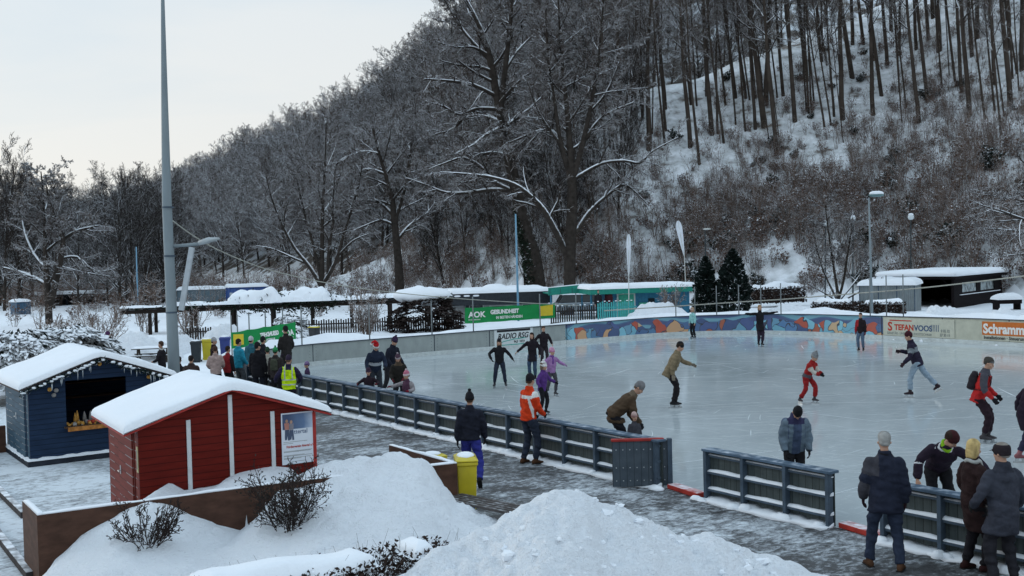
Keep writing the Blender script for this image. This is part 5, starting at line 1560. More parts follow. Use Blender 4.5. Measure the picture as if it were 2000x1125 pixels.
person('person in a red jacket between the beige jacket and the turquoise jacket', ypos(448, 34.8), 1.58, 150, jacket=((0.22, 0.02, 0.025), (0.02, 0.015, 0.018)), jcls=lambda i: (i['part'] == 2), jlen=0.1, puff=1.05, pants=BLK, hair=('short', (0.025, 0.018, 0.016)), **C)
person('person in a pale pink beige jacket with back turned', ypos(424, 34.4), 1.62, 185, jacket=((0.36, 0.27, 0.25),), jlen=0.12, puff=1.14, pants=BLK, hair=('short', (0.05, 0.028, 0.022)), hands={'L': (-0.05, 0.2, -0.4), 'R': (0.02, 0.25, -0.38)}, **C)
person('person in dark clothes and a pale grey hat behind the beige jacket', ypos(421, 37.2), 1.70, 100, jacket=((0.025, 0.016, 0.018),), jlen=0.2, puff=1.1, pants=BLK, hat=('beanie', (0.30, 0.31, 0.33)), **C)
person('person in a brown jacket with dark hair showing over the shed roof', ypos(376, 31.3), 1.60, 180, jacket=((0.045, 0.03, 0.028),), puff=1.3, pants=BLK, hair=('short', (0.02, 0.015, 0.014)), **C)
person('dark haired child close to the foot of the tall mast', ypos(353, 32.0), 1.52, 190, jacket=((0.02, 0.016, 0.018),), pants=BLK, hair=('short', (0.02, 0.014, 0.013)), **C)
person('person in a dark jacket with a pale fur scarf left of the mast', ypos(320, 36.9), 1.64, -100, jacket=((0.02, 0.018, 0.022),), jlen=0.14, pants=BLK, hair=('short', (0.05, 0.03, 0.022)), scarf=(0.45, 0.44, 0.42), hands={'L': (0, 0.25, -0.35), 'R': (0, 0.25, -0.35)}, **C)
person('person in a dark coat and purple hat behind the blue hut roof', ypos(215, 41.5), 1.74, 165, jacket=((0.018, 0.016, 0.02),), jlen=0.3, puff=1.16, pants=BLK, hat=('beanie', (0.06, 0.025, 0.07)), **C)
person('child in a purple hood beside the purple hat behind the blue hut', ypos(229, 40.6), 1.15, 175, kid=True, jacket=((0.05, 0.035, 0.09),), pants=BLK, hat=('hood', (0.05, 0.035, 0.09)), **C)
person('person in dark clothes waiting under the green canopy near the silver car', ypos(1168, 64.5, 0.45, 590), 1.68, 20, jacket=((0.02, 0.018, 0.022),), jlen=0.2, pants=BLK, hair=('short', (0.04, 0.028, 0.022)), **C)
person('person in a dark red coat at the left end of the pavilion', ypos(1189, 64.8, 0.45, 590), 1.72, -30, jacket=((0.05, 0.014, 0.018),), jlen=0.2, pants=BLK, hair=('short', (0.05, 0.034, 0.026)), **C)
# ================================================================== TREES
M_BARK = capped('wet_bark', (0.036, 0.030, 0.026), 0.22, 0.45, 0.4, 3, 0.9, 0.5, 5)
M_TWIG = capped('twigs', (0.072, 0.054, 0.046), 0.40, 0.75, 0.35, 3, 0.9, 0.8, 2)
M_TRUNK = capped('beech_trunk', (0.055, 0.044, 0.037), 0.5, 0.8, 0.35, 1.2, 0.9, 0.8, 1.2)

M_TWIGD = capped('dark_twigs', (0.034, 0.027, 0.024), 0.62, 0.95, 0.4, 3, 0.9, 0.6, 2)
M_SHRUB = mat('dark_shrub_twig', (0.030, 0.021, 0.019), 0.85, 0.4, 8, bump=0)
def batch(polys, sides):
    """many open tubes at once: list of (points, radii) -> vertices, quads"""
    V, Q, n = [], [], 0
    groups = {}
    for p, r in polys: groups.setdefault(len(p), []).append((p, r))
    th = np.arange(sides) * 2 * math.pi / sides
    for k, g in groups.items():
        Pp = np.array([q[0] for q in g]); Rr = np.array([q[1] for q in g])
        D = np.empty_like(Pp)
        D[:, 1:-1] = Pp[:, 2:] - Pp[:, :-2]
        D[:, 0], D[:, -1] = Pp[:, 1] - Pp[:, 0], Pp[:, -1] - Pp[:, -2]
        D /= np.linalg.norm(D, axis=2, keepdims=True) + 1e-9
        tot = Pp[:, -1] - Pp[:, 0]
        ref = np.where((np.abs(tot[:, 2:3]) > 0.7 * np.linalg.norm(tot, axis=1, keepdims=True)), np.array([[1.0, 0.1, 0]]), np.array([[0, 0.1, 1.0]]))[:, None, :]
        A = np.cross(np.broadcast_to(ref, D.shape), D)
        A /= np.linalg.norm(A, axis=2, keepdims=True) + 1e-9
        Bv = np.cross(D, A)
        ring = Pp[:, :, None, :] + Rr[:, :, None, None] * (np.cos(th)[None, None, :, None] * A[:, :, None, :] + np.sin(th)[None, None, :, None] * Bv[:, :, None, :])
        B_ = len(g)
        V.append(ring.reshape(-1, 3))
        base = n + (np.arange(B_) * k * sides)[:, None, None] + (np.arange(k - 1) * sides)[None, :, None]
        j = np.arange(sides)[None, None, :]
        j2 = (j + 1) % sides
        Q.append(np.stack([base + j, base + j2, base + sides + j2, base + sides + j], -1).reshape(-1, 4))
        n += B_ * k * sides
    return np.concatenate(V), np.concatenate(Q)

def _unit(v): return v / (math.sqrt(v[0] * v[0] + v[1] * v[1] + v[2] * v[2]) + 1e-9)
class Tree:
    def __init__(self, seed, rmin=0.012):
        self.g = random.Random(seed)
        self.lv = {}
        self.rmin = rmin
    def line(self, p, d, L, r0, r1, k, wob, up):
        g = self.g
        pts = [p]
        for i in range(k):
            d = _unit(d + np.array([g.gauss(0, wob), g.gauss(0, wob), g.gauss(0, wob) + up]))
            p = p + d * (L / k)
            pts.append(p)
        return pts, [max(self.rmin, r0 + (r1 - r0) * i / k) for i in range(k + 1)]
    def grow(self, p, d, L, r, lvl, cfg):
        c = cfg[lvl]
        pts, rr = self.line(p, d, L, r, r * c.get('tip', 0.3), c['k'], c['wob'], c['up'])
        self.lv.setdefault(lvl, []).append((pts, rr))
        self.kids(pts, rr, lvl, cfg, L)
    def kids(self, pts, rr, lvl, cfg, L, n=None, f0=None, lenf=None):
        if lvl + 1 not in cfg: return
        g, c, cc = self.g, cfg[lvl], cfg[lvl + 1]
        n = c['n'] if n is None else n
        f0 = c['f0'] if f0 is None else f0
        az = g.uniform(0, 6.28)
        k = len(pts) - 1
        for i in range(n):
            f = f0 + (1 - f0) * ((i + g.random()) / n)
            q = min(f * k, k - 1e-4)
            a = int(q)
            p = pts[a] + (pts[a + 1] - pts[a]) * (q - a)
            d = _unit(pts[a + 1] - pts[a])
            az += 2.4 + g.gauss(0, 0.35)
            s = np.cross(d, [0.3, 0.2, 1.0] if abs(d[2]) < 0.9 else [1.0, 0, 0.1])
            s = _unit(s)
            t_ = np.cross(d, s)
            if lvl > 0 and g.random() < c.get('flat', 0.0): side = s * (1 if i % 2 else -1) + t_ * g.gauss(0, 0.3)
            else: side = math.cos(az) * s + math.sin(az) * t_
            ang = c['ang'] * g.uniform(0.75, 1.25)
            dd = _unit(d * math.cos(ang) + side * math.sin(ang))
            shape = c['shape'](f)
            self.grow(p, dd, L * c['ratio'] * shape * g.uniform(0.7, 1.2) if lenf is None else lenf * shape * g.uniform(0.7, 1.2), max(self.rmin, (rr[a] * 0.55) * (0.5 + 0.5 * shape)), lvl + 1, cfg)
    def meshes(self, name, trunk_levels=(0,), sides=(8, 5, 4, 3, 3, 3), tm=None, tw=None):
        out = []
        for nm, sel in (('trunk', [l for l in self.lv if l in trunk_levels]), ('crown', [l for l in sorted(self.lv) if l not in trunk_levels])):
            V, Q, MI, n = [], [], [], 0
            for l in sel:
                v, q = batch(self.lv[l], sides[l])
                V.append(v); Q.append(q + n); MI.append(np.full(len(q), 0 if l <= 2 else 1)); n += len(v)
            if V: out.append(fast_mesh(nm, np.concatenate(V), np.concatenate(Q), [tm if (tm and nm == 'trunk') else M_BARK, tw or M_TWIG], np.concatenate(MI)))
            else: out.append(None)
        return out

lin = lambda a, b: (lambda f: a + (b - a) * f)
bell = lambda f: 0.45 + 0.55 * math.sin(math.pi * min(1, max(0, 0.15 + f * 0.75)))
def cfg_beech():      # tall forest beech, long clear stem
    return {0: dict(k=9, wob=0.03, up=0.03, n=17, f0=0.40, ang=1.1, ratio=0.24, shape=lin(0.85, 0.55), tip=0.25),
            1: dict(k=5, wob=0.10, up=0.05, n=7, f0=0.2, ang=0.75, ratio=0.5, shape=lin(1, 0.5), flat=0.8),
            2: dict(k=3, wob=0.14, up=0.02, n=6, f0=0.15, ang=0.75, ratio=0.5, shape=lin(1, 0.6), flat=0.8),
            3: dict(k=2, wob=0.15, up=0.0, n=3, f0=0.2, ang=0.7, ratio=0.55, shape=lin(1, 0.7)),
            4: dict(k=1, wob=0.1, up=0.0)}
def cfg_wide():       # broad crown of fans
    return {0: dict(k=8, wob=0.06, up=0.04, n=20, f0=0.16, ang=0.95, ratio=0.46, shape=bell, tip=0.2),
            1: dict(k=5, wob=0.11, up=0.06, n=9, f0=0.2, ang=0.72, ratio=0.45, shape=lin(1, 0.55), flat=0.6),
            2: dict(k=3, wob=0.14, up=0.03, n=7, f0=0.15, ang=0.7, ratio=0.5, shape=lin(1, 0.6), flat=0.6),
            3: dict(k=2, wob=0.15, up=0.01, n=5, f0=0.2, ang=0.65, ratio=0.55, shape=lin(1, 0.7)),
            4: dict(k=1, wob=0.1, up=0.0)}
def cfg_vase():       # steep ascending limbs
    return {0: dict(k=8, wob=0.05, up=0.05, n=22, f0=0.12, ang=0.62, ratio=0.42, shape=lin(1.1, 0.5), tip=0.15),
            1: dict(k=5, wob=0.08, up=0.10, n=9, f0=0.2, ang=0.5, ratio=0.42, shape=lin(1, 0.6)),
            2: dict(k=3, wob=0.1, up=0.08, n=6, f0=0.15, ang=0.55, ratio=0.5, shape=lin(1, 0.6)),
            3: dict(k=2, wob=0.12, up=0.04, n=3, f0=0.2, ang=0.55, ratio=0.55, shape=lin(1, 0.7)),
            4: dict(k=1, wob=0.1, up=0.0)}
PROTO = {}
def proto(kind, seed, cfg, Ht, r, rmin, tm=None, tw=None):
    t = Tree(seed, rmin)
    t.grow(np.zeros(3) - np.array([0, 0, 0.4]), np.array([0.02, 0, 1.0]), Ht + 0.4, r, 0, cfg)
    PROTO.setdefault(kind, []).append(t.meshes(kind, tm=tm, tw=tw))
for s in range(4): proto('beech', 100 + s, cfg_beech(), 22.0, [0.24, 0.29, 0.2, 0.26][s], 0.014, M_TRUNK)
for s in range(4): proto('wide', 200 + s, cfg_wide(), 14.0, 0.24, 0.015)
for s in range(3): proto('vase', 300 + s, cfg_vase(), 14.0, 0.2, 0.015)
for s in range(3): proto('dark', 400 + s, cfg_wide() if s < 1 else cfg_vase(), 14.0, 0.2, 0.014, tw=M_TWIGD)

def tree(kind, var, p, rz, s, label, group, lean=(0, 0), name='bare_tree', sxy=None, thick=1.0):
    o = thing(name, label, 'tree', p, rz, group)
    o.scale = (s if sxy is None else sxy, s if sxy is None else sxy, s)
    o.rotation_euler = (lean[0], lean[1], rz)
    tr, cr = PROTO[kind][var]
    for nm, me in (('trunk', tr), ('crown', cr)):
        c = link(nm, me, o)
        if nm == 'trunk' and thick != 1.0: c.scale = (thick, thick, 1)
    return o

rt = random.Random(77)
# ---- stems on the open snowy slope: photograph feet and stem widths
stems = [(1576, 164, 12), (1553, 242, 12), (1646, 236, 14), (1624, 249, 5), (1629, 227, 7), (1665, 153, 13), (1705, 226, 12), (1706, 121, 12), (1733, 132, 10), (1722, 187, 10), (1757, 112, 8),
         (1770, 215, 5), (1795, 242, 11), (1812, 199, 10), (1790, 100, 9), (1813, 82, 9), (1834, 103, 14), (1866, 162, 7), (1879, 185, 10), (1893, 231, 13), (1898, 112, 10), (1909, 78, 11), (1944, 169, 10),
         (1973, 206, 14), (1971, 100, 10), (1978, 156, 6), (1996, 139, 12), (1516, 302, 12), (1665, 89, 10), (1687, 89, 9), (1822, 37, 10), (1181, 318, 7), (1267, 295, 14), (1299, 284, 6), (1301, 258, 7),
         (1348, 292, 12), (1366, 323, 8), (1391, 265, 13), (1402, 263, 7), (1242, 247, 8), (1215, 252, 9), (1437, 192, 10), (1456, 256, 6), (1437, 245, 5), (1475, 254, 9), (1493, 252, 14), (1496, 210, 14), (1457, 194, 8),
         (1414, 281, 7), (1530, 190, 9), (1605, 120, 9), (1740, 60, 9), (1880, 40, 9), (1935, 60, 8), (1960, 45, 9), (1545, 130, 8), (1590, 200, 5), (1840, 170, 5), (1925, 235, 6), (1955, 265, 6), (1300, 215, 9), (1350, 205, 8), (1380, 190, 9), (1255, 232, 7)]
rs2 = random.Random(12)
for i in range(34):                                        # thinner stems between them
    u = rs2.uniform(1190, 2010)
    lo_ = np.interp(u, [1190, 1500, 1760, 2010], [215, 120, 25, 5])
    stems.append((u, rs2.uniform(lo_ + 5, np.interp(u, [1190, 1600, 2010], [330, 290, 260])), rs2.choice([3, 4, 4, 5, 5, 6])))
for i, (u, v, w_) in enumerate(stems):
    p = cast(u, v)
    if p is None: continue
    r_need = w_ * 0.41 * p[1] / FPX
    var = i % 4
    base_r = [0.24, 0.29, 0.2, 0.26][var]
    s = rt.uniform(0.95, 1.2) * (0.8 if w_ <= 8 else 1)
    lab = ('thick' if w_ >= 12 else 'slender' if w_ >= 8 else 'thin young') + ' bare beech on the open snowy ' + ('upper slope' if v < 150 else 'middle slope' if v < 235 else 'slope just above the brush') + (' at right' if u > 1700 else ' near the centre' if u < 1400 else '')
    lean_cam = rt.gauss(-0.085, 0.03) if u > 1300 else rt.gauss(-0.03, 0.03)
    tree('beech', var, p - np.array([0, 0, 0.2]), 0 if False else 0, s, lab, 'bare beech stems on the snowy slope', lean=(rt.gauss(0.0, 0.02), lean_cam), name='beech_tree', sxy=s * (0.5 if w_ <= 8 else 0.8), thick=max(0.22, r_need / (base_r * s * (0.5 if w_ <= 8 else 0.8))))

# ---- woods: the nearest are trees of their own, the rest one mass
pts = []
g2 = random.Random(9)
def try_point(X, Y):
    s, q1 = spur_h(np.array(X), np.array(Y)); m, q2 = main_h(np.array(X), np.array(Y))
    if not (m > s and m > 0.8) or q2 > 1.15: return
    pts.append((X, Y, float(H(X, Y))))
for Y in np.arange(128, 470, 5.2):
    stp = 4.6 if Y < 260 else 6.0
    for X in np.arange(-175 - (Y - 130) * 0.25, 150, stp):
        b = 1000 + FPX * X / Y
        if b < -120 or b > 2150: continue
        if b > 1450 and Y > 175: continue
        if b > 1250 and g2.random() < 0.35: continue
        try_point(X + g2.uniform(-2, 2), Y + g2.uniform(-2.2, 2.2))
pts.sort(key=lambda p: p[1] - 0.05 * p[0])
near, rest = [], []
for p in pts:
    u, v = proj((p[0], p[1], p[2] + 7))
    if len(near) < 120 and 330 < u < 1250 and v > -40: near.append(p)
    else: rest.append(p)
for i, p in enumerate(near):
    u, v = proj((p[0], p[1], p[2] + 6))
    zone = 'behind the blue container' if u < 560 else 'left of the leaning ivy clad tree' if u < 960 else 'behind the big forked tree'
    tier = 'low on the wooded hillside' if p[2] < 8 else 'higher on the wooded hillside'
    tree('wide' if i % 3 else 'vase', i % 4 if i % 3 else i % 3, (p[0], p[1], p[2] - 0.2), rt.uniform(0, 6.28), rt.uniform(0.75, 1.1), f'bare wide tree {tier} {zone}' if i % 3 else f'bare upright tree {tier} {zone}', 'bare trees of the wooded hillside', lean=(rt.gauss(0, 0.04), rt.gauss(0, 0.04)))

# ---- trees on the shoulder left of the big forked tree
k_ = 0
for Y in np.arange(99, 130, 2.6):
    for b in np.arange(690, 1240, 44):
        bb_ = b + g2.uniform(-24, 24); y_ = Y + g2.uniform(-1.5, 1.5)
        x_ = (bb_ - 1000) * y_ / FPX
        s_, q_ = spur_h(np.array(x_), np.array(y_))
        if q_ < 0.02 or q_ > 1.3 or g2.random() < 0.22 or k_ > 120: continue
        lab = ('slender bare tree' if k_ % 3 else 'dark bare tree') + (' low' if q_ < 0.5 else ' high') + ' on the snowy shoulder ' + ('left of' if bb_ < 1010 else 'around') + ' the leaning ivy clad tree'
        kd = ('vase', 'dark', 'beech')[k_ % 3]
        tree(kd, k_ % 3, (x_, y_, float(H(x_, y_)) - 0.2), g2.uniform(0, 6.28), g2.uniform(0.5, 0.85) * (0.75 if kd == 'beech' else 1), lab, 'bare trees on the snowy shoulder', lean=(g2.gauss(0, 0.05), g2.gauss(0, 0.05)))
        k_ += 1

def scatter(name, points, sources, label, cat, up_scale):
    """one mass of many plants: geometry nodes put the source meshes on points"""
    me = bpy.data.meshes.new(name)
    me.from_pydata([tuple(p[:3]) for p in points], [], [])
    for an, ty, vals in (('turn', 'FLOAT_VECTOR', [c for p in points for c in p[3]]), ('grow', 'FLOAT', [p[4] for p in points]), ('sort', 'INT', [p[5] for p in points])):
        a = me.attributes.new(an, ty, 'POINT')
        a.data.foreach_set('vector' if ty == 'FLOAT_VECTOR' else 'value', vals)
    o = link(name, me, kind='stuff', label=label, cat=cat)
    ng = bpy.data.node_groups.new(name, 'GeometryNodeTree')
    ng.interface.new_socket('Geometry', in_out='INPUT', socket_type='NodeSocketGeometry')
    ng.interface.new_socket('Geometry', in_out='OUTPUT', socket_type='NodeSocketGeometry')
    N = ng.nodes.new
    gi, go_ = N('NodeGroupInput'), N('NodeGroupOutput')
    def attr(nm, ty):
        a = N('GeometryNodeInputNamedAttribute'); a.data_type = ty; a.inputs['Name'].default_value = nm
        return a.outputs['Attribute']
    rot = N('FunctionNodeEulerToRotation')
    ng.links.new(attr('turn', 'FLOAT_VECTOR'), rot.inputs[0])
    gr, so = attr('grow', 'FLOAT'), attr('sort', 'INT')
    jn = N('GeometryNodeJoinGeometry')
    for k, objs in enumerate(sources):
        j2 = N('GeometryNodeJoinGeometry')
        for ob in objs:
            oi = N('GeometryNodeObjectInfo'); oi.transform_space = 'ORIGINAL'
            oi.inputs['Object'].default_value = ob
            ng.links.new(oi.outputs['Geometry'], j2.inputs[0])
        cmp_ = N('FunctionNodeCompare'); cmp_.data_type = 'INT'; cmp_.operation = 'EQUAL'
        ng.links.new(so, cmp_.inputs[2]); cmp_.inputs[3].default_value = k
        ip = N('GeometryNodeInstanceOnPoints')
        ng.links.new(gi.outputs[0], ip.inputs['Points'])
        ng.links.new(cmp_.outputs[0], ip.inputs['Selection'])
        ng.links.new(j2.outputs[0], ip.inputs['Instance'])
        ng.links.new(rot.outputs[0], ip.inputs['Rotation'])
        ng.links.new(gr, ip.inputs['Scale'])
        ng.links.new(ip.outputs[0], jn.inputs[0])
    ng.links.new(jn.outputs[0], go_.inputs[0])
    o.modifiers.new('scatter', 'NODES').node_group = ng
    return o
def source_of(me):
    return next(o for o in COL.objects if o.type == 'MESH' and o.data == me)
src = []
for kind, var in (('wide', 0), ('wide', 1), ('wide', 2), ('vase', 0), ('beech', 1)):
    src.append([source_of(m) for m in PROTO[kind][var]])
fp = []
for p in rest:
    u, v = proj(p)
    k = g2.choice([0, 1, 2, 3, 0, 1, 2]) if u < 1250 else g2.choice([4, 4, 0, 4])
    fp.append((p[0], p[1], p[2] - 0.2, (g2.gauss(0, 0.04), g2.gauss(0, 0.04), g2.uniform(0, 6.28)), g2.uniform(0.72, 1.1), k))
scatter('forest', fp, src, 'distant bare winter forest covering the hill behind', 'forest', 1)

# ---- dark trees on the valley floor at the left
left = [(8, 102, 258, 'vase'), (36, 108, 292, 'vase'), (-20, 104, 250, 'vase'), (62, 112, 325, 'wide'), (90, 118, 345, 'vase'), (262, 98, 316, 'vase'), (285, 104, 322, 'vase'), (318, 112, 328, 'wide'), (246, 108, 330, 'wide')]
for i in range(34): left.append((rt.uniform(-10, 345), rt.uniform(96, 170), rt.uniform(345, 400), rt.choice(['wide', 'vase', 'wide'])))
for i, (u, Y, vt, kd) in enumerate(left):
    p = P(u, 590, Y); p[2] = float(H(p[0], p[1])) - 0.2
    zt = P(u, vt, Y)[2]
    s = (zt - p[2]) / (17.5 if i < 5 else 16.5)
    fx = [(1 + i % 2), 0][kd == 'wide']
    lab = ('tall upright' if kd == 'vase' else 'dark spreading') + ' bare tree on the valley floor ' + ('at the left edge' if u < 75 else 'behind the snowy field left of the mast' if u < 245 else 'close to the tall mast')
    tree('dark', fx, p, rt.uniform(0, 6.28), s, lab, 'bare trees at the left of the valley', sxy=s * rt.uniform(0.8, 1.0))

# ---- hero trees drawn limb by limb
M_IVY = capped('ivy_leaf', (0.012, 0.020, 0.012), 0.75, 1.05, 0.5, 2, 0.7, 0.9, 2)
cfgL = {1: dict(k=6, wob=0.1, up=0.03, n=10, f0=0.12, ang=0.85, ratio=0.34, shape=lin(1, 0.55), flat=0.4),
        2: dict(k=4, wob=0.14, up=0.02, n=7, f0=0.15, ang=0.75, ratio=0.5, shape=lin(1, 0.6), flat=0.5, tip=0.35),
        3: dict(k=3, wob=0.16, up=0.0, n=5, f0=0.2, ang=0.7, ratio=0.5, shape=lin(1, 0.7), tip=0.4),
        4: dict(k=2, wob=0.15, up=-0.02, n=3, f0=0.3, ang=0.6, ratio=0.55, shape=lin(1, 0.7)),
        5: dict(k=1, wob=0.1, up=0.0)}
def hero(name, label, Y, trunks, limbs, seed, n_side=(14, 12), spread=2.0, rmin=0.014, group=None):
    t = Tree(seed, rmin)
    b = P(trunks[0][0][0], trunks[0][0][1], Y); b[2] = float(H(b[0], b[1]))
    o = thing(name, label, 'tree', b, 0, group)
    g = random.Random(seed)
    def path(px, dy, tsp):
        k = len(px)
        out_, rr = [], []
        for i, (u, v, w_) in enumerate(px):
            y = Y + dy * spread * i / max(1, k - 1)
            out_.append(P(u, v, y) - b); rr.append(w_ * 0.5 * y / FPX)
        fine, fr = [], []                                 # smooth the drawn line
        for i in range(k - 1):
            p0, p1, p2, p3 = out_[max(0, i - 1)], out_[i], out_[i + 1], out_[min(k - 1, i + 2)]
            for j in range(3):
                q = j / 3
                fine.append(0.5 * ((2 * p1) + (p2 - p0) * q + (2 * p0 - 5 * p1 + 4 * p2 - p3) * q * q + (3 * p1 - p0 - 3 * p2 + p3) * q ** 3))
                fr.append(rr[i] + (rr[i + 1] - rr[i]) * q)
        fine.append(out_[-1]); fr.append(rr[-1])
        return fine, fr
    for i, px in enumerate(trunks):
        pts_, rr = path(px, 0 if i == 0 else g.uniform(-1, 1), 0)
        if i == 0: pts_[0] = pts_[0] * 0 + np.array([0, 0, -0.4])
        t.lv.setdefault(0, []).append((pts_, rr))
        L = sum(np.linalg.norm(pts_[j + 1] - pts_[j]) for j in range(len(pts_) - 1))
        t.kids(pts_, rr, 0, {0: dict(n=n_side[0], f0=0.45, ang=0.95, ratio=0.22, shape=lin(1.1, 0.6)), **cfgL}, L, lenf=min(5.0, L * 0.3))
    for px in limbs:
        pts_, rr = path(px, g.uniform(-1.5, 1), 1)
        t.lv.setdefault(1, []).append((pts_, rr))
        L = sum(np.linalg.norm(pts_[j + 1] - pts_[j]) for j in range(len(pts_) - 1))
        t.kids(pts_, rr, 1, cfgL, L, n=n_side[1], f0=0.18, lenf=min(3.4, L * 0.42))
    tr, cr = t.meshes(name, sides=(10, 7, 4, 3, 3, 3))
    link('trunk', tr, o); link('crown', cr, o)
    return o
hero('forked_tree', 'big forked bare tree with snow lined limbs behind the turquoise pavilion', 88,
     [[(1113, 612, 25), (1113, 500, 23), (1117, 420, 21), (1117, 345, 18), (1112, 270, 12), (1106, 200, 9), (1098, 120, 7), (1092, 40, 4), (1090, -40, 3)],
      [(1118, 350, 14), (1136, 285, 12), (1152, 215, 9), (1166, 140, 6), (1174, 60, 4), (1180, -20, 2)],
      [(1110, 330, 9), (1092, 262, 8), (1082, 190, 6), (1070, 110, 5), (1066, 20, 3)]],
     [[(1106, 496, 15), (1085, 452, 13), (1060, 408, 12), (1035, 382, 10), (1005, 360, 9), (960, 346, 7), (915, 340, 5), (860, 336, 3)],
      [(1112, 345, 9), (1085, 262, 7), (1060, 254, 6), (1035, 262, 5), (1000, 276, 3)],
      [(1118, 352, 9), (1145, 335, 8), (1180, 318, 7), (1220, 314, 6), (1250, 318, 5), (1275, 295, 4), (1325, 268, 2)],
      [(1124, 455, 10), (1150, 415, 8), (1180, 386, 7), (1215, 361, 6), (1235, 370, 4), (1262, 396, 2)],
      [(1132, 295, 8), (1160, 246, 7), (1190, 220, 5), (1238, 200, 3)],
      [(1110, 300, 6), (1075, 255, 6), (1050, 215, 4), (1030, 160, 3)],
      [(1150, 220, 6), (1185, 180, 5), (1210, 120, 3)],
      [(1100, 140, 5), (1075, 90, 4), (1050, 40, 2)]], 41)
hero('leaning_tree', 'large leaning tree with ivy on its lower trunk and long snow lined boughs', 93,
     [[(1052, 600, 40), (1040, 500, 34), (1020, 420, 29), (1002, 340, 25), (986, 260, 20), (969, 180, 16), (956, 110, 13), (936, 50, 9), (905, -10, 6)],
      [(978, 215, 12), (985, 150, 11), (993, 80, 9), (1000, 10, 6), (1004, -60, 4)],
      [(960, 120, 9), (940, 100, 8), (905, 60, 6), (880, 20, 4), (862, -20, 2)]],
     [[(970, 188, 9), (925, 166, 8), (880, 158, 6), (828, 154, 3)],
      [(972, 213, 9), (930, 212, 8), (897, 224, 6), (868, 208, 5), (838, 200, 2)],
      [(976, 238, 10), (940, 226, 8), (906, 232, 7), (885, 252, 5), (850, 262, 3)],
      [(993, 303, 10), (958, 298, 8), (925, 306, 6), (903, 298, 4), (870, 290, 2)],
      [(998, 372, 12), (960, 352, 10), (938, 325, 8), (905, 308, 6), (870, 318, 4), (838, 330, 2)],
      [(1002, 372, 11), (960, 370, 9), (915, 376, 8), (872, 376, 6), (835, 362, 4), (790, 346, 2)],
      [(975, 250, 8), (950, 262, 6), (925, 282, 5), (890, 300, 2)],
      [(964, 140, 8), (935, 130, 6), (900, 128, 5), (860, 118, 2)],
      [(958, 110, 7), (925, 92, 5), (890, 92, 4), (850, 80, 2)],
      [(985, 140, 7), (1010, 100, 5), (1040, 70, 3)],
      [(1000, 330, 7), (1025, 290, 5), (1050, 262, 3)]], 43, spread=3.0)
hero('spreading_tree', 'vase shaped bare tree rising from the snow covered pergola', 92,
     [[(628, 600, 13), (628, 552, 12), (629, 500, 9), (630, 430, 7), (633, 360, 5), (636, 290, 3), (637, 240, 2)],
      [(627, 558, 9), (604, 520, 8), (574, 482, 6), (548, 432, 5), (530, 385, 3), (520, 345, 2)],
      [(630, 556, 9), (655, 512, 8), (672, 455, 6), (688, 405, 5), (700, 362, 3), (708, 320, 2)],
      [(628, 550, 7), (617, 500, 6), (604, 450, 5), (590, 398, 4), (580, 350, 2)]],
     [[(640, 540, 6), (642, 490, 6), (650, 440, 5), (650, 400, 3), (655, 330, 2)],
      [(600, 515, 5), (565, 500, 5), (530, 485, 3), (500, 480, 2)],
      [(660, 500, 5), (690, 470, 4), (725, 455, 2)]], 47, n_side=(13, 9), rmin=0.013)
hero('rough_barked_tree', 'bare tree with a short thick trunk and snowy boughs left of the kiosk', 104,
     [[(781, 590, 20), (780, 545, 18), (777, 500, 16), (771, 440, 14), (765, 385, 11), (750, 330, 8), (738, 290, 6), (728, 250, 4)],
      [(772, 430, 9), (790, 370, 7), (800, 310, 5), (806, 260, 3)]],
     [[(740, 300, 7), (712, 296, 6), (680, 305, 5), (655, 322, 3)], [(752, 340, 7), (720, 330, 6), (690, 340, 5), (655, 345, 3)],
      [(768, 420, 8), (740, 395, 6), (705, 390, 5), (670, 380, 3)], [(775, 470, 7), (800, 440, 6), (830, 420, 4), (850, 395, 2)],
      [(770, 440, 7), (745, 430, 6), (715, 440, 4), (690, 450, 2)]], 53)
hero('dark_tree', 'dark forked tree with white lined branches beside the small blue container', 76,
     [[(95, 605, 14), (93, 565, 13), (90, 525, 10), (88, 480, 8), (86, 430, 6), (84, 380, 4), (80, 335, 2)],
      [(97, 600, 12), (110, 548, 11), (120, 500, 10), (123, 465, 9), (112, 430, 6), (98, 400, 4), (90, 360, 2)]],
     [[(90, 555, 9), (62, 540, 8), (35, 530, 6), (5, 522, 4)], [(86, 520, 7), (65, 495, 6), (48, 455, 5), (40, 410, 3)],
      [(122, 468, 8), (148, 452, 7), (172, 445, 5), (195, 440, 2)], [(120, 505, 6), (150, 502, 6), (185, 530, 5), (225, 525, 2)], [(118, 520, 5), (145, 528, 5), (175, 534, 4), (215, 540, 2)],
      [(90, 490, 6), (108, 475, 5), (125, 455, 4), (150, 420, 2)], [(95, 555, 5), (108, 530, 5), (109, 495, 3)]], 59, n_side=(14, 9), rmin=0.013)
sap = hero('young_tree', 'young bare vase shaped tree in front of the clipped hedge', 68,
     [[(1637, 605, 8), (1637, 580, 7), (1632, 545, 5), (1625, 500, 4), (1618, 450, 3), (1612, 400, 2)],
      [(1638, 585, 5), (1648, 545, 5), (1655, 500, 4), (1662, 455, 2), (1666, 420, 1)],
      [(1637, 590, 5), (1620, 555, 4), (1605, 520, 3), (1592, 470, 2), (1588, 430, 1)],
      [(1638, 588, 5), (1662, 560, 4), (1685, 530, 3), (1702, 500, 2)],
      [(1639, 592, 5), (1670, 574, 4), (1700, 560, 3), (1720, 552, 1)]], [[(1636, 590, 4), (1615, 575, 3), (1590, 562, 2), (1570, 548, 1)]], 61, n_side=(14, 8), rmin=0.008)
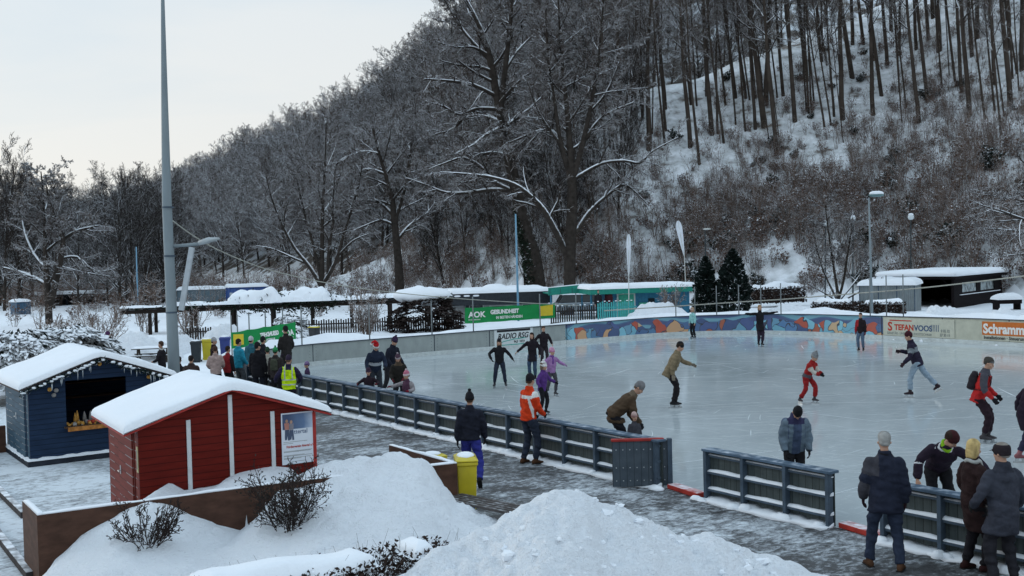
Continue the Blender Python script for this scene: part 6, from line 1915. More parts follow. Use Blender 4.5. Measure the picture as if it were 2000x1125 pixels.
hero('edge_tree', 'bare tree at the right edge with snow lined boughs reaching left', 62,
     [[(2085, 620, 24), (2080, 520, 22), (2070, 430, 18), (2060, 340, 12), (2055, 250, 8)]],
     [[(2078, 470, 10), (2030, 440, 8), (1990, 425, 6), (1950, 410, 4), (1915, 400, 2)], [(2075, 440, 9), (2040, 400, 7), (2000, 392, 5), (1960, 385, 3), (1925, 380, 2)],
      [(2070, 430, 8), (2035, 450, 6), (2000, 452, 5), (1960, 448, 3), (1905, 445, 1)], [(2078, 520, 7), (2040, 500, 5), (2000, 496, 4), (1960, 500, 2)]], 67, rmin=0.012)
# ivy on the leaning trunk
iv = MB()
g3 = random.Random(3)
lt = next(o for o in COL.objects if o.name == 'leaning_tree')
for i in range(2600):
    f = g3.random()
    u, v = np.interp(f, [0, 0.5, 1], [1050, 1030, 1012]), np.interp(f, [0, 0.5, 1], [585, 480, 405])
    w_ = np.interp(f, [0, 0.5, 1], [19, 16, 10])
    a = g3.uniform(0, 6.28)
    c = P(u + math.cos(a) * w_ * g3.uniform(0.7, 1.05), v, 93 + math.sin(a) * w_ * 93 / FPX) - np.array(lt.location)
    s = g3.uniform(0.06, 0.16)
    d1 = np.array([g3.gauss(0, 1), g3.gauss(0, 1), g3.gauss(0, 1)]); d1 = _unit(d1) * s
    d2 = np.array([g3.gauss(0, 1), g3.gauss(0, 1), g3.gauss(0, 1)]); d2 = _unit(d2) * s
    iv.add([c - d1, c - d2, c + d1, c + d2], [(0, 1, 2, 3)])
iv.build('ivy', M_IVY, lt)

# ------------------------------------------------------------------ brush, shrubs, hedges
M_BRUSH = capped('brush_twig', (0.15, 0.11, 0.09), 0.40, 0.8, 0.4, 2, 0.9, 0.7, 3)
M_DRYLEAF = capped('dry_leaf', (0.11, 0.062, 0.044), 0.55, 0.85, 0.4, 3, 0.9, 1.0, 4)
M_GREENLEAF = capped('dark_evergreen_leaf', (0.012, 0.020, 0.016), 0.5, 0.75, 0.5, 3, 0.7, 0.8, 5)
def shrub_mesh(seed, Ht, stems_, r, spread, leaf=0, leaf_s=0.06, lm=None, rmin=0.006, n2=7, n3=4, bm=None):
    t = Tree(seed, rmin)
    g = t.g
    cfg = {0: dict(k=5, wob=0.09, up=0.05, n=n2, f0=0.2, ang=0.6, ratio=0.36, shape=lin(1, 0.6), tip=0.3), 1: dict(k=3, wob=0.14, up=0.06, n=n3, f0=0.2, ang=0.65, ratio=0.5, shape=lin(1, 0.6)), 2: dict(k=2, wob=0.15, up=0.02, n=2, f0=0.3, ang=0.6, ratio=0.6, shape=lin(1, 0.8)), 3: dict(k=1, wob=0.1, up=0)}
    for i in range(stems_):
        a = g.uniform(0, 6.28)
        s = g.uniform(0.2, 1) * spread
        t.grow(np.array([math.cos(a) * s * 0.25 * Ht * 0.4, math.sin(a) * s * 0.25 * Ht * 0.4, -0.1]), _unit(np.array([math.cos(a) * s, math.sin(a) * s, 1.0])), Ht * g.uniform(0.7, 1.1), r * g.uniform(0.6, 1.1), 0, cfg)
    V, Q, MI, n = [], [], [], 0
    for l in sorted(t.lv):
        v, q = batch(t.lv[l], 4 if l == 0 else 3)
        V.append(v); Q.append(q + n); MI.append(np.zeros(len(q))); n += len(v)
    if leaf:
        tips = [p for l in t.lv if l >= 1 for pts_, _ in t.lv[l] for p in pts_[1:]]
        L = np.array([tips[g.randrange(len(tips))] for _ in range(leaf)])
        rs_ = np.random.RandomState(seed)
        L = L + rs_.normal(0, 0.04, L.shape)
        d1 = rs_.normal(0, 1, L.shape); d1 /= np.linalg.norm(d1, axis=1, keepdims=True)
        d2 = np.cross(d1, rs_.normal(0, 1, L.shape)); d2 /= np.linalg.norm(d2, axis=1, keepdims=True)
        s = leaf_s * rs_.uniform(0.6, 1.4, (leaf, 1))
        v = np.stack([L - d1 * s, L - d2 * s * 0.5, L + d1 * s, L + d2 * s * 0.5], 1).reshape(-1, 3)
        V.append(v); Q.append(n + np.arange(leaf * 4).reshape(-1, 4)); MI.append(np.ones(leaf)); n += len(v)
    return fast_mesh('branches', np.concatenate(V), np.concatenate(Q), [bm or M_BRUSH, lm or M_DRYLEAF], np.concatenate(MI))
SH = [shrub_mesh(1, 3.6, 5, 0.03, 0.4, n2=6, n3=3), shrub_mesh(2, 2.3, 8, 0.022, 0.6, 170, 0.085, n2=6, n3=3), shrub_mesh(3, 4.8, 4, 0.038, 0.3, n2=7, n3=3), shrub_mesh(4, 1.4, 9, 0.018, 0.8, 260, 0.075, n2=6, n3=3), shrub_mesh(5, 3.0, 6, 0.025, 0.5, 90, 0.08, n2=6, n3=3)]
ev = shrub_mesh(6, 1.7, 12, 0.02, 0.85, 1500, 0.12, M_GREENLEAF)
src_sh = []
spots = [(1250, 560, 3, 'low leafy brown shrub on the bank above the turquoise roof'), (1395, 545, 1, 'rust brown leafy shrub behind the dark conifers'), (1560, 480, 0, 'tall thin stemmed bush on the slope behind the hedge'), (1850, 470, 2, 'tall thin stemmed bush above the dark shelter roof'), (1180, 545, 4, 'twiggy brown bush on the bank beside the forked tree')]
for u, v, k, lab in spots:
    p = cast(u, v)
    o = thing('shrub', lab, 'shrub', p - np.array([0, 0, 0.1]), rt.uniform(0, 6))
    src_sh.append([link('branches', SH[k], o)])
order = [s[2] for s in spots]
g7 = random.Random(44)
for i in range(20):                                        # single shrubs dotted over the field at the left
    u, Y = g7.uniform(5, 620), g7.uniform(64, 98)
    p = P(u, 590, Y); p[2] = float(H(p[0], p[1])) - 0.1
    o = thing('shrub', 'bare brown shrub on the snowy field ' + ('left of the tall mast' if u < 330 else 'behind the pergola'), 'shrub', p, g7.uniform(0, 6), 'bare shrubs dotted over the snowy field')
    o.scale = (0.9, 0.9, g7.uniform(0.55, 0.9))
    link('branches', SH[g7.choice([0, 1, 3, 4])], o)
p = cast(1480, 440)
o = thing('evergreen_shrub', 'dark leafy evergreen bush with snow on the slope above the conifers', 'shrub', p, 0)
src_sh.append([link('branches', ev, o)])
bp_ = []
g4 = random.Random(15)
cand = []
for Y in np.arange(64, 152, 0.66):
    for X in np.arange(-22, 75, 0.66):
        cand.append((X + g4.uniform(-0.7, 0.7), Y + g4.uniform(-0.7, 0.7)))
ca = np.array(cand)
cs_, cq = spur_h(ca[:, 0], ca[:, 1]); cm_, _ = main_h(ca[:, 0], ca[:, 1]); ch = H(ca[:, 0], ca[:, 1])
cb = 1000 + FPX * ca[:, 0] / ca[:, 1]
cn_ = fbm(ca[:, 0] / 6, ca[:, 1] / 6, 77, 3)
for i in range(len(ca)):
    if cs_[i] < 0.3 or cq[i] > (0.9 if cb[i] > 1150 else 1.15) or cm_[i] > cs_[i] or cb[i] < 700 or cb[i] > 2090: continue
    dens = float(np.interp(cq[i], [0, 0.03, 0.3, 0.42, 0.55, 0.9], ([0.4, 0.9, 0.9, 0.55, 0.3, 0.18] if cb[i] > 1150 else [0.4, 0.8, 0.8, 0.75, 0.7, 0.6]))) * float(np.interp(cn_[i], [-0.35, -0.1, 0.2], [0.25, 0.8, 1.1])) * float(np.interp(cb[i], [700, 1000, 1200], [1.0, 0.9, 1]))
    if g4.random() > dens: continue
    k = g4.choice([0, 1, 2, 3, 4, 0, 3, 4, 5 if g4.random() < 0.35 else 1])
    k = order.index(k) if k < 5 else 5
    sc = g4.uniform(0.5, 1.2) * (1.0 if cq[i] < 0.3 or cb[i] < 1100 else 0.7)
    bp_.append((ca[i, 0], ca[i, 1], ch[i] - 0.1, (g4.gauss(0, 0.06), g4.gauss(0, 0.06), g4.uniform(0, 6.28)), sc, k))
for i in range(950):                                       # along the foot of the woods
    u = g4.choice([g4.uniform(330, 1000), g4.uniform(-40, 420), g4.uniform(-40, 420)])
    Y = g4.uniform(106, 175)
    p = P(u, 560, Y); p[2] = float(H(p[0], p[1]))
    bp_.append((p[0], p[1], p[2] - 0.1, (0, 0, g4.uniform(0, 6.28)), g4.uniform(0.6, 1.15), g4.choice([0, 1, 2, 4])))
print('brush', len(bp_), 'forest', len(fp))
scatter('undergrowth', bp_, src_sh, 'brown leafless brush covering the lower snowy slope', 'undergrowth', 1)
# ================================================================== BUILDINGS AND PROPS BEYOND THE RINK
def frame(u0, u1, Y0, Y1):
    a, b = P(u0, 560, Y0), P(u1, 560, Y1)
    a[2] = b[2] = 0
    d = b - a
    L = float(np.linalg.norm(d))
    return a, math.atan2(d[1], d[0]), L
def zat(u, v, Y): return float(P(u, v, Y)[2])
def snow_slab(x0, x1, y0, y1, z, th, parent, seed=1, k=24, m=None, sag=0.3, edge=0.0):
    """rounded, slightly uneven snow load on a flat roof"""
    nx, ny = k, max(6, int(k * (y1 - y0) / (x1 - x0)))
    xs_ = x0 + (x1 - x0) * (0.5 - 0.5 * np.cos(np.linspace(0, math.pi, nx)))
    ys_ = y0 + (y1 - y0) * (0.5 - 0.5 * np.cos(np.linspace(0, math.pi, ny)))
    A, B = np.meshgrid(xs_, ys_)
    e = np.minimum(np.minimum(A - x0, x1 - A), np.minimum(B - y0, y1 - B))
    if edge: e = e - edge * (0.5 + fbm(A * 3.1 + seed, B * 3.1, seed + 2, 3)) * np.clip(1 - e / (3 * edge), 0, 1)
    h = -0.03 * (edge > 0) + th * np.clip(e / (th * 0.9), 0, 1) ** 0.42 * (1 + sag * fbm(A * 0.8 + seed, B * 0.8, seed, 3))
    me = grid_mesh('snow_cover', A, B, z + h, [M_SNOW])
    return link('snow_cover', me, parent)
M_DGREY = mat('dark_fascia', (0.028, 0.032, 0.038), 0.6, 0.25)
M_RENDER = mat('grey_render', (0.26, 0.27, 0.27), 0.8, 0.15)
M_GLASS = mat('dark_window_glass', (0.02, 0.026, 0.03), 0.08, 0.2, bump=0)
M_TEALF = mat('teal_painted_fascia', (0.02, 0.21, 0.16), 0.5, 0.15)
M_BLUEW = mat('blue_painted_wall', (0.035, 0.16, 0.26), 0.6, 0.2)
M_GREEND = mat('green_door_paint', (0.05, 0.32, 0.22), 0.5, 0.15)
M_PALEF = mat('pale_frame', (0.5, 0.52, 0.5), 0.5, 0.1)

# kiosk with flat roof
a, r_, L = frame(880, 1071, 68, 69.5)
ki = thing('kiosk', 'low grey kiosk with a dark fascia and snow on its flat roof', 'kiosk', a, r_)
zr = zat(975, 571, 69)
MB().box(0, L, 0.3, 3.6, -0.2, zr - 0.76).build('wall', M_RENDER, ki)
rf = MB().box(-0.1, L + 0.15, -0.35, 3.9, zr - 0.75, zr).build('roof', M_DGREY, ki)
snow_slab(-0.15, L + 0.2, -0.4, 3.95, zr, 0.30, rf, 3)
b = MB(); b.ball((L * 0.5, 1.6, zr + 0.2), (0.9, 0.8, 0.34), 14); b.build('snow_heap', M_SNOW, rf, smooth=True)
for x0, x1, z0, z1 in ((1.25, 2.1, 0.8, 1.2), (2.6, 4.0, 0.7, 1.1), (4.75, 5.85, 0.7, 1.15)):
    fr_ = MB().box(x0 - 0.06, x1 + 0.06, 0.26, 0.298, z0 - 0.06, z1 + 0.06).build('window', M_PALEF, ki)
    MB().box(x0, x1, 0.245, 0.258, z0, z1).build('pane', M_GLASS, fr_)
MB().box(1.0, 1.18, 0.1, 0.28, -0.1, zr - 0.755).build('post', M_DGREY, ki)
MB().box(4.8, 5.8, 0.18, 0.24, 1.18, 1.32).build('menu_board', mat('menu_board', (0.4, 0.42, 0.42), 0.5, 0.2), ki)
for i in range(3):
    b = MB(); b.ball((0.35 + i * 0.6, -0.37, zr - 0.14), (0.22, 0.06, 0.07), 8); b.build('snow_lump', M_SNOW, rf, smooth=True)

# turquoise pavilion and its canopy
a, r_, L = frame(1146, 1352, 64.6, 66)
pv = thing('pavilion', 'turquoise and blue pavilion with a green door and snowy roof', 'pavilion', a, r_)
zr = zat(1240, 563, 65)
MB().box(L * 0.28, L, 0.5, 3.6, 0.0, zr - 0.31).build('wall', M_BLUEW, pv)
rf = MB().box(L * 0.02, L + 0.2, -0.3, 4.0, zr - 0.3, zr).build('roof', M_TEALF, pv)
snow_slab(L * 0.02 - 0.05, L + 0.22, -0.33, 4.0, zr, 0.26, rf, 5)
dr = MB().box(L * 0.30, L * 0.475, 0.44, 0.498, 0.3, zr - 0.32).build('door_frame', M_PALEF, pv)
MB().box(L * 0.315, L * 0.46, 0.425, 0.438, 0.3, zr - 0.38).build('door', M_GREEND, dr)
MB().box(L * 0.51, L * 0.59, 0.42, 0.498, 0.75, 1.25).build('notice_box', M_GREEND, pv)
MB().box(L * 0.535, L * 0.565, 0.405, 0.418, 0.95, 1.15).build('notice', T_WHITE, pv)
for x_ in (L * 0.05, L * 0.2, L * 0.26): MB().box(x_ - 0.05, x_ + 0.05, 0.2, 0.3, 0, zr - 0.31).build('post', M_BLUEW, pv)
MB().box(L * 0.6, L * 0.66, 0.46, 0.498, 1.0, 1.5).build('window', M_GLASS, pv)
a, r_, L = frame(1071, 1141, 66.8, 67.1)
cn = thing('canopy', 'green canopy linking the grey kiosk and the turquoise pavilion', 'canopy', a, r_)
zc_ = zat(1105, 557, 66.5)
MB().prism([(0, zc_ - 0.62), (L, zc_ - 0.50), (L, zc_), (0, zc_ - 0.16)], (0, 0, 0), (1, 0, 0), (0, 0, 1), (0, 0.12, 0)).build('fascia', M_TEALF, cn)
MB().box(0, L, 0.12, 2.5, zc_ - 0.55, zc_ - 0.48).build('roof', M_TEALF, cn)
for x_ in (0.1, L * 0.33, L * 0.66, L - 0.1): MB().box(x_ - 0.012, x_ + 0.012, -0.012, -0.001, zc_ - 0.52, zc_ - 0.17).build('rib', M_DARK, cn)
b = MB(); b.tube([(0, 0.06, zc_ - 0.15), (L * 0.5, 0.06, zc_ - 0.07), (L, 0.06, zc_ + 0.01)], 0.05, 6); b.build('snow_strip', M_SNOW, cn, smooth=True)
for x_ in (0.15, L - 0.15): MB().box(x_ - 0.04, x_ + 0.04, 0.02, 0.1, 0, zc_ - 0.63).build('post', M_BLUEW, cn)

# shipping containers and low sheds far left of centre
def corrugated(name, c):
    k = NT(name)
    x_ = k.sep(k.coord('Object'))[0]
    w_ = k.math('SINE', k.math('MULTIPLY', x_, 24.0))
    k.base(k.ramp(k.noise(k.coord('Object'), 1.5, 4), [(0.3, lerp3(c, 0.8)), (0.7, lerp3(c, 1.2))]))
    k.bump(w_, 1.0, 0.04); k.rough(0.55)
    return k.m
def container(u0, u1, vt, vb, Y, c, label, depth=2.4, doors=True, hgt=None):
    a, r_, L = frame(u0, u1, Y, Y + 1.0)
    o = thing('container', label, 'container', a, r_, None)
    zt = zat((u0 + u1) / 2, vt, Y); zb = min(0.3, zat((u0 + u1) / 2, vb, Y))
    b = MB().box(0, L, 0, depth, zb, zt).build('body', corrugated('corrugated_steel', c), o)
    snow_slab(-0.1, L + 0.1, -0.1, depth + 0.1, zt, 0.28, b, int(u0))
    e = MB()
    for x_ in (0, L): e.box(x_ - 0.04, x_ + 0.04, -0.05, -0.002, zb, zt)
    e.box(0.04, L - 0.04, -0.04, -0.003, zt - 0.1, zt - 0.002)
    e.build('edge_frame', mat('container_edge', lerp3(c, 0.7), 0.5, 0.2), o)
    if doors:
        for f_ in (0.12, 0.34): MB().box(L * f_ - 0.13, L * f_ + 0.13, -0.03, -0.004, zt - 1.15, zt - 0.45).build('panel', mat('pale_panel', (0.38, 0.42, 0.47), 0.5, 0.1), o)
    return o
container(441, 523, 561, 586, 96, (0.03, 0.08, 0.26), 'bright blue corrugated container with snow on top')
container(346, 438, 566, 588, 100, (0.10, 0.15, 0.18), 'grey blue container beside the bright blue one', doors=False)
container(32, 57, 590, 605, 92, (0.04, 0.10, 0.17), 'small blue container in the snow at far left', depth=1.0, doors=False)
a, r_, L = frame(56, 332, 112, 116)
ls = thing('open_shed', 'long low open shed with a snowy roof behind the dark forked tree', 'shed', a, r_)
zr = zat(200, 573, 113)
rf = MB().box(0, L, 0, 3.5, zr - 0.18, zr).build('roof', M_DGREY, ls)
snow_slab(-0.1, L + 0.1, -0.1, 3.6, zr, 0.3, rf, 9, 40)
MB().box(0.1, L - 0.1, 3.2, 3.4, 0, zr - 0.19).build('wall', M_DGREY, ls)
for i in range(9): MB().box(0.2 + i * (L - 0.5) / 8, 0.32 + i * (L - 0.5) / 8, 0.1, 0.22, 0, zr - 0.185).build('post', M_DGREY, ls)

# dark shelter at right
def pt(u, Y):
    q = P(u, 560, Y); q[2] = 0
    return q
A_, B_, C_, D_ = pt(1713, 73), pt(1866, 69), pt(1968, 77), pt(1815, 82)
sh_ = thing('wooden_shelter', 'dark timber shelter with an open bay, two windows and thick roof snow', 'shelter', B_, 0)
zr = zat(1862, 540, 69)
loc = lambda q, s=1.0: (q - B_) * s
cen = (A_ + B_ + C_ + D_) / 4
def ring4(s, z): return [(cen + (q - cen) * s - B_) + np.array([0, 0, z]) for q in (A_, B_, C_, D_)]
rf = MB().rings([ring4(1.0, zr - 0.2), ring4(1.0, zr)]).build('roof', mat('dark_timber', (0.010, 0.008, 0.009), 0.7, 0.3, spec=0.05), sh_)
M_DTIM = rf.data.materials[0]
def dense_ring(s, z, k=14):
    q = ring4(s, z); o_ = []
    for i in range(4):
        for j in range(k): o_.append(q[i] + (q[(i + 1) % 4] - q[i]) * j / k)
    return o_
b = MB(); b.rings([dense_ring(1.02, zr + 0.002), dense_ring(1.03, zr + 0.12), dense_ring(1.0, zr + 0.29), dense_ring(0.9, zr + 0.36), dense_ring(0.4, zr + 0.40)])
b.v[-1][:, 2] += 0.05 * fbm(b.v[-1][:, 0] * 0.7, b.v[-1][:, 1] * 0.7, 3, 3) * (b.v[-1][:, 2] > zr + 0.05)
b.build('snow_cover', M_SNOW, rf, smooth=True)
def wall_seg(p, q, z0, z1, th, nm, m, par, off=0.0):
    d = q - p; L = np.linalg.norm(d); d = d / L; n = np.array([-d[1], d[0], 0])
    b = MB(); b.obox((p + q) / 2 - B_ + n * (off + th / 2) + np.array([0, 0, (z0 + z1) / 2]), d * L / 2, n * th / 2, (0, 0, (z1 - z0) / 2))
    return b.build(nm, m, par)
lerpv = lambda p, q, f: p + (q - p) * f
in_ = lambda q: cen + (q - cen) * 0.9
Ai, Bi, Ci, Di = map(in_, (A_, B_, C_, D_))
zt = zr - 0.205
wall_seg(Di, Ci, 0, zt, 0.1, 'wall', M_DTIM, sh_)
wall_seg(Ai, Di, 0, zt, 0.1, 'wall', M_DTIM, sh_)
wl_ = wall_seg(Bi, lerpv(Bi, Ci, 0.16), 0, zt, 0.1, 'wall', M_DTIM, sh_)
wall_seg(lerpv(Bi, Ci, 0.16), Ci, 0, 1.15, 0.1, 'wall', M_DTIM, sh_)
wall_seg(lerpv(Bi, Ci, 0.16), Ci, zt - 0.25, zt, 0.1, 'wall', M_DTIM, sh_)
for f0, f1 in ((0.46, 0.54), (0.84, 1.0)): wall_seg(lerpv(Bi, Ci, f0), lerpv(Bi, Ci, f1), 1.15, zt - 0.25, 0.1, 'wall', M_DTIM, sh_)
k = NT('pane_painted_reflection')
k.base(k.ramp(k.noise(k.coord('Object'), 2.5, 4), [(0.35, (0.05, 0.06, 0.06)), (0.6, (0.30, 0.35, 0.36))])); k.rough(0.15)  # pale patches paint a snow reflection into the pane colour
for f0, f1 in ((0.17, 0.455), (0.545, 0.835)):
    w_ = wall_seg(lerpv(Bi, Ci, f0), lerpv(Bi, Ci, f1), 1.16, zt - 0.26, 0.03, 'window', k.m, sh_, 0.05)
wall_seg(lerpv(Bi, Ci, 0.1), lerpv(Bi, Ci, 0.95), 1.0, 1.04, 0.08, 'sill_snow', M_SNOW, sh_, -0.1)
for f_ in (0.02, 0.48, 0.98):
    q = lerpv(Ai, Bi, f_)
    b = MB(); b.obox(q - B_ + np.array([0, 0, zt / 2]), (0.07, 0, 0), (0, 0.07, 0), (0, 0, zt / 2)); b.build('post', M_DTIM, sh_)
for f_, g_ in ((0.48, 0.34), (0.98, 0.84), (0.02, 0.16)):
    p, q = lerpv(Ai, Bi, f_) - B_, lerpv(Ai, Bi, g_) - B_
    b = MB(); b.tube([p + np.array([0, 0, zt - 0.6]), q + np.array([0, 0, zt - 0.03])], 0.05, 4); b.build('brace', M_DTIM, sh_)
a, r_, L = frame(1678, 1787, 66.5, 65)
ms_ = thing('metal_shed', 'grey metal shed with a deep snow roof beside the dark shelter', 'shed', a, r_)
zr = zat(1740, 557, 66)
bd = MB().box(0, L, 0, 3, 0, zr).build('body', corrugated('grey_corrugated', (0.16, 0.19, 0.20)), ms_)
snow_slab(-0.12, L + 0.12, -0.15, 3.1, zr, 0.42, bd, 12)
for x_ in (0.02, L * 0.35, L * 0.68, L - 0.02): MB().box(x_ - 0.03, x_ + 0.03, -0.03, -0.002, 0, zr - 0.01).build('upright', M_STEEL, ms_)
a, r_, L = frame(1950, 1996, 66, 66)
wb = thing('covered_stall', 'small dark table under a heap of snow right of the shelter', 'table', a + np.array([0, 0, 0.3]), r_)
b = MB().box(0, L, 0, 1.0, 0.3, 0.55).build('table', M_DTIM, wb)
snow_slab(-0.06, L + 0.06, -0.06, 1.06, 0.55, 0.45, b, 2)
for x_ in (0.08, L - 0.08): MB().box(x_ - 0.05, x_ + 0.05, 0.1, 0.9, -0.3, 0.298).build('leg', M_DTIM, wb)

# ------------------------------------------------------------------ pergola
M_BEAM = capped('pergola_timber', (0.024, 0.019, 0.017), 0.5, 0.9, 0.3, 3, 0.8, 0.9, 1.5)
a, r_, L = frame(232, 884, 60, 63)
pe = thing('pergola', 'long dark pergola with snow loaded vines left of the kiosk', 'pergola', a, r_)
z0_, z1_ = zat(232, 611, 60), zat(884, 585, 63)
zb_ = lambda x: z0_ + (z1_ - z0_) * x / L
for y_ in (0.0, 2.0):
    b = MB(); b.prism([(0, zb_(0) - 0.10), (L, zb_(L) - 0.10), (L, zb_(L) + 0.12), (0, zb_(0) + 0.12)], (0, y_, 0), (1, 0, 0), (0, 0, 1), (0, 0.14, 0)); b.build('beam', M_BEAM, pe)
for i in range(8):
    x_ = 1.6 + i * (L - 3) / 7
    for y_ in (0.0, 2.0): MB().box(x_ - 0.09, x_ + 0.09, y_ - 0.002, y_ + 0.138, -0.1, zb_(x_) - 0.102).build('post', M_BEAM, pe)
for i in range(22):
    x_ = 0.4 + i * (L - 0.8) / 21
    MB().box(x_ - 0.05, x_ + 0.05, -0.35, 2.5, zb_(x_) + 0.125, zb_(x_) + 0.24).build('rafter', M_BEAM, pe)
vn = MB()
g5 = random.Random(8)
for i in range(4200):
    x_ = g5.choice([g5.uniform(0.30, 0.64), g5.uniform(0.33, 0.62), g5.uniform(0.0, 1.0)]) * L
    thick = np.interp(x_ / L, [0, 0.28, 0.36, 0.6, 0.66, 0.82, 1.0], [0.12, 0.15, 0.5, 0.55, 0.25, 0.3, 0.3])
    c = np.array([x_, g5.uniform(-0.4, 2.3), zb_(x_) + 0.2 + g5.gauss(0, thick * 0.5)])
    d1 = _unit(np.array([g5.gauss(0, 1), g5.gauss(0, 1), g5.gauss(0, 1)])) * g5.uniform(0.06, 0.2)
    d2 = _unit(np.array([g5.gauss(0, 1), g5.gauss(0, 1), g5.gauss(0, 1)])) * 0.05
    vn.add([c - d1, c - d2, c + d1, c + d2], [(0, 1, 2, 3)])
vn.build('vine', M_IVY, pe)
for i, (f0, f1, t_, ya, yb) in enumerate(((0.0, 0.16, 0.10, -0.3, 0.5), (0.14, 0.34, 0.14, -0.4, 2.4), (0.31, 0.48, 0.55, -0.6, 2.4), (0.45, 0.63, 0.62, -0.7, 2.5), (0.60, 0.76, 0.22, -0.4, 2.3), (0.74, 0.90, 0.16, -0.3, 2.3), (0.88, 1.0, 0.24, -0.4, 2.3))):
    snow_slab(L * f0, L * f1, ya, yb, zb_(L * (f0 + f1) / 2) + 0.26 + 0.02 * (i % 2), t_, pe, 40 + i, 44, sag=0.9, edge=0.32)


# ------------------------------------------------------------------ picket fences
def picket(u0, u1, Y0, Y1, h, m, label, gap=0.13, z0=0.0):
    a, r_, L = frame(u0, u1, Y0, Y1)
    a[2] = z0
    o = thing('picket_fence', label, 'fence', a, r_)
    b = MB()
    k = int(L / gap)
    for i in range(k): b.box(i * gap, i * gap + gap * 0.62, 0, 0.02, 0.05, h * (1 + 0.04 * ((i * 37) % 5 - 2) / 2))
    b.build('pickets', m, o)
    for z in (0.25, h * 0.75): MB().box(0, L, 0.022, 0.07, z, z + 0.07).build('rail', m, o)
    s = MB()
    for i in range(k):
        if (i * 7) % 5 < 2: s.box(i * gap - 0.004, i * gap + gap * 0.62 + 0.004, -0.004, 0.03, h * 1.03 + 0.002, h * 1.03 + 0.05)
    s.build('snow_caps', M_SNOW, o)
    return o
M_OLDW = mat('old_fence_wood', (0.03, 0.026, 0.024), 0.8, 0.4, 5)
M_TURQ = mat('turquoise_fence_paint', (0.06, 0.33, 0.33), 0.6, 0.2)
picket(362, 458, 56, 57, 0.95, M_OLDW, 'dark picket fence left of the mirrored green banner')
picket(595, 905, 57, 59, 1.05, M_OLDW, 'dark picket fence with snowy rails between banner and kiosk', z0=0.1)
picket(1074, 1163, 60, 60.5, 1.2, M_OLDW, 'dark picket fence under the big forked tree', z0=0.2)
picket(1166, 1243, 59.5, 60, 1.3, M_TURQ, 'turquoise picket fence in front of the blue pavilion', z0=0.3)

# ------------------------------------------------------------------ car parked by the pavilion
cp_ = P(1148, 590, 72); cp_[2] = 0.1
car = thing('parked_car', 'silver car with snow on it parked under the green canopy', 'car', cp_, 0.15)
M_CARP = mat('silver_car_paint', (0.28, 0.32, 0.35), 0.25, 0.08, bump=0, metal=0.4)
b = MB()
b.prism([(-2.0, 0.35), (2.0, 0.35), (2.05, 0.8), (1.3, 0.98), (-2.0, 0.98)], (0, 0, 0), (1, 0, 0), (0, 0, 1), (0, 1.7, 0))
bd = b.build('body', M_CARP, car, bevel=0.06)
b = MB(); b.rings([[(-1.9, 0.05, 0.985), (1.15, 0.05, 0.985), (1.15, 1.65, 0.985), (-1.9, 1.65, 0.985)], [(-1.6, 0.2, 1.5), (0.5, 0.2, 1.5), (0.5, 1.5, 1.5), (-1.6, 1.5, 1.5)]])
cb = b.build('cabin', M_GLASS, car, bevel=0.04)
snow_slab(-1.65, 0.55, 0.15, 1.55, 1.5, 0.14, cb, 3)
for x_ in (-1.25, 1.3):
    for y_ in (0.0, 1.7):
        b = MB(); b.tube([(x_, y_ - 0.09, 0.32), (x_, y_ + 0.09, 0.32)], 0.32, 16); wh = b.build('wheel', M_DARK, car)
for y_ in (0.3, 1.4): MB().box(2.03, 2.06, y_ - 0.15, y_ + 0.15, 0.62, 0.76).build('headlight', M_PALEF, car)

# ------------------------------------------------------------------ lamps, flags, poles, net posts, ropes
M_LAMPP = mat('dark_lamp_post', (0.035, 0.045, 0.05), 0.5, 0.2)
M_GLOBE = mat('milky_globe', (0.55, 0.6, 0.62), 0.25, 0.05, bump=0)
def base_at(u, Y):
    q = P(u, 600, Y); q[2] = float(H(q[0], q[1])) - 0.1
    return q
def globe_lamp(u, v, Y, label):
    b_ = base_at(u, Y)
    o = thing('street_lamp', label, 'street lamp', b_, 0, 'globe lamps on the slope path')
    t = P(u, v, Y) - b_
    b = MB(); b.tube([(0, 0, 0), t * 0.5, t - np.array([0, 0, 0.2])], [0.07, 0.05, 0.045], 8); b.build('post', M_LAMPP, o)
    b = MB(); b.ball(t, 0.23, 12); gl_ = b.build('lamp_globe', M_GLOBE, o, smooth=True)
    b = MB(); b.ball(t + np.array([0, 0, 0.2]), (0.2, 0.2, 0.09), 10); b.build('snow_cap', M_SNOW, gl_, smooth=True)
globe_lamp(1612, 437, 84, 'globe lamp farthest left of the three, above the young tree')
globe_lamp(1666, 428, 82, 'globe lamp just left of the tall street lamp')
globe_lamp(1779, 424, 80, 'globe lamp rising behind the dark shelter roof')
b_ = base_at(1379, 88)
o = thing('street_lamp', 'thin dark lamp post with a flat head above the two conifers', 'street lamp', b_)
t = P(1377, 448, 88) - b_
b = MB(); b.tube([(0, 0, 0), t], [0.07, 0.05], 8); b.build('post', M_LAMPP, o)
b = MB(); b.ball(t + np.array([0.15, 0, 0.02]), (0.35, 0.2, 0.08), 10); b.build('lamp_head', M_PALEF, o, smooth=True)
b_ = base_at(1703, 55)
o = thing('street_lamp', 'tall grey street lamp with a snow capped head behind the mural', 'street lamp', b_)
t = P(1697, 386, 55) - b_
b = MB(); b.tube([(0, 0, 0), t * 0.5, t], [0.075, 0.055, 0.045], 10); b.build('post', M_POLE, o, smooth=True)
h_ = P(1712, 381, 55) - b_
b = MB(); b.ball(h_, (0.40, 0.2, 0.11), 12); hd_ = b.build('lamp_head', mat('teal_lamp_casing', (0.10, 0.18, 0.19), 0.4, 0.1), o, smooth=True)
b = MB(); b.ball(h_ + np.array([0, 0, 0.09]), (0.38, 0.19, 0.13), 12); b.build('snow_cap', M_SNOW, hd_, smooth=True)
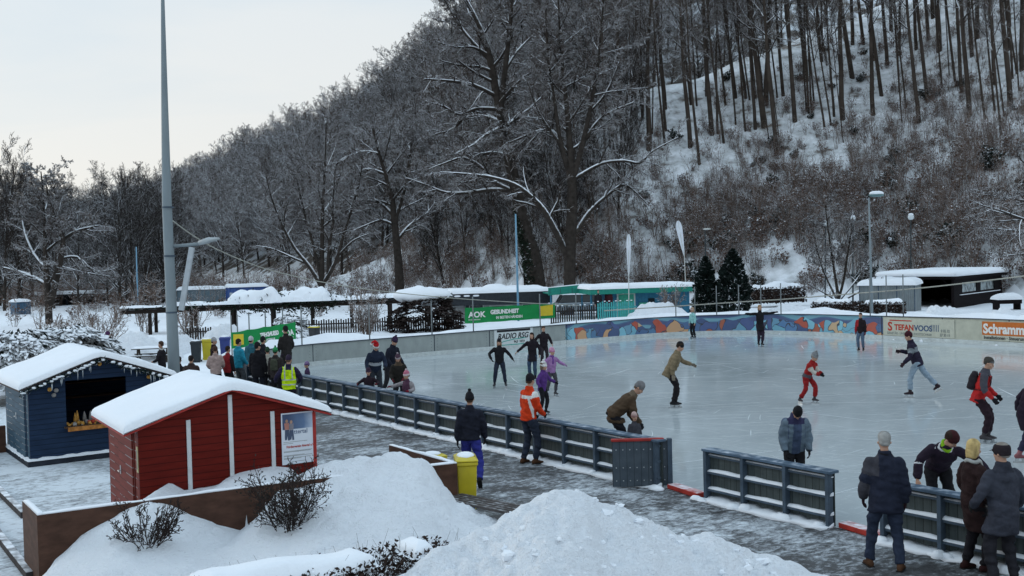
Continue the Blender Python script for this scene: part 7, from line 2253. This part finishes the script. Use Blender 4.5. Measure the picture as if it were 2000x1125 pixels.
M_SKYP = mat('light_blue_pole', (0.13, 0.28, 0.40), 0.4, 0.1)
for (u0, v0, u1, v1, Y, lab) in ((1012, 600, 1007, 418, 66, 'light blue flagpole in front of the grey kiosk'), (269, 580, 266, 482, 90, 'light blue pole among the dark trees left of the mast')):
    b_ = base_at(u0, Y)
    t = P(u1, v1, Y) - b_
    b = MB(); b.tube([(0, 0, 0), t], [0.075, 0.05], 8)
    o = b.build('flagpole', M_SKYP, smooth=True, label=lab, cat='pole'); o.location = b_.tolist()
M_FLAG = mat('white_flag_cloth', (0.66, 0.70, 0.76), 0.7, 0.05)
def feather(u, vt, vb, ub, Y, lab, wpx):
    b_ = base_at(ub, Y)
    o = thing('feather_flag', lab, 'flag', b_, 0)
    t, e = P(u, vt, Y) - b_, P(u + (ub - u) * 0.75, vb, Y) - b_
    b = MB(); b.tube([(0, 0, 0), e, t], [0.03, 0.025, 0.012], 6); b.build('pole', M_PALEF, o)
    ax = t - e; L = np.linalg.norm(ax); ax = ax / L
    si = np.array([1.0, 0, 0]) - ax * ax[0]; si = _unit(si); w_ = wpx * Y / FPX
    fb = MB()
    prof = [(0.0, 0.06), (0.15, 0.3), (0.35, 0.6), (0.6, 0.9), (0.8, 1.0), (0.92, 0.8), (0.98, 0.45), (1.0, 0.15)]
    rs = []
    for f_, ww in prof:
        c = e + ax * L * f_
        dy = np.array([0, 0.04 * math.sin(f_ * 9), 0])
        rs.append([c - si * w_ * ww * 0.5 + dy, c + si * w_ * ww * 0.5 - dy, c + si * w_ * ww * 0.5 - dy + np.array([0, 0.012, 0]), c - si * w_ * ww * 0.5 + dy + np.array([0, 0.012, 0])])
    fb.rings(rs); fb.build('flag_cloth', M_FLAG, o)
feather(1228, 457, 545, 1228, 61, 'upright white feather flag in front of the pavilion door', 9)
feather(1324, 431, 502, 1341, 74, 'leaning white feather flag above the pavilion roof', 12)

NPOST = mat('net_post_steel', (0.16, 0.18, 0.19), 0.5, 0.2)
def net_post(u, vt, lab=None):
    s = s_of(u)
    p, d_, nn_ = far_at(s)
    q = R2W(*(p + nn_ * 0.18), 0)
    zt = CAMZ + (P(u, vt, q[1])[2] - CAMZ)
    b = MB(); b.tube([(0, 0, 0.3), (0, 0, zt)], 0.028, 6)
    o = b.build('net_post', NPOST, smooth=True, label=lab or 'thin grey net post standing behind the far boards', cat='post', group='net posts round the far boards')
    o.location = q.tolist()
    return q, zt
tops = {}
for u, vt in ((595, 597), (725, 592), (848, 588), (930, 579), (1059, 574), (1130, 573)): tops[u] = net_post(u, vt, 'thin grey net post behind the plain grey boards')
for u, vt in ((1323, 559), (1361, 560), (1401, 558), (1443, 556), (1485, 555), (1525, 553)): tops[u] = net_post(u, vt, 'thin grey net post behind the painted mural')
for u, vt in ((1695, 541), (1727, 538), (1762, 536)): tops[u] = net_post(u, vt, 'thin grey net post in front of the metal shed')
for u, vt, Y in ((452, 616, 45.5), (464, 614, 46), (487, 610, 46.4), (519, 607, 46.8), (553, 600, 47.2)):
    q = P(u, 650, Y); q[2] = 0
    b = MB(); b.tube([(0, 0, 0), (0, 0, zat(u, vt, Y))], 0.028, 6)
    o = b.build('net_post', NPOST, smooth=True, label='thin grey net post holding the mirrored green banner', cat='post', group='net posts round the far boards'); o.location = q.tolist()
M_ROPE = mat('pale_rope', (0.36, 0.36, 0.32), 0.8, 0.15)
def rope(pts, lab, r=0.018):
    q = [P(*p) for p in pts]
    f = []
    for i in range(len(q) - 1):
        p0, p1, p2, p3 = q[max(0, i - 1)], q[i], q[i + 1], q[min(len(q) - 1, i + 2)]
        for j in range(5):
            t_ = j / 5
            f.append(0.5 * ((2 * p1) + (p2 - p0) * t_ + (2 * p0 - 5 * p1 + 4 * p2 - p3) * t_ ** 2 + (3 * p1 - p0 - 3 * p2 + p3) * t_ ** 3))
    f.append(q[-1])
    b = MB(); b.tube(f, r, 5)
    return b.build('rope', M_ROPE, smooth=True, label=lab, cat='rope')
rope([(333, 428, 27.1), (380, 462, 29), (430, 490, 31), (500, 519, 33.5), (560, 536, 36), (640, 553, 39), (740, 568, 42), (880, 582, 46), (1000, 590, 49.5), (1130, 597, 53)], 'pale rope sagging from the tall mast across to the pavilion side')
rope([(1180, 607, 55.5), (1240, 603, 56), (1323, 598, 56), (1443, 590, 55.8), (1525, 585, 55), (1610, 578, 53.5), (1700, 571, 51.5), (1762, 566, 50), (1860, 556, 48), (2060, 532, 44)], 'pale rope running along the net posts above the mural', 0.03)

# ------------------------------------------------------------------ green banners
M_BAN = mat('green_banner', (0.012, 0.235, 0.065), 0.45, 0.12, 2, bump=0.25, bdist=0.03)
M_YELB = mat('yellow_print', (0.60, 0.46, 0.04), 0.5, 0.08)
def banner(c, lab, mirror, k=28):
    """c: four corners (u, v, Y), top left, top right, bottom right, bottom left"""
    q = [P(*x) for x in c]
    o = thing('banner', lab, 'banner', q[3], 0)
    q = [x - P(*c[3]) for x in q]
    rs = []
    nrm = _unit(np.cross(q[1] - q[0], q[3] - q[0]))
    for i in range(k + 1):
        f = i / k
        t_, b2 = q[0] + (q[1] - q[0]) * f, q[3] + (q[2] - q[3]) * f
        wv = nrm * 0.0
        sag = np.array([0, 0, -0.035 * math.sin(math.pi * ((f * 4) % 1))])
        rs.append([t_ + sag, b2 + sag * 0.5, b2 + sag * 0.5 - nrm * 0.01, t_ + sag - nrm * 0.01])
    MB().rings(rs).build('cloth', M_BAN, o)
    R_, U_ = _unit(q[1] - q[0]), None
    U_ = q[0] - q[3]; U_ = _unit(U_ - R_ * np.dot(U_, R_))
    N_ = np.cross(R_, U_)
    L, Hh = np.linalg.norm(q[1] - q[0]), np.linalg.norm(q[0] - q[3])
    at = lambda x_, z_: q[3] + (q[2] - q[3]) * (x_ / L) + (q[0] - q[3]) * (z_ / Hh) + N_ * 0.035
    X = (lambda f: L * (1 - f)) if mirror else (lambda f: L * f)
    ang = U_
    text('AOK', Hh * 0.50, at(X(0.035), Hh * 0.36), R_, U_, T_WHITE, o, xs=L / 4.3 * 0.42 / (Hh * 0.5) * 0.85, mirror=mirror, bold=0.012)
    text('Die Gesundheitskasse', Hh * 0.12, at(X(0.035), Hh * 0.18), R_, U_, T_WHITE, o, xs=0.8, mirror=mirror)
    text('GESUNDHEIT', Hh * 0.36, at(X(0.27), Hh * 0.50), R_, U_, T_WHITE, o, xs=L / 4.3 * 0.82, mirror=mirror, bold=0.014)
    text('IN BESTEN HÄNDEN', Hh * 0.24, at(X(0.33), Hh * 0.17), R_, U_, T_WHITE, o, xs=L / 4.3 * 0.76, mirror=mirror, bold=0.004)
    y_ = MB(); f0, f1 = (0.815, 0.97)
    a_, b2, c_, d_ = at(X(f0), Hh * 0.16), at(X(f1), Hh * 0.16), at(X(f1), Hh * 0.86), at(X(f0), Hh * 0.80)
    y_.add([a_, b2, c_, d_, a_ + N_ * 0.004, b2 + N_ * 0.004, c_ + N_ * 0.004, d_ + N_ * 0.004], [(0, 1, 2, 3), (4, 5, 6, 7), (0, 1, 5, 4), (1, 2, 6, 5), (2, 3, 7, 6), (3, 0, 4, 7)])
    y_.build('yellow_field', M_YELB, o)
    return o
banner([(908, 601, 51.0), (1084, 592, 53.6), (1084, 620, 53.6), (908, 632, 51.0)], 'green banner with white lettering reading forwards in front of the kiosk', False)
banner([(451, 649, 45.2), (577, 628, 46.6), (578, 664, 46.6), (452, 681, 45.2)], 'green banner seen from behind with mirrored lettering above the crowd', True)

# ------------------------------------------------------------------ conifers, hedges, evergreen bushes
def conifer(u, vt, vb, Y, wpx, lab, seed):
    b_ = P(u, vb, Y); b_[2] = max(0.2, float(H(b_[0], b_[1])) - 0.1)
    Ht = float(P(u, vt, Y)[2] - b_[2]); Rr = wpx * 0.5 * Y / FPX
    o = thing('conifer', lab, 'conifer', b_, 0)
    MB().tube([(0, 0, -0.2), (0, 0, Ht * 0.9)], [0.09, 0.01], 7).build('trunk', M_BARK, o)
    rs_ = np.random.RandomState(seed)
    n = 5200
    f = rs_.uniform(0.02, 1, n) ** 0.8
    a = rs_.uniform(0, 6.283, n)
    prof = np.interp(f, [0, 0.15, 0.45, 0.75, 0.92, 1], [0.82, 1.0, 0.86, 0.55, 0.24, 0.03])
    lob = 1 + 0.22 * np.sin(a * 3 + f * 9 + seed) * np.sin(f * 23 + seed)
    rr = Rr * prof * lob * (1 - 0.55 * rs_.uniform(0, 1, n) ** 2.2)
    c = np.stack([np.cos(a) * rr, np.sin(a) * rr, f * Ht], 1)
    d1 = np.stack([np.cos(a) * 0.6, np.sin(a) * 0.6, rs_.uniform(0.1, 1.0, n)], 1) + rs_.normal(0, 0.3, (n, 3))
    d1 = d1 / np.linalg.norm(d1, axis=1, keepdims=True)
    d2 = np.cross(d1, rs_.normal(0, 1, (n, 3))); d2 /= np.linalg.norm(d2, axis=1, keepdims=True)
    s = rs_.uniform(0.05, 0.15, (n, 1))
    v = np.stack([c - d1 * s, c - d2 * s * 0.45, c + d1 * s * 1.3, c + d2 * s * 0.45], 1).reshape(-1, 3)
    link('crown', fast_mesh('crown', v, np.arange(n * 4).reshape(-1, 4), [M_CONIF], None, True), o)
M_CONIF = capped('conifer_needles', (0.010, 0.017, 0.015), 0.72, 1.05, 0.5, 2.5, 0.7, 0.9, 2.5)
conifer(1380, 503, 612, 60.5, 54, 'narrower dark conifer with a flat top behind the mural', 5)
conifer(1433, 488, 612, 60, 70, 'taller pointed dark conifer behind the mural', 8)

M_HEDGEL = capped('hedge_leaf', (0.036, 0.024, 0.020), 0.75, 1.05, 0.45, 4, 0.8, 0.9, 5)
def hedge(p, q, wd, z0, z1, n, lab, cap=0.25, leaf=0.05, caps=((0, 1),), seed=1, name='hedge'):
    d = q - p; L = float(np.linalg.norm(d[:2]))
    o = thing(name, lab, 'hedge', (p[0], p[1], z0), math.atan2(d[1], d[0]))
    zb2 = float(q[2] - p[2])
    rs_ = np.random.RandomState(seed)
    c = np.stack([rs_.uniform(0, L, n), rs_.uniform(-wd / 2, wd / 2, n), rs_.uniform(0, z1 - z0, n)], 1)
    side = rs_.uniform(0, 1, n) < 0.6
    c[side, 1] = np.sign(c[side, 1]) * wd / 2 + rs_.normal(0, 0.05, side.sum())
    d1 = rs_.normal(0, 1, (n, 3)); d1 /= np.linalg.norm(d1, axis=1, keepdims=True)
    d2 = np.cross(d1, rs_.normal(0, 1, (n, 3))); d2 /= np.linalg.norm(d2, axis=1, keepdims=True)
    s = leaf * rs_.uniform(0.6, 1.6, (n, 1))
    v = np.stack([c - d1 * s, c - d2 * s * 0.5, c + d1 * s, c + d2 * s * 0.5], 1).reshape(-1, 3)
    link('foliage', fast_mesh('foliage', v, np.arange(n * 4).reshape(-1, 4), [M_HEDGEL], None, False), o)
    g = random.Random(seed)
    tw = []
    for i in range(int(n * 0.12)):
        a_ = np.array([g.uniform(0, L), g.uniform(-wd / 2, wd / 2), g.uniform(0, (z1 - z0) * 0.6)])
        dd = _unit(np.array([g.gauss(0, 0.5), g.gauss(0, 0.5), 1.0])) * g.uniform(0.3, 0.6) * (z1 - z0)
        tw.append(([a_, a_ + dd * 0.5 + np.array([g.gauss(0, 0.03), g.gauss(0, 0.03), 0]), a_ + dd], [leaf * 0.14, leaf * 0.1, leaf * 0.06]))
    vv, qq = batch(tw, 3)
    link('twigs', fast_mesh('twigs', vv, qq, [M_SHRUB if leaf < 0.03 else M_BRUSH]), o)
    for i, (f0, f1) in enumerate(caps):
        if cap: snow_slab(L * f0, L * f1, -wd / 2 - (0.08 if leaf > 0.03 else 0.0), wd / 2 + 0.08, z1 - z0 - cap * 0.25, cap, o, seed + i, 46, sag=0.8, edge=0.16 if leaf < 0.03 else 0.25)
    return o
hz = lambda u, v, Y: P(u, v, Y)
p, q = hz(1588, 584, 60), hz(1765, 582, 57.5)
hedge(p, q, 0.9, 0.4, float(p[2]) - 0.15, 5200, 'clipped brown hedge under snow behind the right part of the mural', 0.3, 0.07, ((0.02, 0.45), (0.56, 1.0)), 3)
p, q = hz(1462, 560, 76), hz(1566, 558, 78)
hedge(p, q, 1.1, 0.5, float(p[2]) - 0.1, 3000, 'dark hedge under snow right of the two conifers', 0.35, 0.1, ((0, 1),), 5)
# the hedge in front
p, q = P(385, 1128, 9.9), P(875, 1052, 11.4)
hedge(p, q, 0.5, 0.2, 1.30, 15000, 'brown twiggy hedge under a thick snow roll along the bottom edge', 0.17, 0.022, ((-0.02, 0.66), (0.79, 0.93)), 7)

def bush(u, v0, vt, Y, wpx, n, lab, seed, leaf=0.14, drop=0.5, m=None, z0=None, snow=0.0):
    b_ = P(u, v0, Y); b_[2] = 0.0 if z0 is None else z0
    Ht = float(P(u, vt, Y)[2] - b_[2]); Rr = wpx * 0.5 * Y / FPX
    o = thing('evergreen_bush', lab, 'bush', b_, 0)
    rs_ = np.random.RandomState(seed)
    g = random.Random(seed)
    # drooping fans of foliage
    V, S = [], []
    nf = n // 26
    fans = []
    for i in range(nf):
        a = g.uniform(0, 6.283); f = g.uniform(0.05, 1) ** 0.7
        rad_ = Rr * math.sqrt(max(0.02, 1 - (f - 0.25) ** 2 / 0.65)) * g.uniform(0.55, 1.05)
        c = np.array([math.cos(a) * rad_, math.sin(a) * rad_, f * Ht * 0.95])
        d = np.array([math.cos(a), math.sin(a), -drop * g.uniform(0.3, 1.2)])
        d = _unit(d)
        fans.append((c, d))
        for j in range(26):
            L_ = g.uniform(0, 0.38)
            sd2 = _unit(np.cross(d, [0, 0, 1.0]))
            q = c + d * L_ + sd2 * g.gauss(0, 0.12) + np.array([0, 0, g.gauss(0, 0.03)])
            e1 = _unit(d + sd2 * g.gauss(0, 0.7) + np.array([0, 0, g.gauss(-0.1, 0.25)])) * leaf * g.uniform(0.5, 1.1)
            e2 = _unit(np.cross(e1, [g.gauss(0, 0.35), g.gauss(0, 0.35), 1.0])) * leaf * 0.35
            V += [q - e1, q - e2, q + e1, q + e2]
    V = np.array(V)
    link('foliage', fast_mesh('foliage', V, np.arange(len(V)).reshape(-1, 4), [m or M_GREENLEAF], None, True), o)
    if snow:
        sb = MB()
        for c, d in fans:
            if g.random() < snow:
                cc = c + d * 0.2 + np.array([0, 0, 0.05])
                ax_ = math.atan2(d[1], d[0])
                r1, r2_ = g.uniform(0.1, 0.24), g.uniform(0.07, 0.13)
                k0 = sb.n
                sb.ball((0, 0, 0), (r1, r2_, 0.035), 7)
                w_ = sb.v[-1]
                x2 = w_[:, 0] * math.cos(ax_) - w_[:, 1] * math.sin(ax_); y2 = w_[:, 0] * math.sin(ax_) + w_[:, 1] * math.cos(ax_)
                sb.v[-1] = np.stack([x2 + cc[0], y2 + cc[1], w_[:, 2] + cc[2] - drop * 0.35 * w_[:, 0]], 1)
        sb.build('snow_cover', M_SNOW, o, smooth=True)
    MB().tube([(0, 0, -0.1), (0, 0, Ht * 0.7)], [0.06, 0.02], 6).build('stem', M_BARK, o)
    return o
bush(40, 740, 640, 35, 190, 9000, 'snow laden drooping evergreen bush behind the blue hut at left', 3, snow=0.75)
bush(135, 740, 632, 36.5, 170, 8000, 'snow laden evergreen bush behind the middle of the blue hut roof', 4, snow=0.65)
bush(192, 730, 652, 38, 80, 3500, 'smaller dark evergreen bush beside the people behind the hut', 6, snow=0.45)
bush(832, 655, 572, 58, 134, 8500, 'round dark bush with a big snow hood left of the kiosk', 9, snow=0.0, drop=0.2, m=M_SHRUB, z0=0.1)
b = MB(); q = P(826, 577, 58)
b.ball(q, (1.55, 1.1, 0.5), 22)
sc_ = b; sc_.v[-1] = sc_.v[-1] + 0.16 * np.stack([fbm(sc_.v[-1][:, 0] * 1.6, sc_.v[-1][:, 2] * 2.5, 3), fbm(sc_.v[-1][:, 1] * 1.6, sc_.v[-1][:, 0] * 1.6, 5), fbm(sc_.v[-1][:, 0] * 1.8, sc_.v[-1][:, 1] * 1.8, 7)], 1)
hood = sc_.build('snow_hood', M_SNOW, smooth=True)
bo = [o for o in COL.objects if o.get('label') == 'round dark bush with a big snow hood left of the kiosk'][0]
hood.parent = bo; hood.location = -bo.location
bush(570, 665, 612, 53, 60, 2200, 'small snow capped bush right behind the mirrored banner', 12, snow=0.9, drop=0.4, z0=0.1)

def bare_shrub(u, v, Y, Ht, stems_, spread, lab, seed, leaf=0, leaf_s=0.02, r=0.012, rmin=0.004, z=None, lm=None, n2=7):
    p = P(u, v, Y); p[2] = z if z is not None else p[2]
    o = thing('bare_shrub', lab, 'shrub', p, 0)
    link('branches', shrub_mesh(seed, Ht, stems_, r, spread, leaf, leaf_s, lm, rmin, n2, bm=M_SHRUB if v > 900 else None), o)
bare_shrub(195, 690, 51, 2.6, 14, 0.7, 'bare twiggy shrub left of the pergola above the hut roof', 21, r=0.03, rmin=0.009, z=0)
bare_shrub(95, 660, 47, 2.0, 13, 0.8, 'bare brown shrub above the snow laden bush at left', 22, r=0.025, rmin=0.009, z=0.2)
bare_shrub(285, 690, 62, 3.3, 8, 0.4, 'tall bare shrub left of the tall mast', 23, r=0.035, rmin=0.01, z=0)
bare_shrub(372, 665, 57, 2.2, 10, 0.6, 'bare shrub right of the tall mast', 24, r=0.028, rmin=0.009, z=0)
bare_shrub(715, 668, 55, 2.6, 22, 0.35, 'dense brown twiggy shrub left of the round snowy bush', 25, r=0.02, rmin=0.008, z=0.1)
bare_shrub(1312, 610, 61, 1.9, 14, 0.6, 'bare shrub in front of the blue pavilion wall', 26, r=0.03, rmin=0.009, z=0.6)
M_LEAFD = mat('small_dark_leaf', (0.022, 0.022, 0.018), 0.7, 0.4, 8)
def bank_hit(u, v, y0, y1):
    for Y in np.arange(y0, y1, 0.03):
        p = P(u, v, Y)
        if p[2] < float(bank_z(np.array(p[0]), np.array(p[1]))): return p
    return P(u, v, (y0 + y1) / 2)
p = bank_hit(287, 1062, 11, 15.6)
bare_shrub(287, 1062, p[1], 0.66, 22, 1.15, 'small leafless shrub before the brown wall at lower left', 31, r=0.010, rmin=0.0045, z=p[2] - 0.05, n2=5)
p = bank_hit(565, 1030, 11, 16)
bare_shrub(565, 1030, p[1], 0.98, 24, 0.95, 'larger dark leaved shrub in the bank below the poster', 32, 900, 0.02, r=0.011, rmin=0.004, z=p[2] - 0.08, lm=M_LEAFD)
q = P(1452, 1122, 11.9)
bare_shrub(1452, 1122, 11.9, 0.22, 26, 0.9, 'dry brown tuft poking out of the big snow heap', 33, 160, 0.02, r=0.006, rmin=0.003, z=float(q[2]) - 0.06)

# ------------------------------------------------------------------ heap, picnic table and bins on the far side of the plaza
def heap(c, rx_, ry_, h, lab, seed, rot=0.0):
    A, B = np.meshgrid(np.linspace(-1.15, 1.15, 60), np.linspace(-1.15, 1.15, 60))
    rr = np.sqrt(A ** 2 + B ** 2)
    z = h * np.clip(1 - rr ** 1.7, -0.3, 1) ** 1 + 0.22 * h * fbm(A * 4, B * 4, seed, 4) + 0.12 * h * (0.45 - cell(A * 7, B * 7, seed))
    o = link('snow_pile', grid_mesh('snow_pile', A * rx_, B * ry_, z, [M_CHUNK], keep=cellmax(z > -0.15)), label=lab, cat='snow pile')
    o.location, o.rotation_euler = (float(c[0]), float(c[1]), 0), (0, 0, rot)
heap(P(272, 700, 48), 2.1, 1.5, 1.25, 'snow heap between the hut roof and the tall mast', 4)
heap(P(357, 700, 49.5), 1.0, 1.0, 1.0, 'snow heap just right of the tall mast', 6)
heap(P(440, 690, 49.5), 1.6, 1.2, 1.5, 'snow heap behind the blue bin left of the banner', 9)
heap(P(1285, 605, 59.5), 2.6, 1.2, 1.5, 'snow heap behind the mural beside the pavilion', 11)
heap(P(1545, 600, 59.5), 2.6, 1.3, 1.2, 'low snow heap between the conifers and the clipped hedge', 19)
heap(P(1845, 615, 52.5), 2.3, 1.2, 1.3, 'lumpy snow heap behind the heating firm sign', 12)
heap(P(1965, 615, 50), 2.4, 1.2, 1.25, 'lumpy snow heap behind the orange sign', 15)
tp = P(300, 715, 46.2); tp[2] = 0
pt_ = thing('picnic_table', 'snowy picnic table standing before the heap behind the hut', 'picnic table', tp, 0.2)
M_PIC = capped('picnic_timber', (0.05, 0.042, 0.036), 0.6, 1.0)
MB().box(-0.85, 0.85, -0.35, 0.35, 0.70, 0.74).build('table_top', M_PIC, pt_)
for y_ in (-0.68, 0.68): MB().box(-0.85, 0.85, y_ - 0.13, y_ + 0.13, 0.43, 0.47).build('seat', M_PIC, pt_)
for x_ in (-0.6, 0.6):
    b = MB(); b.tube([(x_, -0.62, 0), (x_, -0.2, 0.70)], 0.04, 4); b.tube([(x_, 0.62, 0), (x_, 0.2, 0.70)], 0.04, 4); b.box(x_ - 0.03, x_ + 0.03, -0.75, 0.75, 0.36, 0.428); b.build('leg_frame', M_PIC, pt_)
snow_slab(-0.8, 0.8, -0.33, 0.33, 0.74, 0.06, pt_, 4)
M_DBIN = mat('dark_grey_plastic', (0.03, 0.036, 0.04), 0.5, 0.2)
M_BBIN = mat('blue_plastic', (0.03, 0.05, 0.22), 0.4, 0.15)
for u, Y, m_, ml, lab, s in ((384, 45.6, M_DBIN, M_DBIN, 'dark grey bin right of the tall mast', 1.05), (406, 46.6, M_YEL, M_YEL, 'yellow bin between dark and blue bins', 1.05), (441, 47, M_BBIN, M_BBIN, 'blue bin behind the people at the left', 1.1)):
    p = P(u, 712, Y); p[2] = 0
    wheelie_bin(p, 0.2, m_, ml, lab, s)
p = P(614, 657, 48.6); p[2] = 0.55
wheelie_bin(p, 0.9, M_DBIN, M_YEL, 'dark bin with a yellow lid behind the plain grey boards', 0.8)
for u, v, lab, jc in ((562, 548, 'tiny dark walker on the path above the pergola vines', (0.02, 0.02, 0.024)), (546, 553, 'tiny walker left of the other one on the path above the pergola', (0.05, 0.035, 0.035))):
    yy = min(np.arange(92, 150, 0.5), key=lambda y: abs(float(P(u, v, y)[2]) - 1.75 - float(H(P(u, v, y)[0], y))))
    q = P(u, v, yy); q[2] = float(H(q[0], q[1]))
    person(lab, q, 1.75, 170, jacket=(jc,), jlen=0.2, pants=BLK, hat=('beanie', BLK), near=False)
# gate panel the crowd stands behind
a, r_, L = frame(465, 521, 37.2, 35.6)
cg = thing('rink_gate', 'dark gate panel with a timber top rail in front of the crowd', 'gate', a, r_)
MB().box(0, L, 0, 0.05, 0.02, 0.84).build('board_panel', kk.m, cg)
MB().box(-0.03, L + 0.03, -0.04, 0.09, 0.842, 0.89).build('top_rail', mat('tan_rail', (0.20, 0.13, 0.08), 0.6, 0.2), cg)
for x_ in (0.0, L): MB().box(x_ - 0.04, x_ + 0.04, -0.05, -0.001, 0, 0.84).build('post', M_STEEL, cg)
